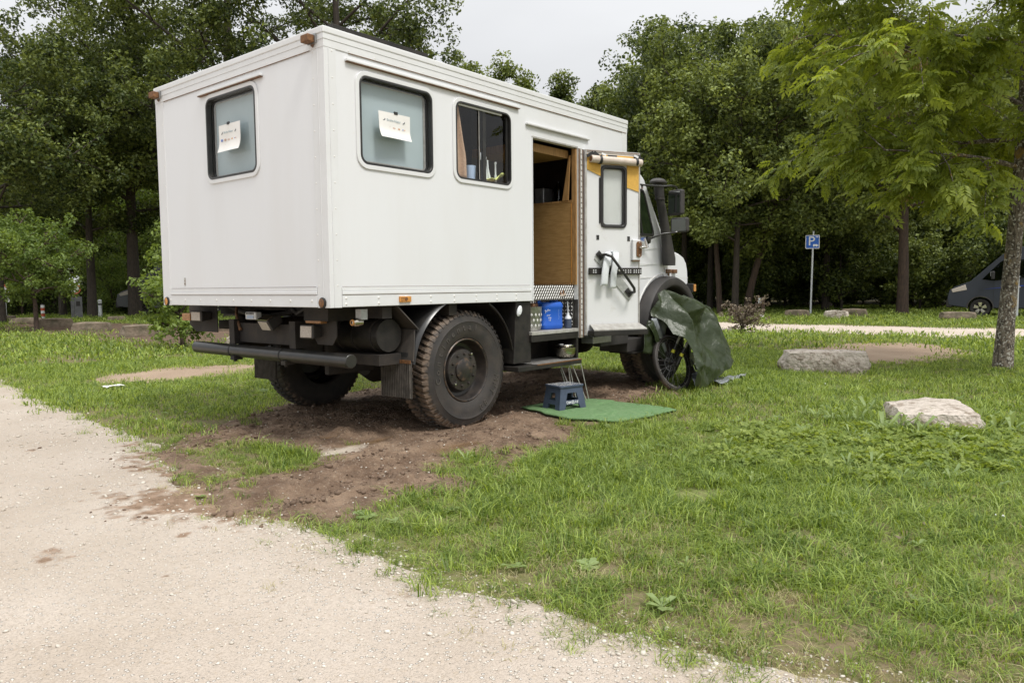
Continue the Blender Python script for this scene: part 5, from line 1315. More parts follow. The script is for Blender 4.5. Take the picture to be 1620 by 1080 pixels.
hw = [[(-.105, .178), (-.100, .186), (-.108, .188), (-.110, .178), (-.102, .176), (-.102, .158)], [(-.092, .175), (-.086, .182), (-.082, .174), (-.088, .172), (-.092, .175)], [(-.077, .195), (-.075, .176)], [(-.068, .198), (-.066, .178)], [(-.060, .180), (-.055, .188), (-.050, .180), (-.045, .188)],
      [(-.085, .132), (-.078, .140), (-.074, .131), (-.068, .140), (-.064, .132), (-.058, .140), (-.054, .133), (-.045, .142)], [(-.070, .118), (-.066, .106), (-.060, .117), (-.055, .106), (-.050, .118)], [(-.044, .108), (-.038, .118), (-.034, .108)], [(-.058, .098), (-.060, .084)], [(-.048, .096), (-.042, .100), (-.040, .086), (-.048, .084)]]
scrawl(t, hw, None, -0.0857).build('handwriting', MT['whiteplastic'], t)
mb = scrawl(t, [[(.10, .225), (.106, .212), (.112, .205)]], None, -0.075, 0.004); mb.build('scuff_mark', MT['whiteplastic'], t)
mb = MB()
for i in range(9): mb.lathe([(0, -0.0865), (0.0022, -0.086), (0.0022, -0.084)], (0.062, 0, 0.10 + 0.011 * i), 'y', 6)
mb.build('level_marks', MT['greyblue'], t)
# sandals on top of the canister
t = thing('leather_sandals', 'pair of brown leather sandals lying on the blue canister', 'sandals', (2.665, 0.125, SZ + 0.306), math.radians(-8))
for k, (dx, dy, rz) in enumerate(((-0.02, 0.03, 0.15), (0.02, -0.035, -0.1))):
    M = Matrix.Translation((dx, dy, 0.0)) @ Matrix.Rotation(rz, 4, 'Z')
    sole = [(-0.125, -0.028), (-0.09, -0.036), (0.0, -0.030), (0.08, -0.044), (0.125, -0.030), (0.135, 0.0), (0.120, 0.034), (0.07, 0.044), (0.0, 0.030), (-0.09, 0.034), (-0.125, 0.022)]
    z0 = 0.002 + k * 0.003
    mb = MB(); mb.prism(sole, lambda a, b: M @ Vector((a, b, z0 + 0.02 * (a / 0.135) ** 2)), lambda a, b: M @ Vector((a, b, z0 + 0.016 + 0.02 * (a / 0.135) ** 2))); s = mb.build('sole', MT['beige'], t, smooth=0)
    mb = MB()
    for x in (0.05, -0.06, 0.085): mb.tube([M @ Vector((x, -0.040, z0 + 0.02)), M @ Vector((x + 0.01, -0.03, z0 + 0.055)), M @ Vector((x + 0.015, 0.0, z0 + 0.070)), M @ Vector((x, 0.03, z0 + 0.05)), M @ Vector((x - 0.01, 0.04, z0 + 0.02))], 0.0075, 6)
    mb.tube([M @ Vector((-0.06, 0.03, z0 + 0.03)), M @ Vector((-0.11, 0.028, z0 + 0.06)), M @ Vector((-0.13, 0.0, z0 + 0.07)), M @ Vector((-0.11, -0.028, z0 + 0.06)), M @ Vector((-0.06, -0.03, z0 + 0.03))], 0.007, 6)
    mb.build('straps', MT['leather'], s)
t = thing('metal_pail', 'galvanised metal pail left of the blue canister in the step well', 'pail', (2.375, 0.14, SZ))
mb = MB(); mb.lathe([(0, 0.001), (0.088, 0.001), (0.100, 0.02), (0.108, 0.215), (0.112, 0.222), (0.106, 0.224), (0.100, 0.21), (0.092, 0.02), (0, 0.012)], (0, 0, 0), 'z', 28); mb.build('pail_body', MT['galva'], t)
mb = MB()
for z in (0.05, 0.10, 0.15):
    for i in range(16):
        q = 2 * PI * (i + (0.5 if z == 0.10 else 0)) / 16; r = 0.1005 + 0.04 * z
        c = Vector((r * math.cos(q), r * math.sin(q), z)); e = Vector((-math.sin(q), math.cos(q), 0)); nn = Vector((math.cos(q), math.sin(q), 0))
        mb.add([c + e * 0.011, c + Vector((0, 0, 0.018)), c - e * 0.011, c - Vector((0, 0, 0.018)), c + nn * 0.004], [(0, 1, 4), (1, 2, 4), (2, 3, 4), (3, 0, 4)])
mb.build('embossed_studs', MT['diamondtop'], t, smooth=0)
mb = MB(); mb.tube([(0.112 * math.cos(a), 0.05 * 0, 0.205 + 0.105 * math.sin(a)) for a in np.linspace(0.05, PI - 0.05, 14)], 0.005, 6); mb.build('bail_handle', MT['leather'], t)
o = MB().box((0, 0, 0.03), (0.15, 0.12, 0.04), rz=0.4).build('rag', MT['leather'], None, bevel=0.012, loc=(2.375, 0.14, SZ + 0.205)); tag(o, 'bunched brown rag stuffed in the metal pail', 'rag')
t = thing('wash_bottle', 'small dark bottle with white funnel top at the right of the step well', 'bottle', (2.885, 0.070, SZ))
mb = MB(); mb.lathe([(0, 0.001), (0.034, 0.001), (0.036, 0.01), (0.036, 0.092), (0, 0.092)], (0, 0, 0), 'z', 20); mb.build('bottle_body', MT['navy'], t)
mb = MB(); mb.lathe([(0.035, 0.0925), (0.033, 0.105), (0.014, 0.132), (0.014, 0.148), (0.0, 0.150)], (0, 0, 0), 'z', 18); mb.build('bottle_shoulder', MT['whiteplastic'], t)
mb = MB(); mb.tube([(0, 0, 0.148), (-0.001, 0, 0.20), (-0.008, 0, 0.265)], 0.0055, 8); mb.build('spout', MT['whiteplastic'], t)
# bowl on the lower step
t = thing('steel_bowl', 'two nested shiny steel bowls on the black lower step', 'bowl', (2.845, 0.075, 0.4745))
mb = MB(); mb.lathe([(0, 0.001), (0.055, 0.001), (0.085, 0.018), (0.104, 0.055), (0.108, 0.105), (0.112, 0.107), (0.112, 0.111), (0.104, 0.108), (0.100, 0.055), (0.08, 0.022), (0, 0.006)], (0, 0, 0), 'z', 36); mb.build('outer_bowl', MT['steel'], t)
mb = MB(); mb.lathe([(0.06, 0.060), (0.088, 0.09), (0.094, 0.132), (0.100, 0.134), (0.098, 0.138), (0.090, 0.133), (0.084, 0.092), (0.05, 0.065), (0, 0.062)], (0.006, 0.01, 0), 'z', 32); mb.build('inner_bowl', MT['chrome'], t)
# thin metal rods of a folded stand behind the stool
t = thing('wire_stand', 'leaning stand of thin steel rods between the lower step and the stool', 'wire stand', (2.83, 0.02, 0.0))
for (x0, z0_, y0), (x1, z1_, y1) in (((-0.05, 0.40, 0.06), (0.06, 0.012, -0.04)), ((0.03, 0.41, 0.02), (0.11, 0.012, -0.02)), ((0.10, 0.415, 0.04), (0.23, 0.012, -0.06)), ((0.20, 0.415, 0.0), (0.28, 0.012, -0.05)), ((0.16, 0.36, 0.12), (0.17, 0.012, 0.08)), ((0.0, 0.36, 0.1), (0.12, 0.012, 0.06))):
    mb = MB(); mb.cyl((x0, y0, z0_), (x1, y1, z1_), 0.0048, 8); mb.build('rod', MT['alu'], t)
mb = MB(); mb.tube([(-0.045, 0.06, 0.39), (0.03, 0.02, 0.40), (0.10, 0.04, 0.40), (0.2, 0.0, 0.40)], 0.004, 6); mb.tube([(0.06, -0.04, 0.02), (0.11, -0.02, 0.02), (0.23, -0.06, 0.02), (0.28, -0.05, 0.02), (0.17, 0.08, 0.02), (0.12, 0.06, 0.02), (0.06, -0.04, 0.02)], 0.004, 6); mb.build('tie_wire', MT['alu'], t)
# green artificial turf mat
outline = MATOUT
X = np.arange(2.0, 3.3, 0.012); Y = np.arange(-1.05, 0.35, 0.012)
gx, gy = np.meshgrid(X, Y, indexing='ij')
def mz_(x, y): return np.maximum(zm(x, y), H(x, y)) + 0.026 + 0.010 * fbm(x * 2.2, y * 2.2, 81, 3) + 0.005 * fbm(x * 7, y * 7, 84, 2) + 0.02 * np.clip(0.05 - sdpoly(x, y, outline), 0, 0.05) / 0.05 * (fbm(x * 2, y * 2, 82) + 0.2)
mt = grid_mesh('turf_mat', X, Y, mz_, MT['turfmat'], keep=lambda x, y: sdpoly(x, y, outline) + 0.008 * fbm(x * 9, y * 9, 83) > 0, kind='thing')
tag(mt, 'green artificial turf mat lying before the truck door', 'mat'); sd = mt.modifiers.new('thick', 'SOLIDIFY'); sd.thickness = 0.014; sd.offset = -1
MATZ = lambda x, y: float(mz_(np.array([x]), np.array([y]))[0])
# folding step stool
sx_, sy_, srz = 2.575, -0.105, math.radians(-14)
t = thing('step_stool', 'small navy plastic folding step stool on the green mat', 'stool', (sx_, sy_, MATZ(sx_, sy_) - 0.002), srz)
A, B, HT = 0.165, 0.125, 0.205      # half length, half depth at the foot, height
a2, b2 = 0.132, 0.105
mb = MB(); mb.prism(rrect(-0.148, 0.148, -0.118, 0.118, 0.02, 3), lambda a, b: (a, b, HT), lambda a, b: (a, b, HT + 0.018)); mb.build('stool_top', MT['navy'], t, smooth=0, bevel=0.003)
mb = MB()
for i in range(13):
    for j in range(10): mb.bb(-0.138 + i * 0.0215, -0.138 + i * 0.0215 + 0.014, -0.108 + j * 0.0217, -0.108 + j * 0.0217 + 0.014, HT + 0.018, HT + 0.0205)
mb.build('grip_pads', MT['speckle'], t, smooth=0, kind='stuff')
def side_frame(fu, name):
    """a side: two splayed legs, a top apron and a rail, cut as one panel with openings; fu(u in -1..1, v in 0..1, d)"""
    o = [(-1, 0), (-0.58, 0), (-0.50, 0.22), (0.50, 0.22), (0.58, 0), (1, 0), (1, 1), (-1, 1)]
    h = [(-0.50, 0.40), (-0.38, 0.74), (0.38, 0.74), (0.50, 0.40)]
    mb = MB()
    # outer panel minus the window: build as strips
    strips = [[(-1, 0), (-0.58, 0), (-0.50, 0.22), (-0.50, 0.40), (-0.38, 0.74), (-0.38, 1), (-1, 1)], [(1, 0), (1, 1), (0.38, 1), (0.38, 0.74), (0.50, 0.40), (0.50, 0.22), (0.58, 0)], [(-0.50, 0.22), (0.50, 0.22), (0.50, 0.40), (-0.50, 0.40)], [(-0.38, 0.74), (0.38, 0.74), (0.38, 1), (-0.38, 1)]]
    for s in strips: mb.prism(s, lambda a, b: fu(a, b, 0), lambda a, b: fu(a, b, 1))
    return mb.build(name, MT['navy'], t, smooth=0)
lerp = lambda p, q, k: p + (q - p) * k
for s in (-1, 1):
    side_frame(lambda u, v, d: (u * lerp(A, a2, v), s * (lerp(B, b2, v) - d * 0.018), v * HT), 'long_side')
    side_frame(lambda u, v, d: (s * (lerp(A, a2, v) - d * 0.018 - 0.001), u * (lerp(B, b2, v) - 0.019), v * HT), 'short_side')
lg = MB()
for s0, s1 in (((0.10, .052), (0.10, .078)), ((0.03, .052), (0.03, .080)), ((-0.005, .054), (-0.018, .078)), ((-0.025, .054), (-0.025, .08)), ((-0.045, .054), (-0.060, .078)), ((-0.045, .054), (-0.07, .054)), ((-0.080, .054), (-0.085, .08)), ((0.06, .055), (0.075, .075)), ((0.01, .056), (0.02, .076))):
    pass
wl_ = [[(-.062, .052), (-.070, .060), (-.070, .074), (-.064, .080)], [(-.05, .054), (-.05, .078)], [(-.038, .054), (-.038, .078)], [(-.038, .066), (-.020, .066)], [(-.020, .054), (-.020, .078)], [(-.008, .078), (.012, .078), (.012, .066), (-.006, .066), (-.006, .054), (.014, .054)], [(.024, .054), (.030, .078), (.036, .060), (.042, .078), (.048, .056)], [(.060, .054), (.066, .080)]]
mb = MB()
for s in wl_: mb.tube([(-(lerp(A, a2, p[1] / HT)) - 0.0012 if False else p[0], -(lerp(B, b2, p[1] / HT)) - 0.0012, p[1] - 0.002) for p in s], 0.0034, 5)
mb.build('white_print', MT['signwhite'], t)
# towel over the grab handle
tw = thing('towel', 'folded white towel draped over the grab handle of the open door', 'towel', (0, 0, 0))
MD = door.matrix_basis.copy() if hasattr(door, 'matrix_basis') else Matrix()
MD = Matrix.Translation(door.location) @ Euler(door.rotation_euler).to_matrix().to_4x4() @ Matrix.Diagonal((0.968, 1, 1, 1))
org = MD @ Vector((0.25, -0.12, 1.45)); tw.location = org
def pad(pts, w, th):
    """a soft strap of cloth along pts"""
    V = []; F = []; n = 14
    for (c, ax) in pts:
        c = Vector(c); ax = Vector(ax).normalized()
        for k in range(n):
            q = 2 * PI * k / n
            V.append(MD @ (c + Vector((1, 0, 0)) * (w / 2 * math.copysign(abs(math.cos(q)) ** 0.6, math.cos(q))) + ax * (th / 2 * math.sin(q))) - org)
    for i in range(len(pts) - 1):
        for k in range(n): k2 = (k + 1) % n; F.append((i * n + k, i * n + k2, (i + 1) * n + k2, (i + 1) * n + k))
    F.append(tuple(range(n))); o = (len(pts) - 1) * n; F.append(tuple(o + k for k in range(n)))
    mb = MB(); mb.add(V, F); return mb
pad([((0.176, -0.093, 1.185), (0, 1, 0)), ((0.178, -0.098, 1.21), (0, 1, 0.1)), ((0.188, -0.100, 1.32), (0, 1, 0)), ((0.208, -0.100, 1.42), (0, 1, 0.3)), ((0.228, -0.088, 1.475), (0, 1, 0.9)), ((0.262, -0.043, 1.505), (0, 0.3, 1)), ((0.275, -0.044, 1.47), (0, -1, 0.5)), ((0.28, -0.040, 1.38), (0, -1, 0))], 0.080, 0.030).build('cloth_fold', MT['towel'], tw, smooth=80)
pad([((0.298, -0.066, 1.155), (0, 1, 0)), ((0.298, -0.072, 1.18), (0, 1, 0.1)), ((0.300, -0.078, 1.30), (0, 1, 0)), ((0.312, -0.088, 1.38), (0, 1, 0.3)), ((0.330, -0.078, 1.455), (0, 1, 0.9)), ((0.330, -0.070, 1.520), (0, 0.3, 1)), ((0.315, -0.045, 1.515), (0, -1, 0.8)), ((0.300, -0.040, 1.44), (0, -1, 0))], 0.072, 0.030).build('cloth_fold', MT['towel'], tw, smooth=80)

# ------------------------------------------------------------------ bicycle under its tarpaulin
bk = thing('bicycle', 'bicycle under the green tarpaulin with its front wheel showing', 'bicycle', (4.95, -0.22, h1(4.95, -0.22)))
RW = 0.325
def bike_wheel(c, hd, lean, rotor=True):
    e = bpy.data.objects.new('bicycle_wheel', None); COL.objects.link(e); e.parent = bk; e.location = Vector(c) - bk.location
    e.rotation_euler = Euler((-lean, 0, 0)).to_matrix().to_euler(); e.rotation_euler = (Matrix.Rotation(hd, 3, 'Z') @ Matrix.Rotation(-lean, 3, 'X')).to_euler()
    prof = [(RW - 0.052 + 0.026 + 0.026 * math.cos(a), 0.027 * math.sin(a)) for a in np.linspace(-2.5, 2.5, 13)]
    mb = MB(); mb.lathe(prof, (0, 0, 0), 'y', 56)
    for i in range(70):
        q = 2 * PI * i / 70
        for y in (-0.014, 0.0, 0.014): mb.box(((RW - 0.001 - abs(y) * 0.22) * math.cos(q + y * 2), y, (RW - 0.001 - abs(y) * 0.22) * math.sin(q + y * 2)), (0.007, 0.010, 0.012), ry=-q)
    ty = mb.build('tyre', MT['tyre'], e, smooth=40)
    me = ty.data; co = np.zeros(len(me.vertices) * 3, np.float32); me.vertices.foreach_get('co', co); co = co.reshape(-1, 3)
    a = me.attributes.new('mud', 'FLOAT', 'POINT'); a.data.foreach_set('value', (0.55 * np.clip((np.hypot(co[:, 0], co[:, 2]) - 0.30) / 0.02, 0, 1) * (np.sin(np.arctan2(co[:, 2], co[:, 0]) * 2.0 - 0.6) > 0.45)).astype(np.float32))
    rp = [(RW - 0.052, -0.014), (RW - 0.046, -0.016), (RW - 0.046, -0.012), (RW - 0.068, -0.010), (RW - 0.070, 0.0), (RW - 0.068, 0.010), (RW - 0.046, 0.012), (RW - 0.046, 0.016), (RW - 0.052, 0.014)]
    mb = MB(); mb.lathe(rp, (0, 0, 0), 'y', 48); mb.build('rim', MT['blackgloss'], e, smooth=40)
    mb = MB(); mb.lathe([(RW - 0.0475, -0.0175), (RW - 0.0445, -0.0180), (RW - 0.0475, -0.0165)], (0, 0, 0), 'y', 48); mb.build('rim_line', MT['alu'], e)
    mb = MB()
    for i in range(28):
        q = 2 * PI * i / 28; s = -1 if i % 2 else 1; q2 = q + 0.5 * (1 if (i // 2) % 2 else -1)
        mb.cyl((0.022 * math.cos(q2), s * 0.03, 0.022 * math.sin(q2)), ((RW - 0.07) * math.cos(q), s * 0.004, (RW - 0.07) * math.sin(q)), 0.0012, 4)
    mb.build('spokes', MT['greymetal'], e)
    mb = MB()
    for i in range(14):
        q = 2 * PI * (i + 0.5) / 14; mb.lathe([(0, -0.017), (0.004, -0.0165), (0.005, -0.012)], ((RW - 0.058) * math.cos(q), 0, (RW - 0.058) * math.sin(q)), 'y', 6)
    mb.build('spoke_nipples', MT['alu'], e)
    mb = MB(); mb.lathe([(0.0, -0.055), (0.010, -0.055), (0.024, -0.034), (0.014, -0.03), (0.013, 0.03), (0.024, 0.034), (0.010, 0.055), (0.0, 0.055)], (0, 0, 0), 'y', 16); mb.build('hub', MT['black'], e)
    if rotor:
        mb = MB(); mb.ring([(0.068 * math.cos(a), 0.068 * math.sin(a)) for a in np.linspace(0, 2 * PI, 32, endpoint=False)], [(0.082 * math.cos(a), 0.082 * math.sin(a)) for a in np.linspace(0, 2 * PI, 32, endpoint=False)], lambda a, b: (a, 0.046, b), lambda a, b: (a, 0.048, b))
        for i in range(5): q = 2 * PI * i / 5; mb.cyl((0.02 * math.cos(q), 0.047, 0.02 * math.sin(q)), (0.07 * math.cos(q + 0.4), 0.047, 0.07 * math.sin(q + 0.4)), 0.003, 4)
        mb.build('brake_disc', MT['greymetal'], e)
    return e
hd1, ln1 = math.radians(-7.6), math.radians(17.7)
fw = Vector((4.435, -0.259, h1(4.43, -0.26) + RW * math.cos(ln1) - 0.004))
bike_wheel(fw, hd1, ln1)
rw = Vector((5.36, -0.16, h1(5.36, -0.16) + RW * 0.985))
bike_wheel(rw, math.radians(-3), math.radians(8), False)
RB = Matrix.Rotation(hd1, 3, 'Z') @ Matrix.Rotation(ln1, 3, 'X')
ax = RB @ Vector((0, 1, 0)); up_ = RB @ Vector((0, 0, 1)); fx_ = RB @ Vector((1, 0, 0))
crown = fw + up_ * 0.40 + fx_ * 0.13
for s in (-1, 1):
    lo = fw + ax * (s * 0.058); hi = crown + ax * (s * 0.062)
    mb = MB(); mb.tube([lo, lo.lerp(hi, 0.52)], 0.021, 12); f_ = mb.build('fork_leg', MT['blackgloss'], bk, world=True)
    mb = MB(); mb.tube([lo.lerp(hi, 0.525), hi], 0.0155, 12); mb.build('stanchion', MT['alu'], bk, world=True)
    mb = MB(); mb.tube([lo.lerp(hi, 0.26), lo.lerp(hi, 0.345)], 0.0218, 12); mb.build('yellow_band', mat('yellow_decal', (0.70, 0.66, 0.06), 0.5), bk, world=True)
mb = MB(); mb.tube([crown - ax * 0.08, crown + ax * 0.08], 0.022, 10); mb.build('fork_crown', MT['black'], bk, world=True)
head = crown + Vector((0.05, 0.14, 0.14))
bar = head + Vector((0.01, 0.04, 0.035)); bx_ = Vector((-0.13, 0.99, 0))
bb_ = Vector((5.02, -0.16, 0.30)); seat_t = Vector((5.22, -0.12, 0.76))
mb = MB()
for a, b, r in ((crown, head, 0.024), (head, seat_t - Vector((0.03, 0, 0.14)), 0.018), (crown + up_ * 0.03, bb_, 0.022), (bb_, seat_t, 0.017), (bb_, rw + Vector((0, 0.06, 0)), 0.011), (bb_, rw - Vector((0, 0.06, 0)), 0.011), (seat_t - Vector((0.03, 0, 0.16)), rw + Vector((0, 0.06, 0)), 0.010), (seat_t - Vector((0.03, 0, 0.16)), rw - Vector((0, 0.06, 0)), 0.010)): mb.tube([a, b], r, 10)
mb.build('frame', MT['blackgloss'], bk, world=True)
mb = MB(); mb.tube([bar + bx_ * 0.0, bar + bx_ * 0.06, bar + bx_ * 0.12, bar + bx_ * 0.26], 0.015, 10); mb.build('handlebar', MT['black'], bk, world=True)
mb = MB(); mb.tube([seat_t, seat_t + Vector((-0.02, 0, 0.06))], 0.013, 8); mb.box(seat_t + Vector((-0.02, 0, 0.085)), (0.26, 0.13, 0.05)); mb.build('saddle', MT['black'], bk, world=True, bevel=0.02)
mb = MB(); mb.lathe([(0, -0.04), (0.085, -0.04), (0.085, -0.034), (0, -0.034)], bb_, 'y', 24); mb.tube([bb_ + Vector((0, -0.05, 0)), bb_ + Vector((0.1, -0.06, -0.13))], 0.011, 8); mb.build('crankset', MT['greymetal'], bk, world=True)

# tarpaulin: a stiff creased sheet hanging from the handlebar and saddle, its near side standing away from the truck
TPOLY = [(4.196, 0.843), (4.243, 0.953), (4.335, 1.064), (4.451, 1.133), (4.592, 1.103), (4.70, 1.060), (4.817, 1.066), (4.95, 1.022), (5.11, 1.017), (5.27, 0.955), (5.419, 0.931), (5.635, 0.863), (5.804, 0.77), (5.971, 0.651), (6.023, 0.503), (5.956, 0.435), (5.778, 0.384),
         (5.63, 0.30), (5.444, 0.255), (5.30, 0.19), (5.216, 0.17), (4.961, 0.085), (4.80, 0.035), (4.649, 0.045), (4.54, 0.03), (4.466, 0.06), (4.374, 0.09), (4.356, 0.325), (4.379, 0.461), (4.326, 0.603), (4.251, 0.648), (4.259, 0.764), (4.254, 0.825)]
def tarp_y(x, z):
    top = np.interp(x, [4.19, 4.30, 4.45, 4.82, 5.11, 5.42, 5.64, 5.80, 5.97, 6.03], [0.84, 1.03, 1.133, 1.056, 1.007, 0.931, 0.863, 0.77, 0.651, 0.52])
    dn = np.clip((top - z) / 0.62, 0, 1.3)
    y = -0.15 - 0.33 * dn ** 0.75
    e = np.clip(1 - (6.03 - x) / 0.28, 0, 1); y += 0.20 * e ** 2                    # the far end turns back to the truck
    # pleats hanging from the peak and from the saddle
    for (kx, kz, n, amp, sd_) in ((4.45, 1.14, 5.2, 0.095, 11), (5.25, 1.02, 5.0, 0.085, 12)):
        th = np.arctan2(x - kx, kz - z + 1e-6); r = np.hypot(x - kx, z - kz)
        w = np.clip(r / 0.35, 0, 1) * np.clip(1.25 - r / 0.95, 0, 1)
        ph = th * n + 1.4 * fbm(x * 1.7, z * 1.7, sd_, 2)
        tri = np.abs(((ph / PI) % 2.0) - 1.0); y -= amp * w * (tri * 2 - 0.9)
    def cells(n, seed, sx, sz, ang):
        rgf = np.random.default_rng(seed); px = rgf.uniform(4.0, 6.2, n); pz = rgf.uniform(-0.1, 1.3, n); am = rgf.uniform(0.6, 1.25, n)
        a = x + 0.10 * fbm(x * 3, z * 3, seed); b = z + 0.10 * fbm(x * 3, z * 3, seed + 1); c, s = math.cos(ang), math.sin(ang); best = np.full(x.shape, 9.0)
        for k in range(n):
            u, v = a - px[k], b - pz[k]; best = np.minimum(best, np.hypot((u * c + v * s) * sx, (v * c - u * s) * sz) * am[k])
        return best
    y += 0.120 * (cells(26, 21, 4.2, 1.7, 0.7) - 0.35) + 0.032 * (cells(110, 22, 8.0, 4.0, -0.6) - 0.3) + 0.005 * (cells(420, 23, 14, 9, 0.3) - 0.3)
    return np.minimum(y, 0.04)
tl = thing('tarpaulin', 'crumpled dark green tarpaulin draped over the bicycle beside the front wheel', 'tarpaulin', (5.0, -0.3, 0.0))
gs = 0.0125
gx, gz = np.meshgrid(np.arange(4.15, 6.07, gs), np.arange(0.0, 1.17, gs), indexing='ij')
dd_ = sdpoly(gx, gz, TPOLY)
px_, pz_ = gx.copy(), gz.copy()
TP = np.array(TPOLY)
out_ = (dd_ < 0) & (dd_ > -gs * 1.6)
bd = np.full(gx.shape, 9.0)
for i_ in range(len(TP)):            # pull the outer ring of the net onto the hem line
    a, b = TP[i_], TP[(i_ + 1) % len(TP)]; e = b - a
    t_ = np.clip(((gx - a[0]) * e[0] + (gz - a[1]) * e[1]) / (e @ e), 0, 1); qx, qz = a[0] + t_ * e[0], a[1] + t_ * e[1]
    d_ = np.hypot(gx - qx, gz - qz); m_ = out_ & (d_ < bd); px_[m_] = qx[m_]; pz_[m_] = qz[m_]; bd = np.where(m_, d_, bd)
ty_ = tarp_y(px_, pz_)
TV_ = np.stack([px_, ty_, pz_], -1).reshape(-1, 3)
ok_ = (dd_ > -gs * 1.6).ravel()
I = np.arange(gx.size).reshape(gx.shape)
F = np.stack([I[:-1, :-1], I[1:, :-1], I[1:, 1:], I[:-1, 1:]], -1).reshape(-1, 4)
F = F[ok_[F].all(1)]
F = F[(np.ptp(TV_[F][:, :, 0], axis=1) > 1e-4) & (np.ptp(TV_[F][:, :, 2], axis=1) > 1e-4)]
used = np.unique(F); mp = np.zeros(gx.size, int); mp[used] = np.arange(len(used))
tp = raw('tarp_sheet', TV_[used] - np.array([5.0, -0.3, 0.0]), mp[F], [MT['tarp'], MT['tarpsilver']], tl)
tp.data.set_sharp_from_angle(angle=math.radians(30))
sd = tp.modifiers.new('thick', 'SOLIDIFY'); sd.thickness = 0.004
# the turned-over corner shows the silver inside and lies against the guard
def sheet(pts, name, m, par, n=10, amp=0.012, seed=0):
    """a wavy patch over a quad of four corners"""
    A, B, C_, D_ = [Vector(p) for p in pts]; V = []; F = []
    nn = (B - A).cross(D_ - A).normalized()
    for j in range(n + 1):
        for i in range(n + 1):
            a, b = i / n, j / n
            p = A.lerp(B, a).lerp(D_.lerp(C_, a), b)
            w = float(fbm(np.array([a * 4 + seed]), np.array([b * 4]), 95, 3)[0]) * amp * 4 + amp * math.sin(a * 9 + b * 3 + seed)
            V.append(p + nn * w)
    for j in range(n):
        for i in range(n): k = j * (n + 1) + i; F.append((k, k + 1, k + n + 2, k + n + 1))
    mb = MB(); mb.add(V, F); o = mb.build(name, m, par, smooth=70, world=True); sd = o.modifiers.new('thick', 'SOLIDIFY'); sd.thickness = 0.004
    return o
sheet([(4.00, -0.125, 0.45), (4.31, -0.13, 0.40), (4.25, -0.13, 0.78), (4.15, -0.12, 0.80)], 'hanging_flap', MT['tarp'], tl, 12, 0.012, 2)
sheet([(4.41, -0.17, 0.36), (4.455, -0.17, 0.52), (4.46, -0.15, 0.82), (4.14, -0.15, 0.82)], 'silver_corner', MT['tarpsilver'], tl, 12, 0.014, 3)
sheet([(4.36, -0.185, 0.35), (4.43, -0.185, 0.38), (4.16, -0.165, 0.80), (4.07, -0.165, 0.75)], 'turned_hem', MT['tarp'], tl, 10, 0.008, 7)
V = []; F = []
nA, nB = 26, 7
for i in range(nA + 1):
    a = i / nA
    c = Vector((5.02, -0.45, 0)).lerp(Vector((5.95, -0.47, 0)), a)
    for j in range(nB + 1):
        b = j / nB - 0.5
        w = 0.30 * (1 - 0.75 * a)
        px, py = c.x + 0.25 * b * 0.3, c.y + b * w
        V.append((px - 5.0, py + 0.3, h1(px, py) + 0.035 + 0.055 * abs(float(fbm(np.array([a * 9.0]), np.array([b * 4.0]), 97, 3)[0])) * 2 + 0.07 * (0.25 - b * b) * (1 - a)))
for i in range(nA):
    for j in range(nB): k = i * (nB + 1) + j; F.append((k, k + 1, k + nB + 2, k + nB + 1))
mb = MB(); mb.add(V, F); o = mb.build('trailing_edge', MT['tarpsilver'], tl, smooth=60); sd = o.modifiers.new('thick', 'SOLIDIFY'); sd.thickness = 0.004
sheet([(4.70, -0.42, 0.03), (4.95, -0.46, 0.03), (4.95, -0.36, 0.20), (4.72, -0.33, 0.16)], 'silver_fold', MT['tarpsilver'], tl, 8, 0.014, 5)
# ------------------------------------------------------------------ boulders
def boulder(seed, sx, sy, sz, x, y, rz, label, m='stone', sink=0.06, tilt=0.0):
    rg = np.random.default_rng(seed)
    bm = bmesh.new(); bmesh.ops.create_cube(bm, size=1.0)
    bmesh.ops.subdivide_edges(bm, edges=bm.edges[:], cuts=7, use_grid_fill=True)
    o1 = rg.uniform(0, 50)
    for v in bm.verts:
        p = v.co.copy()
        k = max(abs(p.x), abs(p.y), abs(p.z)) / max(1e-6, p.length)
        q = p.lerp(p * k * 1.22, 0.34)
        a = np.array([q.x * 3 + o1]); b = np.array([q.y * 3 + q.z * 2.3 + o1])
        n1 = float(fbm(a, b, seed, 4)[0]); n2 = float(fbm(a * 3, b * 3, seed + 9, 3)[0])
        n3 = float(fbm(np.array([q.z * 3 + o1]), np.array([q.x * 2 - q.y * 2]), seed + 4, 4)[0])
        cutq = 0.10 * max(0, q.x + q.y * 0.6 - 0.45)
        v.co = Vector((q.x * (1 + 0.30 * n1) + 0.09 * n3, q.y * (1 + 0.30 * n3) + 0.09 * n2, q.z * (1 + 0.16 * n2) + 0.13 * n1 * (1 if q.z > 0 else 0.3) - cutq))
        v.co = Vector((v.co.x * sx, v.co.y * sy, v.co.z * sz))
    me = bpy.data.meshes.new('boulder'); bm.to_mesh(me); bm.free()
    o = finish('boulder', me, MT[m], smooth=34, loc=(x, y, h1(x, y) + sz / 2 - sink))
    o.rotation_euler = (tilt, tilt * 0.5, rz)
    return tag(o, label, 'boulder', 'boulders laid out on the grass')
boulder(1, 0.80, 0.62, 0.28, 3.82, -2.95, math.radians(24), 'pale flat-topped limestone boulder lying alone in the clover, nearest of all', sink=0.11, tilt=-0.03)
boulder(2, 1.05, 0.45, 0.36, 7.36, -1.0, math.radians(118), 'long pale boulder between the tarpaulin and the lichen-covered ash trunk', sink=0.08)
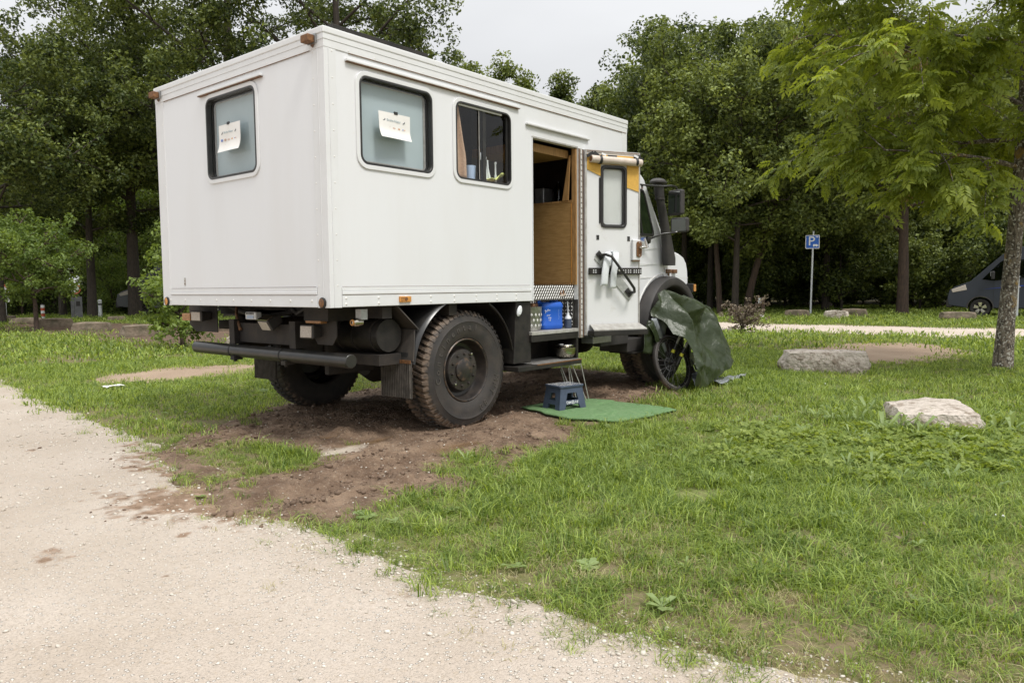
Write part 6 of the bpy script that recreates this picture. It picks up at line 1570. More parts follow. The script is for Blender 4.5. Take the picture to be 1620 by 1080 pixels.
for k, a in enumerate([
    (6.42, 28.85, 0.75, 0.26, 'dark boulder at the left end of the row, under the triangular warning sign', 'stonedark'),
    (6.31, 26.15, 1.0, 0.24, 'long low boulder left of the red and white bollard', 'stonedark'),
    (6.0, 22.61, 0.98, 0.30, 'brown boulder right behind the slim leaning trunk of the young tree', 'stonedark'),
    (5.61, 18.71, 0.95, 0.28, 'broad brown boulder in front of the grey ticket post', 'stonedark'),
    (5.54, 15.24, 1.0, 0.30, 'rounded lichen-flecked boulder left of the leafy shrub by the truck', 'stonedark'),
    (9.22, 25.81, 0.6, 0.20, 'small dark boulder near the thick oak trunk', 'stonedark'),
    (8.68, 18.71, 0.9, 0.25, 'brown boulder seen under the truck box left of its left lamp', 'stonedark'),
    (8.09, 15.74, 0.6, 0.28, 'squarish boulder seen under the truck box right of its left lamp', 'stonedark'),
    (5.49, 10.34, 0.75, 0.20, 'pale flat boulder seen above the black rear bar', 'stone'),
    (22.35, 6.4, 0.55, 0.17, 'small brown boulder behind the dry shrub', 'stonedark'),
    (23.67, 4.97, 0.8, 0.27, 'brown boulder just left of the parking sign post', 'stonedark'),
    (23.26, 3.53, 0.72, 0.28, 'pale notched boulder right of the parking sign', 'stone'),
    (24.51, 3.31, 0.8, 0.30, 'humped grey boulder behind the pale notched one', 'stonedark'),
    (24.03, 0.07, 0.95, 0.25, 'low brown boulder in front of the van wheel', 'stonedark'),
    (14.21, 3.4, 0.36, 0.12, 'small pale stone at the foot of the dry shrub', 'stone')]):
    view = math.atan2(a[1] - CAMP.y, a[0] - CAMP.x)
    boulder(20 + k, a[2], 0.42 * min(1, a[2]), a[3] + 0.07, a[0], a[1], view + PI / 2 + rnd.uniform(-0.25, 0.25), a[4], a[5], sink=0.08)

# ------------------------------------------------------------------ signs and posts
def facing(x, y): return math.atan2(y - CAMP.y, x - CAMP.x) - PI / 2     # local -y looks at the camera
t = thing('parking_sign', 'square blue P parking sign on a tall pale post', 'road sign', (25.5, 5.08, h1(25.5, 5.08)), facing(25.5, 5.08) + 0.12)
mb = MB(); mb.cyl((-0.02, 0.03, 0), (0.03, 0.03, 3.10), 0.034, 14); mb.build('post', MT['post'], t)
mb = MB(); mb.cyl((0.03, 0.03, 3.10), (0.031, 0.03, 3.125), 0.040, 14); mb.build('post_cap', MT['post'], t)
mb = MB(); mb.prism(rrect(-0.245, 0.245, 2.48, 2.98, 0.03), lambda a, b: (a, -0.012, b), lambda a, b: (a, -0.006, b)); pl = mb.build('sign_panel', MT['signwhite'], t, smooth=0)
mb = MB(); mb.prism(rrect(-0.222, 0.222, 2.503, 2.957, 0.02), lambda a, b: (a, -0.0155, b), lambda a, b: (a, -0.0123, b)); mb.build('blue_field', MT['signblue'], pl, smooth=0)
XZ = Matrix.Rotation(PI / 2, 4, 'X')
text_part('letter', 'P', 0.47, MT['signwhite'], pl, Matrix.Translation((-0.035, -0.017, 2.745)) @ XZ @ Matrix.Scale(1.05, 4, (1, 0, 0)), 0.001)
mb = MB(); mb.bb(0.105, 0.205, -0.019, -0.016, 2.90, 2.918); mb.bb(0.145, 0.163, -0.0185, -0.0165, 2.875, 2.945); mb.build('plus_mark', MT['signwhite'], pl, smooth=0)
mb = MB(); mb.bb(0.02, 0.165, -0.019, -0.016, 2.575, 2.64); mb.bb(0.165, 0.20, -0.019, -0.016, 2.575, 2.615); mb.bb(0.035, 0.06, -0.019, -0.016, 2.548, 2.575); mb.bb(0.13, 0.155, -0.019, -0.016, 2.548, 2.575); mb.build('camper_pictogram', MT['signwhite'], pl, smooth=0)
t = thing('no_entry_sign', 'round white sign with a red ring above the grey ticket post', 'road sign', (9.2, 29.6, h1(9.2, 29.6)), facing(9.2, 29.6))
mb = MB(); mb.cyl((0, 0.03, 0), (0, 0.03, 1.45), 0.03, 10); mb.build('post', MT['post'], t)
mb = MB(); mb.lathe([(0, -0.01), (0.205, -0.01), (0.205, 0.0), (0, 0)], (0, 0, 1.25), 'y', 28); mb.build('white_disc', MT['signwhite'], t)
mb = MB(); mb.lathe([(0.165, -0.013), (0.215, -0.013), (0.215, 0.004), (0.165, -0.0105)], (0, 0, 1.25), 'y', 28); mb.build('red_ring', MT['signred'], t)
MT['postdark'] = mat('dark_grey_post', (0.13, 0.135, 0.14), 0.6, c2=(0.09, 0.09, 0.095), ns=6)
t = thing('ticket_post', 'grey boxy ticket post below the round red-ringed sign', 'post', (9.1, 29.2, h1(9.1, 29.2)), facing(9.1, 29.2))
MB().bb(-0.21, -0.09, -0.06, 0.06, 0, 0.96).build('front_panel', MT['postdark'], t, smooth=0, bevel=0.01)
MB().bb(-0.088, 0.20, -0.05, 0.08, 0, 0.93).build('cabinet', MT['postdark'], t, smooth=0, bevel=0.01)
MB().bb(-0.02, 0.13, -0.056, -0.051, 0.55, 0.75).build('slot_panel', MT['rubber'], t, smooth=0)
t = thing('bollard', 'slim red and white banded bollard by the hedge', 'bollard', (8.4, 30.88, h1(8.4, 30.88)))
for i in range(5):
    mb = MB(); mb.lathe([(0.0, 0), (0.075, 0), (0.075, 0.115), (0, 0.115)], (0, 0, 0.118 * i), 'z', 14); mb.build('band', MT['signwhite'] if i % 2 == 0 else MT['signred'], t)
mb = MB(); mb.lathe([(0.07, 0), (0.05, 0.04), (0, 0.055)], (0, 0, 0.592), 'z', 14); mb.build('cap', MT['rubber'], t)
t = thing('warning_sign', 'triangular red-edged sign with a white plate below at the far left edge', 'road sign', (7.55, 32.51, h1(7.55, 32.51)), facing(7.55, 32.51))
mb = MB(); mb.cyl((0, 0.03, 0), (0, 0.03, 1.35), 0.028, 10); mb.build('post', MT['post'], t)
mb = MB(); mb.prism([(-0.24, 1.08), (0.24, 1.08), (0, 1.48)], lambda a, b: (a, -0.008, b), lambda a, b: (a, 0.0, b)); pl = mb.build('red_triangle', MT['signred'], t, smooth=0)
mb = MB(); mb.prism([(-0.15, 1.13), (0.15, 1.13), (0, 1.38)], lambda a, b: (a, -0.012, b), lambda a, b: (a, -0.0085, b)); mb.build('white_field', MT['signwhite'], pl, smooth=0)
mb = MB(); mb.bb(-0.15, 0.15, -0.01, 0.0, 0.72, 0.96); mb.build('lower_plate', MT['signwhite'], t, smooth=0)
mb = MB(); mb.bb(-0.15, 0.15, -0.01, 0.0, 0.97, 1.03); mb.build('blue_strip', MT['signblue'], t, smooth=0)
t = thing('metal_post', 'lone grey metal post between the two thickest trunks', 'post', (10.28, 29.92, h1(10.28, 29.92)))
mb = MB(); mb.lathe([(0, 0), (0.075, 0), (0.075, 0.70), (0.085, 0.71), (0.085, 0.75), (0.04, 0.79), (0, 0.79)], (0, 0, 0), 'z', 14); mb.build('shaft', MT['post'], t)
mb = MB(); mb.lathe([(0.0755, 0.55), (0.0775, 0.55), (0.0775, 0.62), (0.0755, 0.62)], (0, 0, 0), 'z', 14); mb.build('collar', MT['rubber'], t)
t = thing('wooden_post', 'short brown wooden post with a small white plate at the wood edge', 'post', (24.74, 6.61, h1(24.74, 6.61)), facing(24.74, 6.61))
mb = MB(); mb.bb(-0.065, 0.065, -0.065, 0.065, 0, 0.70); mb.build('shaft', MT['oldwood'], t, smooth=0, bevel=0.012)
mb = MB(); mb.bb(-0.17, -0.068, -0.03, -0.02, 0.46, 0.66); mb.build('white_plate', MT['signwhite'], t, smooth=0)
t = thing('charging_post', 'tall pale grey supply post standing before the dark blue van', 'post', (25.25, -1.3, h1(25.25, -1.3)), facing(25.25, -1.3))
MB().bb(-0.085, 0.085, -0.08, 0.08, 0, 1.32).build('column', MT['post'], t, smooth=0, bevel=0.012)
MB().bb(-0.10, 0.10, -0.095, 0.095, 1.322, 1.36).build('lid', MT['post'], t, smooth=0, bevel=0.01)
MB().bb(0.086, 0.12, -0.05, 0.0, 1.0, 1.04).build('tap', MT['chrome'], t, smooth=0)
MB().bb(-0.05, 0.05, -0.0865, -0.081, 0.85, 1.1).build('panel', MT['rubber'], t, smooth=0)

# ------------------------------------------------------------------ the camper van beyond the path, and one hidden among the left trees
def make_van(name, label, paint, loc, rz):
    v = thing(name, label, 'van', loc, rz)
    P_ = [(2.98, 0.45), (3.02, 0.70), (2.96, 0.98), (2.80, 1.12), (2.30, 1.32), (1.72, 1.90), (1.35, 2.26), (1.05, 2.44), (0.70, 2.53), (-2.85, 2.55), (-2.95, 2.45), (-2.98, 0.42), (-1.55, 0.34)]
    def archp(cx): return [(cx + 0.40 * math.cos(q), 0.36 + 0.40 * math.sin(q)) for q in np.linspace(PI, 0, 11)]
    poly = P_ + archp(-1.15)[:] + [(-0.70, 0.34), (1.45, 0.34)] + archp(1.98) + [(2.45, 0.36)]
    yw = lambda b: 1.02 - 0.10 * max(0, (b - 1.25) / 1.3) ** 1.3
    body = MB().prism(poly, lambda a, b: (a, yw(b), b), lambda a, b: (a, -yw(b), b)).build('body', paint, v, smooth=30, bevel=0.05)
    SD = lambda d: (lambda a, b: (a, yw(b) + d, b))
    def p(poly, d0, d1, nm, m, par=body, **k): return MB().prism(poly, SD(d0), SD(d1)).build(nm, m, par, smooth=0, **k)
    win = [(1.95, 1.38), (1.60, 1.33), (0.55, 1.42), (0.62, 1.95), (0.72, 2.06), (1.25, 2.10), (1.42, 1.98)]
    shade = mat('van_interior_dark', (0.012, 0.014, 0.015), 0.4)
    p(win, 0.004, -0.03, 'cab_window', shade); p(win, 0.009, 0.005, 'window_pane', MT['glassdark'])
    p([(1.10, 1.36), (1.17, 1.36), (1.22, 2.09), (1.15, 2.09)], 0.014, 0.0095, 'window_bar', MT['rubber'])
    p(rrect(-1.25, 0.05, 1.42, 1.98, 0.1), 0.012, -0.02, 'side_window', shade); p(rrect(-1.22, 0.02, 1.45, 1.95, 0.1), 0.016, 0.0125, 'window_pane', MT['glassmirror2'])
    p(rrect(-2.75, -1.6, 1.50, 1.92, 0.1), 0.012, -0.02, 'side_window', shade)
    # door seams, stripes, handle
    for x0, x1, z0, z1 in ((0.42, 0.432, 0.45, 2.2), (1.58, 1.592, 0.55, 1.33)):
        p([(x0, z0), (x1, z0), (x1, z1), (x0, z1)], 0.0035, 0.0, 'door_seam', MT['rubber'])
    p([(1.95, 1.02), (0.5, 1.14), (0.5, 1.18), (1.5, 1.07)], 0.004, 0.0, 'stripe', MT['vanstripe'])
    p([(0.4, 1.15), (-2.8, 1.26), (-2.8, 1.31), (0.4, 1.19)], 0.004, 0.0, 'stripe', MT['vanstripe'])
    p(rrect(0.50, 0.66, 1.14, 1.28, 0.05), 0.02, 0.001, 'door_handle', MT['rubber'])
    MB().bb(-2.6, 0.6, -0.95, 0.95, 2.02, 2.05)
    p([(0.40, 2.14), (-2.8, 2.14), (-2.8, 2.155), (0.40, 2.155)], 0.006, 0.0, 'roof_seam', MT['post'])
    mb = MB(); mb.box((0, 0, 0), (0.12, 0.24, 0.30)); m_ = mb.build('mirror', MT['rubber'], v, smooth=0, bevel=0.04); m_.location = (1.62, yw(1.5) + 0.16, 1.52)
    MB().bb(0.062, 0.068, -0.02, 0.10, -0.02, 0.13).build('mirror_marker', MT['signwhite'], m_, smooth=0)
    mb = MB(); mb.prism([(2.40, 1.00), (2.86, 0.90), (2.90, 1.02), (2.45, 1.20)], lambda a, b: (a, yw(b) + 0.01, b), lambda a, b: (a + 0.05, yw(b) - 0.15, b)); mb.build('headlamp', MT['lens'], v, smooth=0, bevel=0.02)
    MB().bb(2.85, 3.06, -1.0, 1.0, 0.36, 0.66).build('bumper', MT['plastic'], v, smooth=0, bevel=0.05)
    for cx in (1.98, -1.15):
        mb = MB(); mb.lathe([(0.43, yw(0.6) + 0.004), (0.43, yw(0.6) + 0.02), (0.385, yw(0.6) + 0.02), (0.385, yw(0.6) - 0.3)], (cx, 0, 0.36), 'y', 24, -0.1, PI + 0.1); mb.build('arch_trim', MT['plastic'], v)
        for s in (1, -1):
            w = bpy.data.objects.new('wheel', None); COL.objects.link(w); w.parent = v; w.location = (cx, s * 0.86, 0.345); w.rotation_euler = (0, 0, 0 if s > 0 else PI)
            mb = MB(); mb.lathe([(0.22, 0.10), (0.25, 0.12), (0.315, 0.115), (0.342, 0.085), (0.345, 0.0), (0.342, -0.085), (0.315, -0.115), (0.22, -0.10)], (0, 0, 0), 'y', 36); mb.build('tyre', MT['rubber'], w)
            mb = MB(); mb.lathe([(0.22, 0.10), (0.20, 0.11), (0.195, 0.06), (0.0, 0.05)], (0, 0, 0), 'y', 30); mb.build('rim', MT['black'], w)
            mb = MB()
            for i in range(5):
                q = 2 * PI * i / 5 + 0.3; a, b = Vector((math.cos(q), 0, math.sin(q))), Vector((-math.sin(q), 0, math.cos(q)))
                mb.add([a * 0.05 - b * 0.03 + Vector((0, 0.115, 0)), a * 0.05 + b * 0.03 + Vector((0, 0.115, 0)), a * 0.20 + b * 0.065 + Vector((0, 0.118, 0)), a * 0.20 - b * 0.065 + Vector((0, 0.118, 0)), a * 0.05 - b * 0.03 + Vector((0, 0.09, 0)), a * 0.05 + b * 0.03 + Vector((0, 0.09, 0)), a * 0.20 + b * 0.065 + Vector((0, 0.09, 0)), a * 0.20 - b * 0.065 + Vector((0, 0.09, 0))], [(0, 1, 2, 3), (0, 4, 5, 1), (1, 5, 6, 2), (2, 6, 7, 3), (3, 7, 4, 0)])
            mb.build('spokes', MT['chrome'], w)
    ws = MB(); ws.add([(1.40, -0.86, 2.24), (1.40, 0.86, 2.24), (2.30, 0.90, 1.36), (2.30, -0.90, 1.36)], [(0, 1, 2, 3)]); o = ws.build('windscreen', MT['glassdark'], v, smooth=0); o.location = (0.03, 0, 0.03)
    MB().bb(-2.4, 0.2, -0.75, -0.70, 2.58, 2.62).build('roof_rail', MT['rubber'], v, smooth=0); MB().bb(-2.4, 0.2, 0.70, 0.75, 2.58, 2.62).build('roof_rail', MT['rubber'], v, smooth=0)
    MB().bb(-1.6, -0.9, -0.4, 0.4, 2.565, 2.66).build('roof_hatch', MT['plastic'], v, smooth=0, bevel=0.03)
    return v
MT['glassmirror2'] = mat('van_window', (0.05, 0.055, 0.06), 0.06, 0.0, spec=1.0)
v_ = make_van('camper_van', 'dark slate-blue high-roof camper van with thin blue stripes behind the ash trunk', MT['vanpaint'], (27.2, -1.95, h1(27, -2)), math.radians(96)); v_.scale = (0.92, 0.92, 0.92)
make_van('camper_van', 'silver-grey van mostly hidden behind the thickest oak trunk and the shrub', MT['vangrey'], (14.75, 30.9, h1(14.7, 30.9)), math.radians(150))

# white tissue and bits of litter on the grass
V = []; F = []
for j in range(7):
    for i in range(9):
        a, b = i / 8 - 0.5, j / 6 - 0.5
        V.append((0.22 * a, 0.15 * b, 0.035 + 0.03 * float(fbm(np.array([a * 4.0]), np.array([b * 4.0]), 130, 3)[0]) + 0.035 * (0.25 - a * a)))
for j in range(6):
    for i in range(8): k = j * 9 + i; F.append((k, k + 1, k + 10, k + 9))
mb = MB(); mb.add(V, F); o = mb.build('paper_tissue', MT['paper'], None, smooth=60, loc=(0.67, 5.19, h1(0.67, 5.19))); tag(o, 'crumpled white paper tissue lying on the grass', 'litter'); sd = o.modifiers.new('t', 'SOLIDIFY'); sd.thickness = 0.003
for x, y, l in ((22.0, 5.6, 'small white scrap lying in the grass beyond the park path'), (11.0, 31.9, 'white scrap lying beside the ticket post')):
    mb = MB(); mb.box((0, 0, 0.06), (0.22, 0.12, 0.06), rz=0.5, ry=0.3); mb.box((0.05, 0.03, 0.10), (0.12, 0.10, 0.03), rz=0.2, ry=-0.5); o = mb.build('scrap', MT['paper'], None, bevel=0.01, loc=(x, y, h1(x, y))); tag(o, l, 'litter')

# ------------------------------------------------------------------ trees
def leaf_arrays(C, S, n_per, L, rg, flat=0.85, droop=0.0, wr=0.55, crnd=None):
    """leaf quads (folded along the rib) around clump centres"""
    nC = len(C); n = nC * n_per
    ci = np.repeat(np.arange(nC), n_per)
    d = rg.normal(0, 1, (n, 3)); d /= np.linalg.norm(d, axis=1)[:, None]
    r = rg.uniform(0.25, 1.0, n) ** 0.6
    off = d * r[:, None] * S[ci][:, None]; off[:, 2] *= flat
    pos = C[ci] + off
    nrm = rg.normal(0, 0.75, (n, 3)) + d * 0.45; nrm[:, 2] += 0.45
    nrm /= np.linalg.norm(nrm, axis=1)[:, None]
    t = rg.normal(0, 1, (n, 3)) + d * 0.5; t[:, 2] -= droop
    t -= nrm * (t * nrm).sum(1)[:, None]; t /= np.linalg.norm(t, axis=1)[:, None]
    b = np.cross(nrm, t)
    l = L * rg.uniform(0.65, 1.25, n)[:, None]; w = l * wr * 0.5
    base = pos - t * l * 0.5
    tip = pos + t * l * 0.5 - nrm * l * 0.06
    lf = pos + b * w + nrm * l * 0.10 - t * l * 0.05
    rt = pos - b * w + nrm * l * 0.10 - t * l * 0.05
    V = np.stack([base, rt, tip, lf], 1).reshape(-1, 3)
    o = np.arange(n)[:, None] * 4
    F = np.concatenate([np.concatenate([o, o + 1, o + 2], 1), np.concatenate([o, o + 2, o + 3], 1)], 1).reshape(-1, 3)
    if crnd is None: crnd = rg.uniform(0.1, 0.55, nC)
    val = np.clip(crnd[ci] + rg.normal(0, 0.20, n) + 0.10 * (off[:, 2] / (S[ci] + 1e-6)), 0, 1)  # light from above painted in: leaves higher in a clump get lighter colour
    return V, F, np.repeat(val, 2)

def tubes_arrays(paths, nseg=7):
    V = []; F = []; o = 0
    for pts, rs in paths:
        pts = np.asarray(pts, float); m = len(pts)
        t = np.gradient(pts, axis=0); t /= np.linalg.norm(t, axis=1)[:, None] + 1e-9
        ref = np.array([0.31, 0.95, 0.05]) if abs(t[0][2]) > 0.7 else np.array([0, 0, 1.0])
        a = np.cross(t, ref); a /= np.linalg.norm(a, axis=1)[:, None] + 1e-9; b = np.cross(t, a)
        q = 2 * np.pi * np.arange(nseg) / nseg
        ring = pts[:, None, :] + np.asarray(rs)[:, None, None] * (a[:, None, :] * np.cos(q)[None, :, None] + b[:, None, :] * np.sin(q)[None, :, None])
        V.append(ring.reshape(-1, 3))
        i = np.arange(m - 1)[:, None] * nseg + np.arange(nseg)[None, :]
        j = np.arange(m - 1)[:, None] * nseg + (np.arange(nseg)[None, :] + 1) % nseg
        F.append(np.stack([i, j, j + nseg, i + nseg], -1).reshape(-1, 4) + o); o += m * nseg
    return np.concatenate(V), np.concatenate(F)

def grow(seed, Ht, r0, base, rx, n_limb=18, subs=5, rise=0.8, lean=(0, 0), top=0.55, clump=0.75, wob=0.25, flare=True, shell=0):
    """trunk, limbs and twigs as tapered paths, and the centres of the leaf clumps"""
    rg = np.random.default_rng(seed)
    nz = 14; z = np.linspace(0, Ht * 0.93, nz)
    tp = np.stack([lean[0] * (z / Ht) ** 1.3 + wob * np.cumsum(rg.normal(0, 0.16, nz)) * (z / Ht), lean[1] * (z / Ht) ** 1.3 + wob * np.cumsum(rg.normal(0, 0.16, nz)) * (z / Ht), z], 1)
    rs = r0 * (1 - z / (Ht * 0.93)) ** 0.75 * 0.92 + 0.015
    if flare: rs[0] *= 1.28; z0 = tp[0].copy(); tp = np.insert(tp, 1, [tp[0] * 0.96 + tp[1] * 0.04 + [0, 0, 0.18]], 0); rs = np.insert(rs, 1, r0 * 1.02)
    tp[0, 2] -= 0.15
    paths = [(tp, rs)]; C = []; S = []
    zc = base + (Ht - base) * (1 - top); 
    zi = np.linspace(base, Ht * 0.90, n_limb) + rg.normal(0, 0.15, n_limb)
    for i, zz in enumerate(zi):
        zz = min(max(zz, base * 0.9), Ht * 0.92)
        p0 = np.array([np.interp(zz, tp[:, 2], tp[:, k]) for k in range(3)])
        az = i * 2.39996 + rg.normal(0, 0.35)
        h = (zz - base) / (Ht - base)
        prof_ = (0.62 + 0.38 * math.sin(min(1, h / 0.42) * PI / 2)) if h < 0.42 else math.sqrt(max(0.02, 1 - ((h - 0.42) / 0.66) ** 2))
        ln = rx * prof_ * rg.uniform(0.72, 1.12)
        up = ln * (rise * (0.55 + 0.9 * h) + rg.normal(0, 0.25))
        e = p0 + np.array([math.cos(az) * ln, math.sin(az) * ln, up])
        mid = p0 * 0.5 + e * 0.5 + np.array([0, 0, 0.12 * ln * (1 if h < 0.4 else -0.3)]) + rg.normal(0, 0.07 * ln, 3)
        tt = np.linspace(0, 1, 7)[:, None]
        pth = (1 - tt) ** 2 * p0 + 2 * tt * (1 - tt) * mid + tt ** 2 * e
        rl = max(0.018, np.interp(zz, tp[:, 2], rs) * 0.5)
        paths.append((pth, np.linspace(rl, 0.012, 7)))
        C.append(e); S.append(clump)
        for k in range(subs):
            s = 0.30 + 0.70 * (k + rg.uniform(0.1, 0.9)) / subs
            q0 = (1 - s) ** 2 * p0 + 2 * s * (1 - s) * mid + s ** 2 * e
            a2 = az + rg.choice([-1, 1]) * rg.uniform(0.5, 1.5)
            l2 = ln * rg.uniform(0.22, 0.45)
            q1 = q0 + np.array([math.cos(a2) * l2, math.sin(a2) * l2, l2 * rg.uniform(-0.55, 1.05)])
            qm = (q0 + q1) / 2 + rg.normal(0, 0.06 * l2, 3)
            paths.append((np.array([q0, qm, q1]), np.array([0.016 + rl * 0.22, 0.012, 0.006])))
            for f in (0.55, 1.0): C.append(q0 * (1 - f) + q1 * f + rg.normal(0, 0.12, 3)); S.append(clump * rg.uniform(0.65, 1.1))
    C.append(tp[-1] + [0, 0, 0.3]); S.append(clump * 0.8)
    return paths, np.array(C), np.array(S)

def tree(name, label, loc, seed, args, leaf, nleaf, L, bark, group='trees round the parking lawn', rz=0.0, drop=0.0, cat='tree', leafkw=None):
    paths, C, S = grow(seed, **args)
    t = thing(name, label, cat, (loc[0], loc[1], h1(loc[0], loc[1])), rz, group)
    V, F = tubes_arrays(paths[:1], 12); raw('trunk', V, F, bark, t)
    V, F = tubes_arrays(paths[1:], 6); raw('limbs', V, F, bark, t, kind='stuff')
    V, F, val = leaf_arrays(C, S, nleaf, L, np.random.default_rng(seed + 1000), droop=drop, **(leafkw or {}))
    raw('crown', V, F, leaf, t, smooth=False, attrs={'rnd': ('FACE', val)}, kind='stuff')
    return t
OL, BK, BR = MT['oakleaf'], MT['bark'], MT['barkred']
G1 = 'oaks on the left behind the truck'
tree('oak_tree', 'huge dark oak with the thickest trunk, beside the hidden silver van', (11.75, 29.92), 131, dict(Ht=13.0, r0=0.29, base=4.4, rx=3.4, n_limb=24, subs=9, clump=0.66), OL, 90, 0.171, BK, G1)
tree('oak_tree', 'dark oak whose trunk stands between the grey metal post and the ticket post', (10.41, 31.08), 102, dict(Ht=10.2, r0=0.20, base=3.8, rx=3.3, n_limb=20, subs=9, clump=0.63), OL, 90, 0.162, BK, G1)
tree('oak_tree', 'slimmer dark oak left of the ticket post, behind the young tree', (10.03, 33.35), 103, dict(Ht=9.6, r0=0.165, base=3.6, rx=3.4, n_limb=18, subs=9, clump=0.63), OL, 90, 0.162, BK, G1)
tree('oak_tree', 'low-crowned oak at the left edge of the photo, sky above it', (5.9, 27.4), 104, dict(Ht=9.8, r0=0.16, base=3.4, rx=3.9, n_limb=20, subs=9, clump=0.59, rise=0.35), OL, 96, 0.153, BK, G1)
tree('oak_tree', 'tall oak filling the sky above the rear edge of the truck roof', (13.2, 24.4), 105, dict(Ht=19, r0=0.3, base=4.5, rx=5.6, n_limb=24, subs=9, clump=0.63), OL, 130, 0.158, BK, G1)
tree('oak_tree', 'tall oak above the middle of the truck roof with open sky to its right', (14.9, 19.2), 106, dict(Ht=16.5, r0=0.3, base=4.0, rx=5.2, n_limb=24, subs=9, clump=0.59), OL, 130, 0.149, BK, G1)
G2 = 'tree tops above the truck roof'
tree('oak_tree', 'low tree top just right of the tall oaks, along the roof edge', (28.6, 23.3), 107, dict(Ht=12.4, r0=0.2, base=5, rx=2.7, n_limb=16, subs=8, clump=0.56), OL, 66, 0.198, BK, G2)
tree('oak_tree', 'left one of the two pointed tree tops above the truck roof', (32.75, 22.91), 108, dict(Ht=12.3, r0=0.2, base=5, rx=2.0, n_limb=16, subs=8, clump=0.56, rise=0.9), OL, 66, 0.198, BK, G2)
tree('oak_tree', 'right one of the two pointed tree tops above the truck roof', (33.91, 21.29), 109, dict(Ht=12.2, r0=0.2, base=5, rx=1.7, n_limb=16, subs=8, clump=0.56, rise=0.9), OL, 66, 0.198, BK, G2)
G3 = 'slender trees at the wood edge right of the cab'
tree('woodland_tree', 'dark slender tree closest to the cab mirrors', (27.96, 11.54), 110, dict(Ht=10.2, r0=0.16, base=2.8, rx=3.3, n_limb=20, subs=9, clump=0.56, rise=0.6), OL, 78, 0.162, BK, G3)
tree('woodland_tree', 'straight reddish trunk rising next to the front corner of the truck', (31.55, 12.62), 111, dict(Ht=12.0, r0=0.2, base=3.4, rx=3.6, n_limb=22, subs=9, clump=0.59, rise=0.7, wob=0.3), OL, 78, 0.180, BR, G3)
tree('woodland_tree', 'thin dark trunk with a low side branch right of the reddish one', (29.21, 10.84), 112, dict(Ht=11.0, r0=0.15, base=3.2, rx=3.4, n_limb=20, subs=9, clump=0.56, rise=0.6), OL, 78, 0.171, BK, G3)
tree('woodland_tree', 'thin brown trunk leaning left above the tarpaulin', (25.21, 8.56), 113, dict(Ht=8.2, r0=0.115, base=3.4, rx=2.6, n_limb=16, subs=8, clump=0.52, lean=(0.9, 1.3)), OL, 78, 0.153, BR, G3)
tree('woodland_tree', 'dark twin trunk, left one, behind the dry shrub', (24.87, 7.78), 114, dict(Ht=8.8, r0=0.14, base=2.6, rx=3.0, n_limb=18, subs=9, clump=0.56, rise=0.6), OL, 78, 0.162, BK, G3)
tree('woodland_tree', 'crooked brown trunk leaning right above the dry shrub', (26.28, 7.89), 115, dict(Ht=9.3, r0=0.15, base=2.8, rx=3.2, n_limb=18, subs=9, clump=0.56, lean=(1.2, -2.4), wob=0.5), OL, 78, 0.162, BR, G3)
tree('woodland_tree', 'brown trunk standing between the parking sign and the van', (27.46, 2.42), 116, dict(Ht=9.4, r0=0.21, base=3.2, rx=3.8, n_limb=20, subs=9, clump=0.59), OL, 84, 0.162, BR, G3)
tree('woodland_tree', 'leafy tree crown behind the parking sign', (30.8, 6.2), 117, dict(Ht=9.8, r0=0.16, base=3.0, rx=3.6, n_limb=20, subs=9, clump=0.59), OL, 84, 0.171, BK, G3)

# woods behind everything: one mass
def variant(seed, args, nleaf, L, leaf=OL):
    paths, C, S = grow(seed, **args)
    V1, F1 = tubes_arrays(paths, 6)
    V2, F2, val = leaf_arrays(C, S, nleaf, L, np.random.default_rng(seed))
    F1t = np.concatenate([F1[:, [0, 1, 2]], F1[:, [0, 2, 3]]])
    o = raw('woods_source', np.concatenate([V1, V2]), np.concatenate([F1t, F2 + len(V1)]), [BK, leaf], smooth=False, attrs={'rnd': ('FACE', np.concatenate([np.zeros(len(F1t)), val]))}, link=False)
    mi = np.zeros(len(F1t) + len(F2), np.int32); mi[len(F1t):] = 1
    o.data.polygons.foreach_set('material_index', mi)
    return o
WV = [variant(201, dict(Ht=12, r0=0.17, base=2.6, rx=3.4, n_limb=20, subs=5, clump=1.0), 60, 0.30), variant(202, dict(Ht=13, r0=0.2, base=3.2, rx=3.8, n_limb=20, subs=5, clump=1.05), 60, 0.30)]
BV = [variant(203, dict(Ht=2.6, r0=0.05, base=0.25, rx=1.5, n_limb=12, subs=4, clump=0.5, flare=False), 60, 0.17), variant(204, dict(Ht=3.6, r0=0.06, base=0.3, rx=1.7, n_limb=14, subs=4, clump=0.55, flare=False), 60, 0.18)]
rg = np.random.default_rng(31)
pts = []; idx = []; sc = []
for d, step, b0, b1 in ((43, 3.4, -44, 16), (49, 3.6, -44, 60), (56, 4.0, -44, 62), (64, 5.0, -46, 62)):
    n = int(math.radians(b1 - b0) * d / step)
    for k in range(n):
        b = math.radians(b0 + (b1 - b0) * (k + 0.5) / n) + rg.normal(0, 0.012)     # bearing left of the view axis is positive
        a = yaw + b; dd = d + rg.normal(0, 1.3)
        if math.degrees(b) > 12: dd += 8
        x, y = CAMP.x + dd * math.cos(a), CAMP.y + dd * math.sin(a)
        pts.append((x, y, 0)); idx.append(rg.integers(0, 2)); s = rg.uniform(0.8, 1.05)
        if -10 < math.degrees(b) < 9: s *= 0.78
        sc.append(s)
rt = np.zeros((len(pts), 3)); rt[:, 2] = rg.uniform(0, 6.28, len(pts))
scatter('woods', pts, rt, sc, idx, WV, 'dark wood that closes off the background')
pts = []; idx = []; sc = []
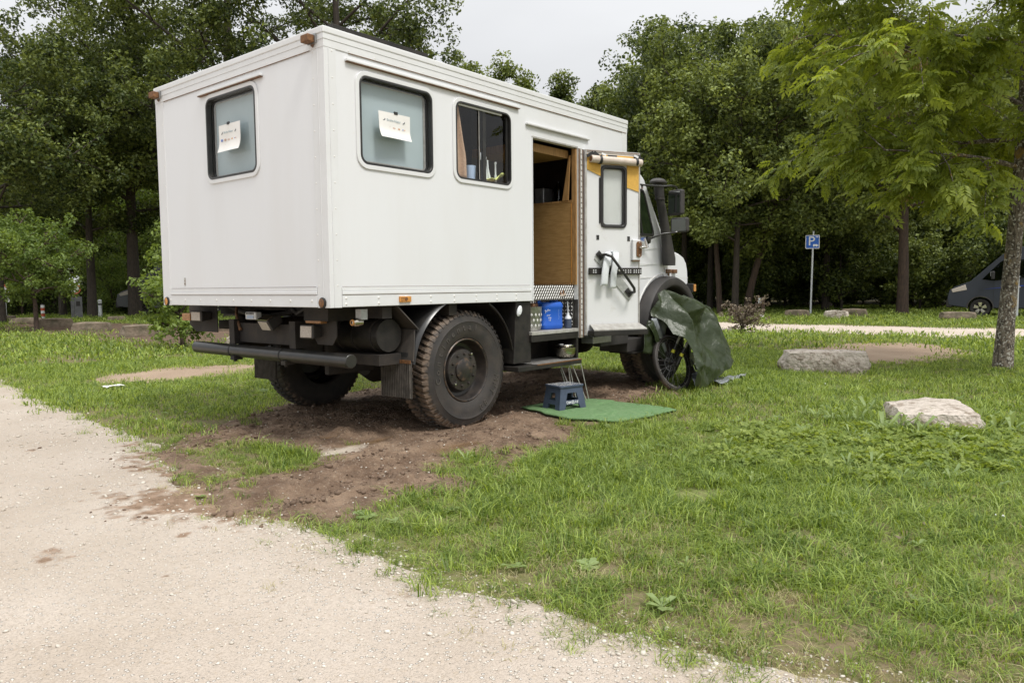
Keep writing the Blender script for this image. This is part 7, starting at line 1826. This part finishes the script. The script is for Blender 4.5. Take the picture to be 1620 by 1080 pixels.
for d, step, b0, b1 in ((36.5, 1.5, -44, -9), (39, 1.6, -44, -6), (42, 1.7, -44, 0), (47, 2.0, -44, 60), (52, 2.0, -44, 60)):
    n = int(math.radians(b1 - b0) * d / step)
    for k in range(n):
        b = math.radians(b0 + (b1 - b0) * (k + 0.5) / n) + rg.normal(0, 0.012); a = yaw + b; dd = d + rg.normal(0, 0.7)
        pts.append((CAMP.x + dd * math.cos(a), CAMP.y + dd * math.sin(a), 0)); idx.append(rg.integers(0, 2)); sc.append(rg.uniform(0.55, 1.15))
rt = np.zeros((len(pts), 3)); rt[:, 2] = rg.uniform(0, 6.28, len(pts))
scatter('undergrowth', pts, rt, sc, idx, BV, 'dark undergrowth along the foot of the wood')

# hedge and bushes on the left
def bush(name, label, loc, seed, args, leaf, nleaf, L, cat='bush', bark=BR, group=None, rz=0.0, **kw):
    paths, C, S = grow(seed, flare=False, **args)
    t = thing(name, label, cat, (loc[0], loc[1], h1(loc[0], loc[1])), rz, group)
    V, F = tubes_arrays(paths, 6); raw('stems', V, F, bark, t)
    V, F, val = leaf_arrays(C, S, nleaf, L, np.random.default_rng(seed + 5), crnd=np.random.default_rng(seed + 6).uniform(0.25, 0.8, len(C)), **kw)
    raw('foliage', V, F, leaf, t, smooth=False, attrs={'rnd': ('FACE', val)}, kind='stuff')
    return t
# clipped hedge: a long box of leaves
t = thing('clipped_hedge', 'long clipped green hedge behind the bollard and the ticket post', 'hedge', (12.2, 35.0, h1(12.2, 35.0)), math.radians(128))
rg = np.random.default_rng(77); n = 26000
C = np.stack([rg.uniform(-6.5, 5.0, n), np.sign(rg.uniform(-1, 1, n)) * (0.55 - rg.exponential(0.09, n)), rg.uniform(0.1, 1.35, n)], 1)
tpk = rg.uniform(0, 1, n) < 0.3; C[tpk, 1] = rg.uniform(-0.55, 0.55, tpk.sum()); C[tpk, 2] = 1.38 - rg.exponential(0.05, tpk.sum())
V, F, val = leaf_arrays(C, np.full(n, 0.05), 1, 0.10, rg, crnd=rg.uniform(0.15, 0.7, n)); raw('foliage', V, F, MT['hedgeleaf'], t, smooth=False, attrs={'rnd': ('FACE', val)}, kind='stuff')
MB().bb(-6.4, 4.9, -0.4, 0.4, 0.0, 1.2).build('inner_twigs', MT['bark'], t, smooth=0)
bush('garden_bush', 'bright green bush between the two thickest trunks', (12.0, 32.6), 301, dict(Ht=1.9, r0=0.04, base=0.2, rx=1.0, n_limb=14, subs=4, clump=0.40), MT['bushleaf'], 60, 0.11)
for k, (x, y, h_, r_, l_) in enumerate(((14.6, 36.5, 4.8, 2.4, 'tall yellow-green bush right of the thickest trunk'), (15.5, 39.5, 4.2, 2.6, 'yellow-green bush seen through the gap between the trunks'), (9.6, 37.2, 3.6, 2.2, 'green bush behind the hedge at the far left'))):
    bush('garden_bush', l_, (x, y), 310 + k, dict(Ht=h_, r0=0.06, base=0.3, rx=r_, n_limb=16, subs=5, clump=0.6), MT['bushleaf'], 70, 0.15)
# young tree on the left with a slim leaning stem
tree('young_tree', 'young light green tree with a slim leaning stem at the left', (4.80, 20.5), 320, dict(Ht=2.65, r0=0.06, base=0.95, rx=1.4, n_limb=20, subs=5, clump=0.28, lean=(-0.3, 0.7), rise=0.45, wob=0.5), MT['bushleaf'], 60, 0.10, BR, drop=0.3)
# leafy shrub at the rear left corner of the truck
bush('leafy_shrub', 'leafy green shrub growing up past the rear left corner of the truck', (3.95, 10.05), 330, dict(Ht=2.0, r0=0.03, base=0.15, rx=0.62, n_limb=18, subs=4, clump=0.20, wob=0.6, lean=(-0.25, 0.55), rise=0.5), MT['bushleaf'], 30, 0.095, cat='shrub')
# dry brown shrub beyond the tarpaulin
bush('dry_shrub', 'low brown dry shrub beside the park path behind the tarpaulin', (14.45, 3.15), 340, dict(Ht=0.55, r0=0.012, base=0.03, rx=0.42, n_limb=16, subs=4, clump=0.09, rise=0.6), MT['heath'], 16, 0.055, cat='shrub')

# ------------------------------------------------------------------ the near ash
def ash():
    rg = np.random.default_rng(8)
    AX, AY = 8.98, -2.86
    t = thing('ash_tree', 'near ash tree with lichen-covered trunk and bright drooping leaves', 'tree', (AX, AY, h1(AX, AY)), 0.0, 'trees round the parking lawn')
    Ht = 10.0
    z = np.linspace(0, 9.0, 14); nz = len(z)
    rv = np.array([r2.x, r2.y])       # to the right seen from the path
    tp = np.stack([0.030 * z * rv[0] + 0.03 * np.sin(z * 1.3), 0.030 * z * rv[1] + 0.03 * np.cos(z), z], 1); tp -= tp[0]
    rs = 0.108 * (1 - z / 10.5) ** 0.75
    tp[0, 2] = -0.1; rs[0] *= 1.22
    V, F = tubes_arrays([(tp, rs)], 16); raw('trunk', V, F, MT['ashbark'], t)
    limbs = []; tw = []; leafs = []     # leaf: (base point, direction)
    left = math.atan2(-rv[1], -rv[0])
    spec = [(2.7, left + 0.15, 3.0, 0.10), (2.9, left + 1.7, 2.2, 0.2), (3.1, left - 0.6, 3.2, 0.12), (3.2, left - 1.9, 2.2, 0.2), (3.5, left + 0.35, 3.9, 0.24), (3.6, left + 2.7, 2.4, 0.3), (3.9, left - 0.25, 4.1, 0.30), (4.1, left + 1.1, 3.2, 0.35), (4.3, left - 1.2, 3.2, 0.4), (4.5, left - 2.7, 2.6, 0.4),
            (4.8, left + 0.1, 4.2, 0.42), (5.0, left + 0.8, 3.6, 0.5), (5.2, left - 0.7, 3.6, 0.5), (5.4, left + 2.1, 2.8, 0.5), (5.7, left - 2.0, 2.6, 0.6), (6.0, left + 0.3, 3.6, 0.6), (6.3, left - 0.4, 3.4, 0.7), (6.7, left + 1.4, 2.6, 0.8), (7.2, left - 1.3, 2.4, 0.9), (7.6, left, 2.4, 1.0)]
    for zz, az, ln, rise in spec:
        p0 = np.array([np.interp(zz, tp[:, 2], tp[:, k]) for k in range(3)])
        ln *= 0.70 * rg.uniform(0.9, 1.08)
        e = p0 + np.array([math.cos(az) * ln, math.sin(az) * ln, ln * rise])
        mid = (p0 + e) / 2 + np.array([0, 0, 0.05 * ln]) + rg.normal(0, 0.09 * ln, 3)
        tt = np.linspace(0, 1, 9)[:, None]; pth = (1 - tt) ** 2 * p0 + 2 * tt * (1 - tt) * mid + tt ** 2 * e
        limbs.append((pth, np.linspace(np.interp(zz, tp[:, 2], rs) * 0.42, 0.010, 9)))
        for k in range(15):
            s = 0.16 + 0.84 * (k + rg.uniform(0, 1)) / 15
            q0 = (1 - s) ** 2 * p0 + 2 * s * (1 - s) * mid + s ** 2 * e
            a2 = az + rg.choice([-1, 1]) * rg.uniform(0.3, 1.3); l2 = 0.35 + ln * rg.uniform(0.12, 0.30)
            q1 = q0 + np.array([math.cos(a2) * l2, math.sin(a2) * l2, l2 * rg.uniform(-0.95, 0.85)])
            qm = (q0 + q1) / 2 + np.array([0, 0, 0.1 * l2])
            tw.append((np.array([q0, qm, q1]), np.array([0.010, 0.007, 0.004])))
            for j in range(36):
                f = rg.uniform(0.12, 1.05) ** 0.8
                c = q0 * (1 - f) ** 2 + 2 * f * (1 - f) * qm + f * f * q1 if False else q0 * (1 - f) + q1 * f
                a3 = rg.uniform(0, 2 * PI); dv = np.array([math.cos(a3), math.sin(a3), rg.uniform(-0.9, 0.25)]) + 0.6 * np.array([math.cos(a2), math.sin(a2), 0])
                c = c + rg.normal(0, [0.06, 0.06, 0.09]); leafs.append((c, dv / np.linalg.norm(dv), 0.0))
    V, F = tubes_arrays(limbs, 7); raw('limbs', V, F, MT['ashbark'], t, kind='stuff')
    V, F = tubes_arrays(tw, 5); raw('twigs', V, F, MT['ashbark'], t, kind='stuff')
    # one pinnate leaf: nine drooping leaflets on a curved rib
    def leaf_geom(L=0.215):
        V = []; F = []
        rib = lambda s: np.array([s * L, 0, 0.04 * s - 0.30 * L * s * s * 1.3])
        def leaflet(b, d, l, w):
            n = np.array([0, 0, 1.0]); sd = np.cross(n, d); sd /= np.linalg.norm(sd)
            o = len(V); m1 = b + d * l * 0.42; tipp = b + d * l + np.array([0, 0, -0.28 * l])
            V.extend([b, m1 + sd * w, tipp, m1 - sd * w, m1 + np.array([0, 0, -0.012])])
            F.extend([(o, o + 4, o + 1), (o + 1, o + 4, o + 2), (o, o + 3, o + 4), (o + 4, o + 3, o + 2)])
        for s in (0.32, 0.52, 0.72, 0.90):
            for q in (-1, 1): leaflet(rib(s), np.array([0.55, 0.83 * q, -0.25]), 0.082 * (1.05 - 0.25 * abs(s - 0.6)), 0.021)
        leaflet(rib(1.0), np.array([1.0, 0, -0.45]) / 1.1, 0.092, 0.023)
        return np.array(V), np.array(F)
    LV, LF = leaf_geom()
    campos = np.array([CAMP.x - AX, CAMP.y - AY, CAMP.z])
    dist = [np.linalg.norm(l[0] - campos) for l in leafs]
    fw_ = np.array(fwd)
    def infr(c):
        q = c - campos; zf = q @ fw_; xx = q @ np.array(r2) / zf; yy = q @ np.array(u2) / zf
        return zf > 0 and abs(xx) < 0.70 and -0.45 < yy < 0.47
    vis = [i for i in np.argsort(dist) if infr(leafs[i][0])]
    single = set(vis[:300])
    me = bpy.data.meshes.new('leaf')
    variants = []
    for v in range(4):
        o = raw('leaf', LV * (1 + 0.08 * (v - 1.5)), LF, MT['ashleaf'], None, smooth=False, attrs={'rnd': ('FACE', np.clip(np.random.default_rng(v).normal(0.5 + 0.1 * (v - 1.5), 0.13, len(LF)), 0, 1))}, link=False)
        variants.append(o.data); bpy.data.objects.remove(o)
    SV = []; SF = []; SA = []; o_ = 0
    for i, (c, dv, _) in enumerate(leafs):
        sc_ = rg.uniform(0.75, 1.2)
        x = dv; n = np.array([rg.normal(0, 0.5), rg.normal(0, 0.5), 1.0]); n -= x * (n @ x); n /= np.linalg.norm(n); y = np.cross(n, x)
        M = np.stack([x, y, n], 1) * sc_
        if i in single:
            ob = bpy.data.objects.new('leaf', variants[i % 4]); COL.objects.link(ob); ob.parent = t
            mw = Matrix.Identity(4)
            for a in range(3):
                for b in range(3): mw[a][b] = M[a, b]
                mw[a][3] = c[a]
            ob.matrix_basis = mw
        else:
            SV.append(LV @ M.T + c); SF.append(LF + o_); o_ += len(LV)
            SA.append(np.clip(rg.normal(0.5, 0.13) + rg.normal(0, 0.08, len(LF)), 0, 1))
    raw('crown', np.concatenate(SV), np.concatenate(SF), MT['ashleaf'], t, smooth=False, attrs={'rnd': ('FACE', np.concatenate(SA))}, kind='stuff')
    # bunches of hanging seed keys
    KV = []; KF = []; KA = []; o_ = 0
    pick = rg.choice(len(leafs), 130, replace=False)
    for i in pick:
        c = leafs[i][0]
        for k in range(22):
            b = c + np.array([rg.normal(0, 0.05), rg.normal(0, 0.05), -abs(rg.normal(0.06, 0.05))])
            a = rg.uniform(0, 2 * PI); w = np.array([math.cos(a), math.sin(a), 0]) * 0.006; l = np.array([rg.normal(0, 0.008), rg.normal(0, 0.008), -0.045])
            KV += [b, b + l * 0.6 + w, b + l, b + l * 0.6 - w]; KF.append((o_, o_ + 1, o_ + 2, o_ + 3)); KA.append(rg.uniform(0, 1)); o_ += 4
    raw('seed_keys', np.array(KV), np.array(KF), MT['ashkeys'], t, smooth=False, attrs={'rnd': ('FACE', KA)}, kind='stuff')
ash()
# ------------------------------------------------------------------ grass, clover, weeds, pebbles, clods
def tuft(seed, n, spread, hmin, hmax, w, m, lean=0.5, seg=2):
    rg = np.random.default_rng(seed); V = []; F = []; A = []
    for i in range(n):
        a = rg.uniform(0, 2 * PI); r = spread * math.sqrt(rg.uniform(0, 1)); b = np.array([r * math.cos(a), r * math.sin(a), -0.012])
        h = rg.uniform(hmin, hmax); dz = rg.uniform(0, 2 * PI); ln = h * lean * rg.uniform(0.3, 1.6)
        d = np.array([math.cos(dz), math.sin(dz), 0]); s = np.array([-d[1], d[0], 0]); ww = w * rg.uniform(0.6, 1.3)
        p1 = b + d * ln * 0.30 + np.array([0, 0, h * 0.62]); p2 = b + d * ln + np.array([0, 0, h * (1 - 0.25 * lean * rg.uniform(0.2, 1.4))])
        o = len(V)
        V += [b - s * ww, b + s * ww, p1 + s * ww * 0.75, p1 - s * ww * 0.75, p2]
        F += [(o, o + 1, o + 2), (o, o + 2, o + 3), (o + 3, o + 2, o + 4)]
        c = np.clip(rg.normal(0.42, 0.30), 0, 1); A += [c, c, c]
    return raw('tuft_source', np.array(V), np.array(F), m, smooth=False, attrs={'rnd': ('FACE', A)}, link=False)
GV = [tuft(401 + k, 34, 0.065, 0.026, 0.080, 0.0023, MT['grass'], 1.15) for k in range(4)]
TV = [tuft(411 + k, 30, 0.060, 0.05, 0.125, 0.0028, MT['grass'], 1.1) for k in range(3)]
DV = [tuft(421 + k, 22, 0.065, 0.012, 0.045, 0.0016, MT['drygrass'], 1.6) for k in range(2)]
FV = [tuft(431 + k, 40, 0.17, 0.03, 0.08, 0.0042, MT['grass'], 0.8) for k in range(3)]
FV2 = [tuft(441 + k, 46, 0.42, 0.035, 0.09, 0.010, MT['grass'], 0.8) for k in range(3)]

def sample(rmin, rmax, dens, half=50, seed=0):
    """points on a fan in front of the camera, even per area"""
    rg = np.random.default_rng(seed)
    ang = math.radians(half); area = ang * (rmax ** 2 - rmin ** 2); n = int(area * dens)
    r = np.sqrt(rg.uniform(rmin ** 2, rmax ** 2, n)); a = yaw + rg.uniform(-ang, ang, n)
    return CAMP.x + r * np.cos(a), CAMP.y + r * np.sin(a), rg
BLOCK = [(3.85, -2.88, 0.27), (7.36, -1.0, 0.28)]
MATP = np.array(outline)
def lawn_mask(x, y, rg, soft=0.12):
    g = f_gravel(x, y); m = f_mud(x, y); d = f_dirt(x, y); rd = f_road(x, y)
    j = rg.normal(0, soft, len(x))
    thin = 0.10
    k = (g + j < 0.02) & (m + j * 0.8 < 0.02) & (d + j * 2 < 0.05) & (rd + j * 2 < 0.0)
    k &= sdpoly(x, y, outline) < -0.02
    for bx, by, br in BLOCK: k &= np.hypot(x - bx, y - by) > br * 0.9
    # worn, bare spots
    k &= (fbm(x * 1.3, y * 1.3, 150, 4) > -0.29)
    # under the truck little grows
    under = (x > 0.0) & (x < 5.4) & (y > 0.15) & (y < 2.3)
    k &= ~(under & (rg.uniform(0, 1, len(x)) < 0.75))
    return k
def place(name, x, y, rg, variants, smin, smax, label, tilt=0.15, dz=0.0, smul=None):
    n = len(x); z = H(x, y) + dz
    r = np.stack([rg.normal(0, tilt, n), rg.normal(0, tilt, n), rg.uniform(0, 6.28, n)], 1)
    s = rg.uniform(smin, smax, n)
    if smul is not None: s = s * smul
    return scatter(name, np.stack([x, y, z], 1), r, s, rg.integers(0, len(variants), n), variants, label)
x, y, rg = sample(1.2, 6.5, 260, 48, 1); k = lawn_mask(x, y, rg); x, y = x[k], y[k]
g = np.clip(0.78 + 1.0 * fbm(x * 0.9, y * 0.9, 160) + 0.5 * np.clip(-f_gravel(x, y) - 0.2, -0.3, 0.6), 0.45, 1.35)
place('lawn_grass', x, y, rg, GV, 0.65, 1.2, 'short trodden lawn grass near the camera', smul=g)
x, y, rg = sample(1.2, 6.5, 110, 48, 11); k = lawn_mask(x, y, rg) & (fbm(x * 1.1, y * 1.1, 161) > 0.02 - 0.14 * np.clip(-f_gravel(x, y) - 0.6, -1, 1)); x, y = x[k], y[k]
place('long_grass', x, y, rg, TV, 0.7, 1.15, 'longer grass tufts in the near lawn')
x, y, rg = sample(1.2, 6.0, 130, 48, 12); k = lawn_mask(x, y, rg, 0.2) & (fbm(x * 1.7, y * 1.7, 162) > -0.12 + 0.10 * np.clip(-f_gravel(x, y) - 0.9, -1, 1)); x, y = x[k], y[k]
place('dry_grass', x, y, rg, DV, 0.7, 1.1, 'dry straw among the lawn grass', dz=0.012)
x, y, rg = sample(6.5, 14, 95, 47, 2); k = lawn_mask(x, y, rg); x, y = x[k], y[k]
place('middle_grass', x, y, rg, FV, 0.8, 1.25, 'lawn grass round the truck', smul=np.clip(0.85 + 0.9 * fbm(x * 0.7, y * 0.7, 163), 0.5, 1.3))
x, y, rg = sample(14, 42, 14, 46, 3); k = lawn_mask(x, y, rg, 0.25); x, y = x[k], y[k]
place('far_grass', x, y, rg, FV2, 0.8, 1.3, 'far lawn grass towards the wood')
# a few tufts that survive in the mud and at the path edge
x, y, rg = sample(2.0, 7.5, 70, 48, 4); f = f_mud(x, y); k = (f > 0) & (f < 0.30) & (fbm(x * 2.5, y * 2.5, 170) > 0.10) & (sdpoly(x, y, outline) < -0.03); x, y = x[k], y[k]
place('mud_tufts', x, y, rg, GV, 0.6, 1.1, 'single grass tufts in the mud', dz=np.maximum(zm(x, y) - H(x, y), 0))
x, y, rg = sample(1.4, 8.0, 60, 48, 5); f = f_gravel(x, y); k = (f > -0.05) & (f < 0.22) & (fbm(x * 3, y * 3, 171) > 0.07) & (f_mud(x, y) < 0); x, y = x[k], y[k]
place('edge_tufts', x, y, rg, GV, 0.5, 0.9, 'grass tufts creeping into the path edge', dz=0.012)

# clover and broad-leaved weeds
def rosette(seed, n, L, W, m, rise=0.35, trif=False):
    rg = np.random.default_rng(seed); V = []; F = []; A = []
    def lf(b, d, up, l, w, c):
        s = np.array([-d[1], d[0], 0]); o = len(V)
        m1 = b + d * l * 0.35 + up * 0.5; m2 = b + d * l * 0.75 + up * 0.85; tip = b + d * l + up * 0.7
        V.extend([b, m1 + s * w * 0.8, m2 + s * w, tip, m2 - s * w, m1 - s * w * 0.8, m1 - np.array([0, 0, 0.006]), m2 - np.array([0, 0, 0.008])])
        for f in ((0, 6, 1), (1, 6, 7), (1, 7, 2), (2, 7, 3), (0, 5, 6), (5, 4, 7), (5, 7, 6), (4, 3, 7)): F.append(tuple(o + q for q in f)); A.append(c)
    if not trif:
        for i in range(n):
            a = 2 * PI * i / n + rg.normal(0, 0.3); d = np.array([math.cos(a), math.sin(a), 0]); l = L * rg.uniform(0.6, 1.15)
            lf(np.array([0, 0, 0.0]), d, np.array([0, 0, l * rise * rg.uniform(0.4, 1.5)]), l, W * rg.uniform(0.8, 1.2), np.clip(rg.normal(0.5, 0.15), 0, 1))
    else:
        for i in range(n):
            a = rg.uniform(0, 2 * PI); r = 0.085 * math.sqrt(rg.uniform(0, 1)); b = np.array([r * math.cos(a), r * math.sin(a), rg.uniform(0.025, 0.075)])
            a0 = rg.uniform(0, 2 * PI); c = np.clip(rg.normal(0.5, 0.18), 0, 1)
            nn = np.array([rg.normal(0, 0.45), rg.normal(0, 0.45), 1.0]); nn /= np.linalg.norm(nn); e1 = np.cross(nn, [0.3, 0.9, 0.1]); e1 /= np.linalg.norm(e1); e2 = np.cross(nn, e1)
            for k in range(3):
                q = a0 + k * 2.094; d = e1 * math.cos(q) + e2 * math.sin(q); s = np.cross(nn, d); o = len(V)
                V.extend([b, b + d * L * 0.45 + s * W * 0.85 + nn * 0.002, b + d * L * 0.85 + s * W * 0.7, b + d * L * 0.95, b + d * L * 0.85 - s * W * 0.7, b + d * L * 0.45 - s * W * 0.85 + nn * 0.002])
                cc = np.clip(c + rg.normal(0, 0.06), 0, 1)
                for f in ((0, 3, 1), (1, 3, 2), (0, 5, 3), (5, 4, 3)): F.append(tuple(o + z_ for z_ in f)); A.append(cc)
            o = len(V); V.extend([b + [0.0008, 0, 0], b - [0.0008, 0, 0], np.array([b[0] * 0.8, b[1] * 0.8, -0.01])]); F.append((o, o + 1, o + 2)); A.append(c)
    return raw('weed_source', np.array(V), np.array(F), m, smooth=False, attrs={'rnd': ('FACE', A)}, link=False)
CV = [rosette(501 + k, 20, 0.021, 0.012, MT['clover'], trif=True) for k in range(3)]
RV = [rosette(511, 7, 0.105, 0.020, MT['weed'], 0.30), rosette(512, 8, 0.085, 0.024, MT['weed'], 0.22), rosette(513, 6, 0.13, 0.014, MT['weed'], 0.9), rosette(514, 9, 0.07, 0.014, MT['weed'], 0.5)]
CLO = [(1.6, -1.75), (2.6, -1.75), (3.6, -2.0), (3.3, -2.6), (4.3, -3.4), (2.6, -3.9), (1.6, -3.5), (1.3, -2.7), (1.1, -2.2)]
x, y, rg = sample(2, 8, 150, 48, 6); k = (sdpoly(x, y, CLO) + 0.8 * fbm(x * 1.6, y * 1.6, 180) > 0.05 + 0.35 * rg.uniform(0, 1, len(x))) & (fbm(x * 2.2, y * 2.2, 181) > -0.12 + 0.1 * rg.normal(0, 1, len(x))); x, y = x[k], y[k]
for bx, by, br in BLOCK: q = np.hypot(x - bx, y - by) > br * 1.15; x, y = x[q], y[q]
place('clover_patch', x, y, rg, CV, 0.75, 1.15, 'clover growing in front of the pale boulder')
x, y, rg = sample(2.2, 9, 26, 48, 7); k = lawn_mask(x, y, rg) & ((sdpoly(x, y, CLO) > -0.25) | (np.hypot(x - 7.2, y + 1.3) < 1.0) | (np.hypot(x - 8.9, y + 3.2) < 1.3) | (rg.uniform(0, 1, len(x)) < 0.07)); x, y = x[k], y[k]
place('broad_weeds', x, y, rg, RV, 0.35, 0.8, 'broad-leaved weeds among the clover and round the boulders', dz=0.02)
x, y, rg = sample(4, 9.6, 30, 48, 8); k = lawn_mask(x, y, rg) & ((np.hypot(x - 3.85, y + 2.88) < 0.75) | (np.hypot(x - 7.36, y + 1.0) < 0.8) | (np.hypot(x - 8.98, y + 2.86) < 0.7)); x, y = x[k], y[k]
place('tall_tufts', x, y, rg, TV, 1.2, 1.9, 'tall grass round the boulders and the ash foot')
x, y, rg = sample(4, 9.6, 34, 48, 18); k = lawn_mask(x, y, rg) & ((np.hypot(x - 3.7, y + 2.95) < 0.70) | (np.hypot(x - 7.25, y + 1.05) < 0.75) | (np.hypot(x - 8.9, y + 2.9) < 0.8)); x, y = x[k], y[k]
place('boulder_weeds', x, y, rg, RV, 0.8, 1.5, 'leafy weeds at the foot of the boulders and the ash', dz=0.02)
# fallen leaves
def dead(seed, m):
    rg = np.random.default_rng(seed)
    V = np.array([(0, 0, 0.01), (0.035, 0.022, 0.022), (0.075, 0, 0.012), (0.035, -0.022, 0.018), (0.035, 0, 0.004)]); F = np.array([(0, 4, 1), (1, 4, 2), (0, 3, 4), (4, 3, 2)])
    return raw('fallen_leaf_source', V + rg.normal(0, 0.004, V.shape), F, m, smooth=False, attrs={'rnd': ('FACE', rg.uniform(0.2, 0.9, 4))}, link=False)
x, y, rg = sample(1.8, 8, 1.6, 48, 9); k = lawn_mask(x, y, rg); x, y = x[k], y[k]
place('fallen_leaves', x, y, rg, [dead(1, MT['heath']), dead(2, MT['heath'])], 0.35, 0.75, 'fallen brown leaves on the lawn', dz=0.02)
# white clover heads
def daisy():
    mb = MB(); mb.lathe([(0, 0.0), (0.009, 0.004), (0.011, 0.012), (0.006, 0.019), (0, 0.021)], (0, 0, 0.06), 'z', 8); V = np.array(mb.v); F = [f for f in mb.f]
    return raw('flower_source', V, np.array(F), MT['signwhite'], smooth=True, link=False)
x, y, rg = sample(2.2, 10, 0.35, 48, 10); k = lawn_mask(x, y, rg); x, y = x[k], y[k]
place('clover_flowers', x, y, rg, [daisy()], 0.45, 0.7, 'white clover heads in the lawn')

# pebbles on the path, clods in the mud
def pebble(seed, m, flat=0.55):
    rg = np.random.default_rng(seed); bm = bmesh.new(); bmesh.ops.create_icosphere(bm, subdivisions=1, radius=0.5)
    for v in bm.verts: v.co = Vector(v.co) * rg.uniform(0.72, 1.2); v.co.z *= flat; v.co.x *= 1.2
    V = np.array([v.co[:] for v in bm.verts]); F = np.array([[v.index for v in f.verts] for f in bm.faces]); bm.free()
    return raw('pebble_source', V, F, m, smooth=False, attrs={'rnd': ('FACE', np.full(len(F), rg.uniform(0.25, 0.75)))}, link=False)
PV = [pebble(600 + k, MT['pebble']) for k in range(6)]
KV_ = [pebble(620 + k, MT['clod'], 0.7) for k in range(4)]
def zsurf(x, y): return np.maximum(zg(x, y), H(x, y))
def stones(name, x, y, z, size, rg, variants, label):
    n = len(x); r = rg.normal(0, 0.25, (n, 3)); r[:, 2] = rg.uniform(0, 6.28, n)
    return scatter(name, np.stack([x, y, z + size * 0.10], 1), r, size, rg.integers(0, len(variants), n), variants, label)
x, y, rg = sample(1.2, 4.2, 2300, 50, 20); f = f_gravel(x, y); e = np.exp(-np.abs(f - 0.12) / 0.22)
k = (f > -0.10 - 0.1 * rg.uniform(0, 1, len(x))) & (rg.uniform(0, 1, len(x)) < 0.30 + 0.85 * e + 0.8 * np.clip(fbm(x * 1.2, y * 1.2, 190), -0.3, 0.4)); x, y = x[k], y[k]
sz = np.clip(rg.lognormal(-5.0, 0.42, len(x)), 0.003, 0.024) * (0.85 + 0.5 * np.exp(-np.abs(f_gravel(x, y) - 0.12) / 0.22))
stones('path_pebbles', x, y, zsurf(x, y), sz, rg, PV, 'pale limestone chips on the near path')
x, y, rg = sample(4.2, 9, 260, 48, 21); k = f_gravel(x, y) > -0.06; k &= rg.uniform(0, 1, len(x)) < 0.65 + 0.6 * np.exp(-np.abs(f_gravel(x, y)) / 0.3); x, y = x[k], y[k]
stones('far_path_pebbles', x, y, zsurf(x, y), np.clip(rg.lognormal(-4.4, 0.4, len(x)), 0.006, 0.03), rg, PV, 'pale limestone chips on the farther path')
x, y, rg = sample(2.2, 9, 330, 48, 22); f = f_mud(x, y); k = (f > -0.04) & (wet(x, y) < 0.3) & (sdpoly(x, y, outline) < 0.0) & (fbm(x * 2.6, y * 2.6, 191) > -0.10); x, y = x[k], y[k]
stones('mud_clods', x, y, np.maximum(zm(x, y), H(x, y)), np.clip(rg.lognormal(-4.3, 0.55, len(x)), 0.005, 0.05), rg, KV_, 'crumbs and clods of mud')
x, y, rg = sample(2.2, 9, 60, 48, 23); f = f_mud(x, y); k = (f > -0.04) & (sdpoly(x, y, outline) < 0.0); x, y = x[k], y[k]
stones('mud_chips', x, y, np.maximum(zm(x, y), H(x, y)), np.clip(rg.lognormal(-4.7, 0.4, len(x)), 0.005, 0.02), rg, PV, 'pale stone chips trodden into the mud')
x, y, rg = sample(2.5, 7, 130, 48, 24); f = f_gravel(x, y); k = (f > 0) & (mudstain(x, y) > 0.30) & (fbm(x * 3.2, y * 3.2, 192) > 0.02); x, y = x[k], y[k]
stones('path_clods', x, y, zsurf(x, y), np.clip(rg.lognormal(-4.4, 0.5, len(x)), 0.005, 0.035), rg, KV_, 'mud crumbs carried onto the path')
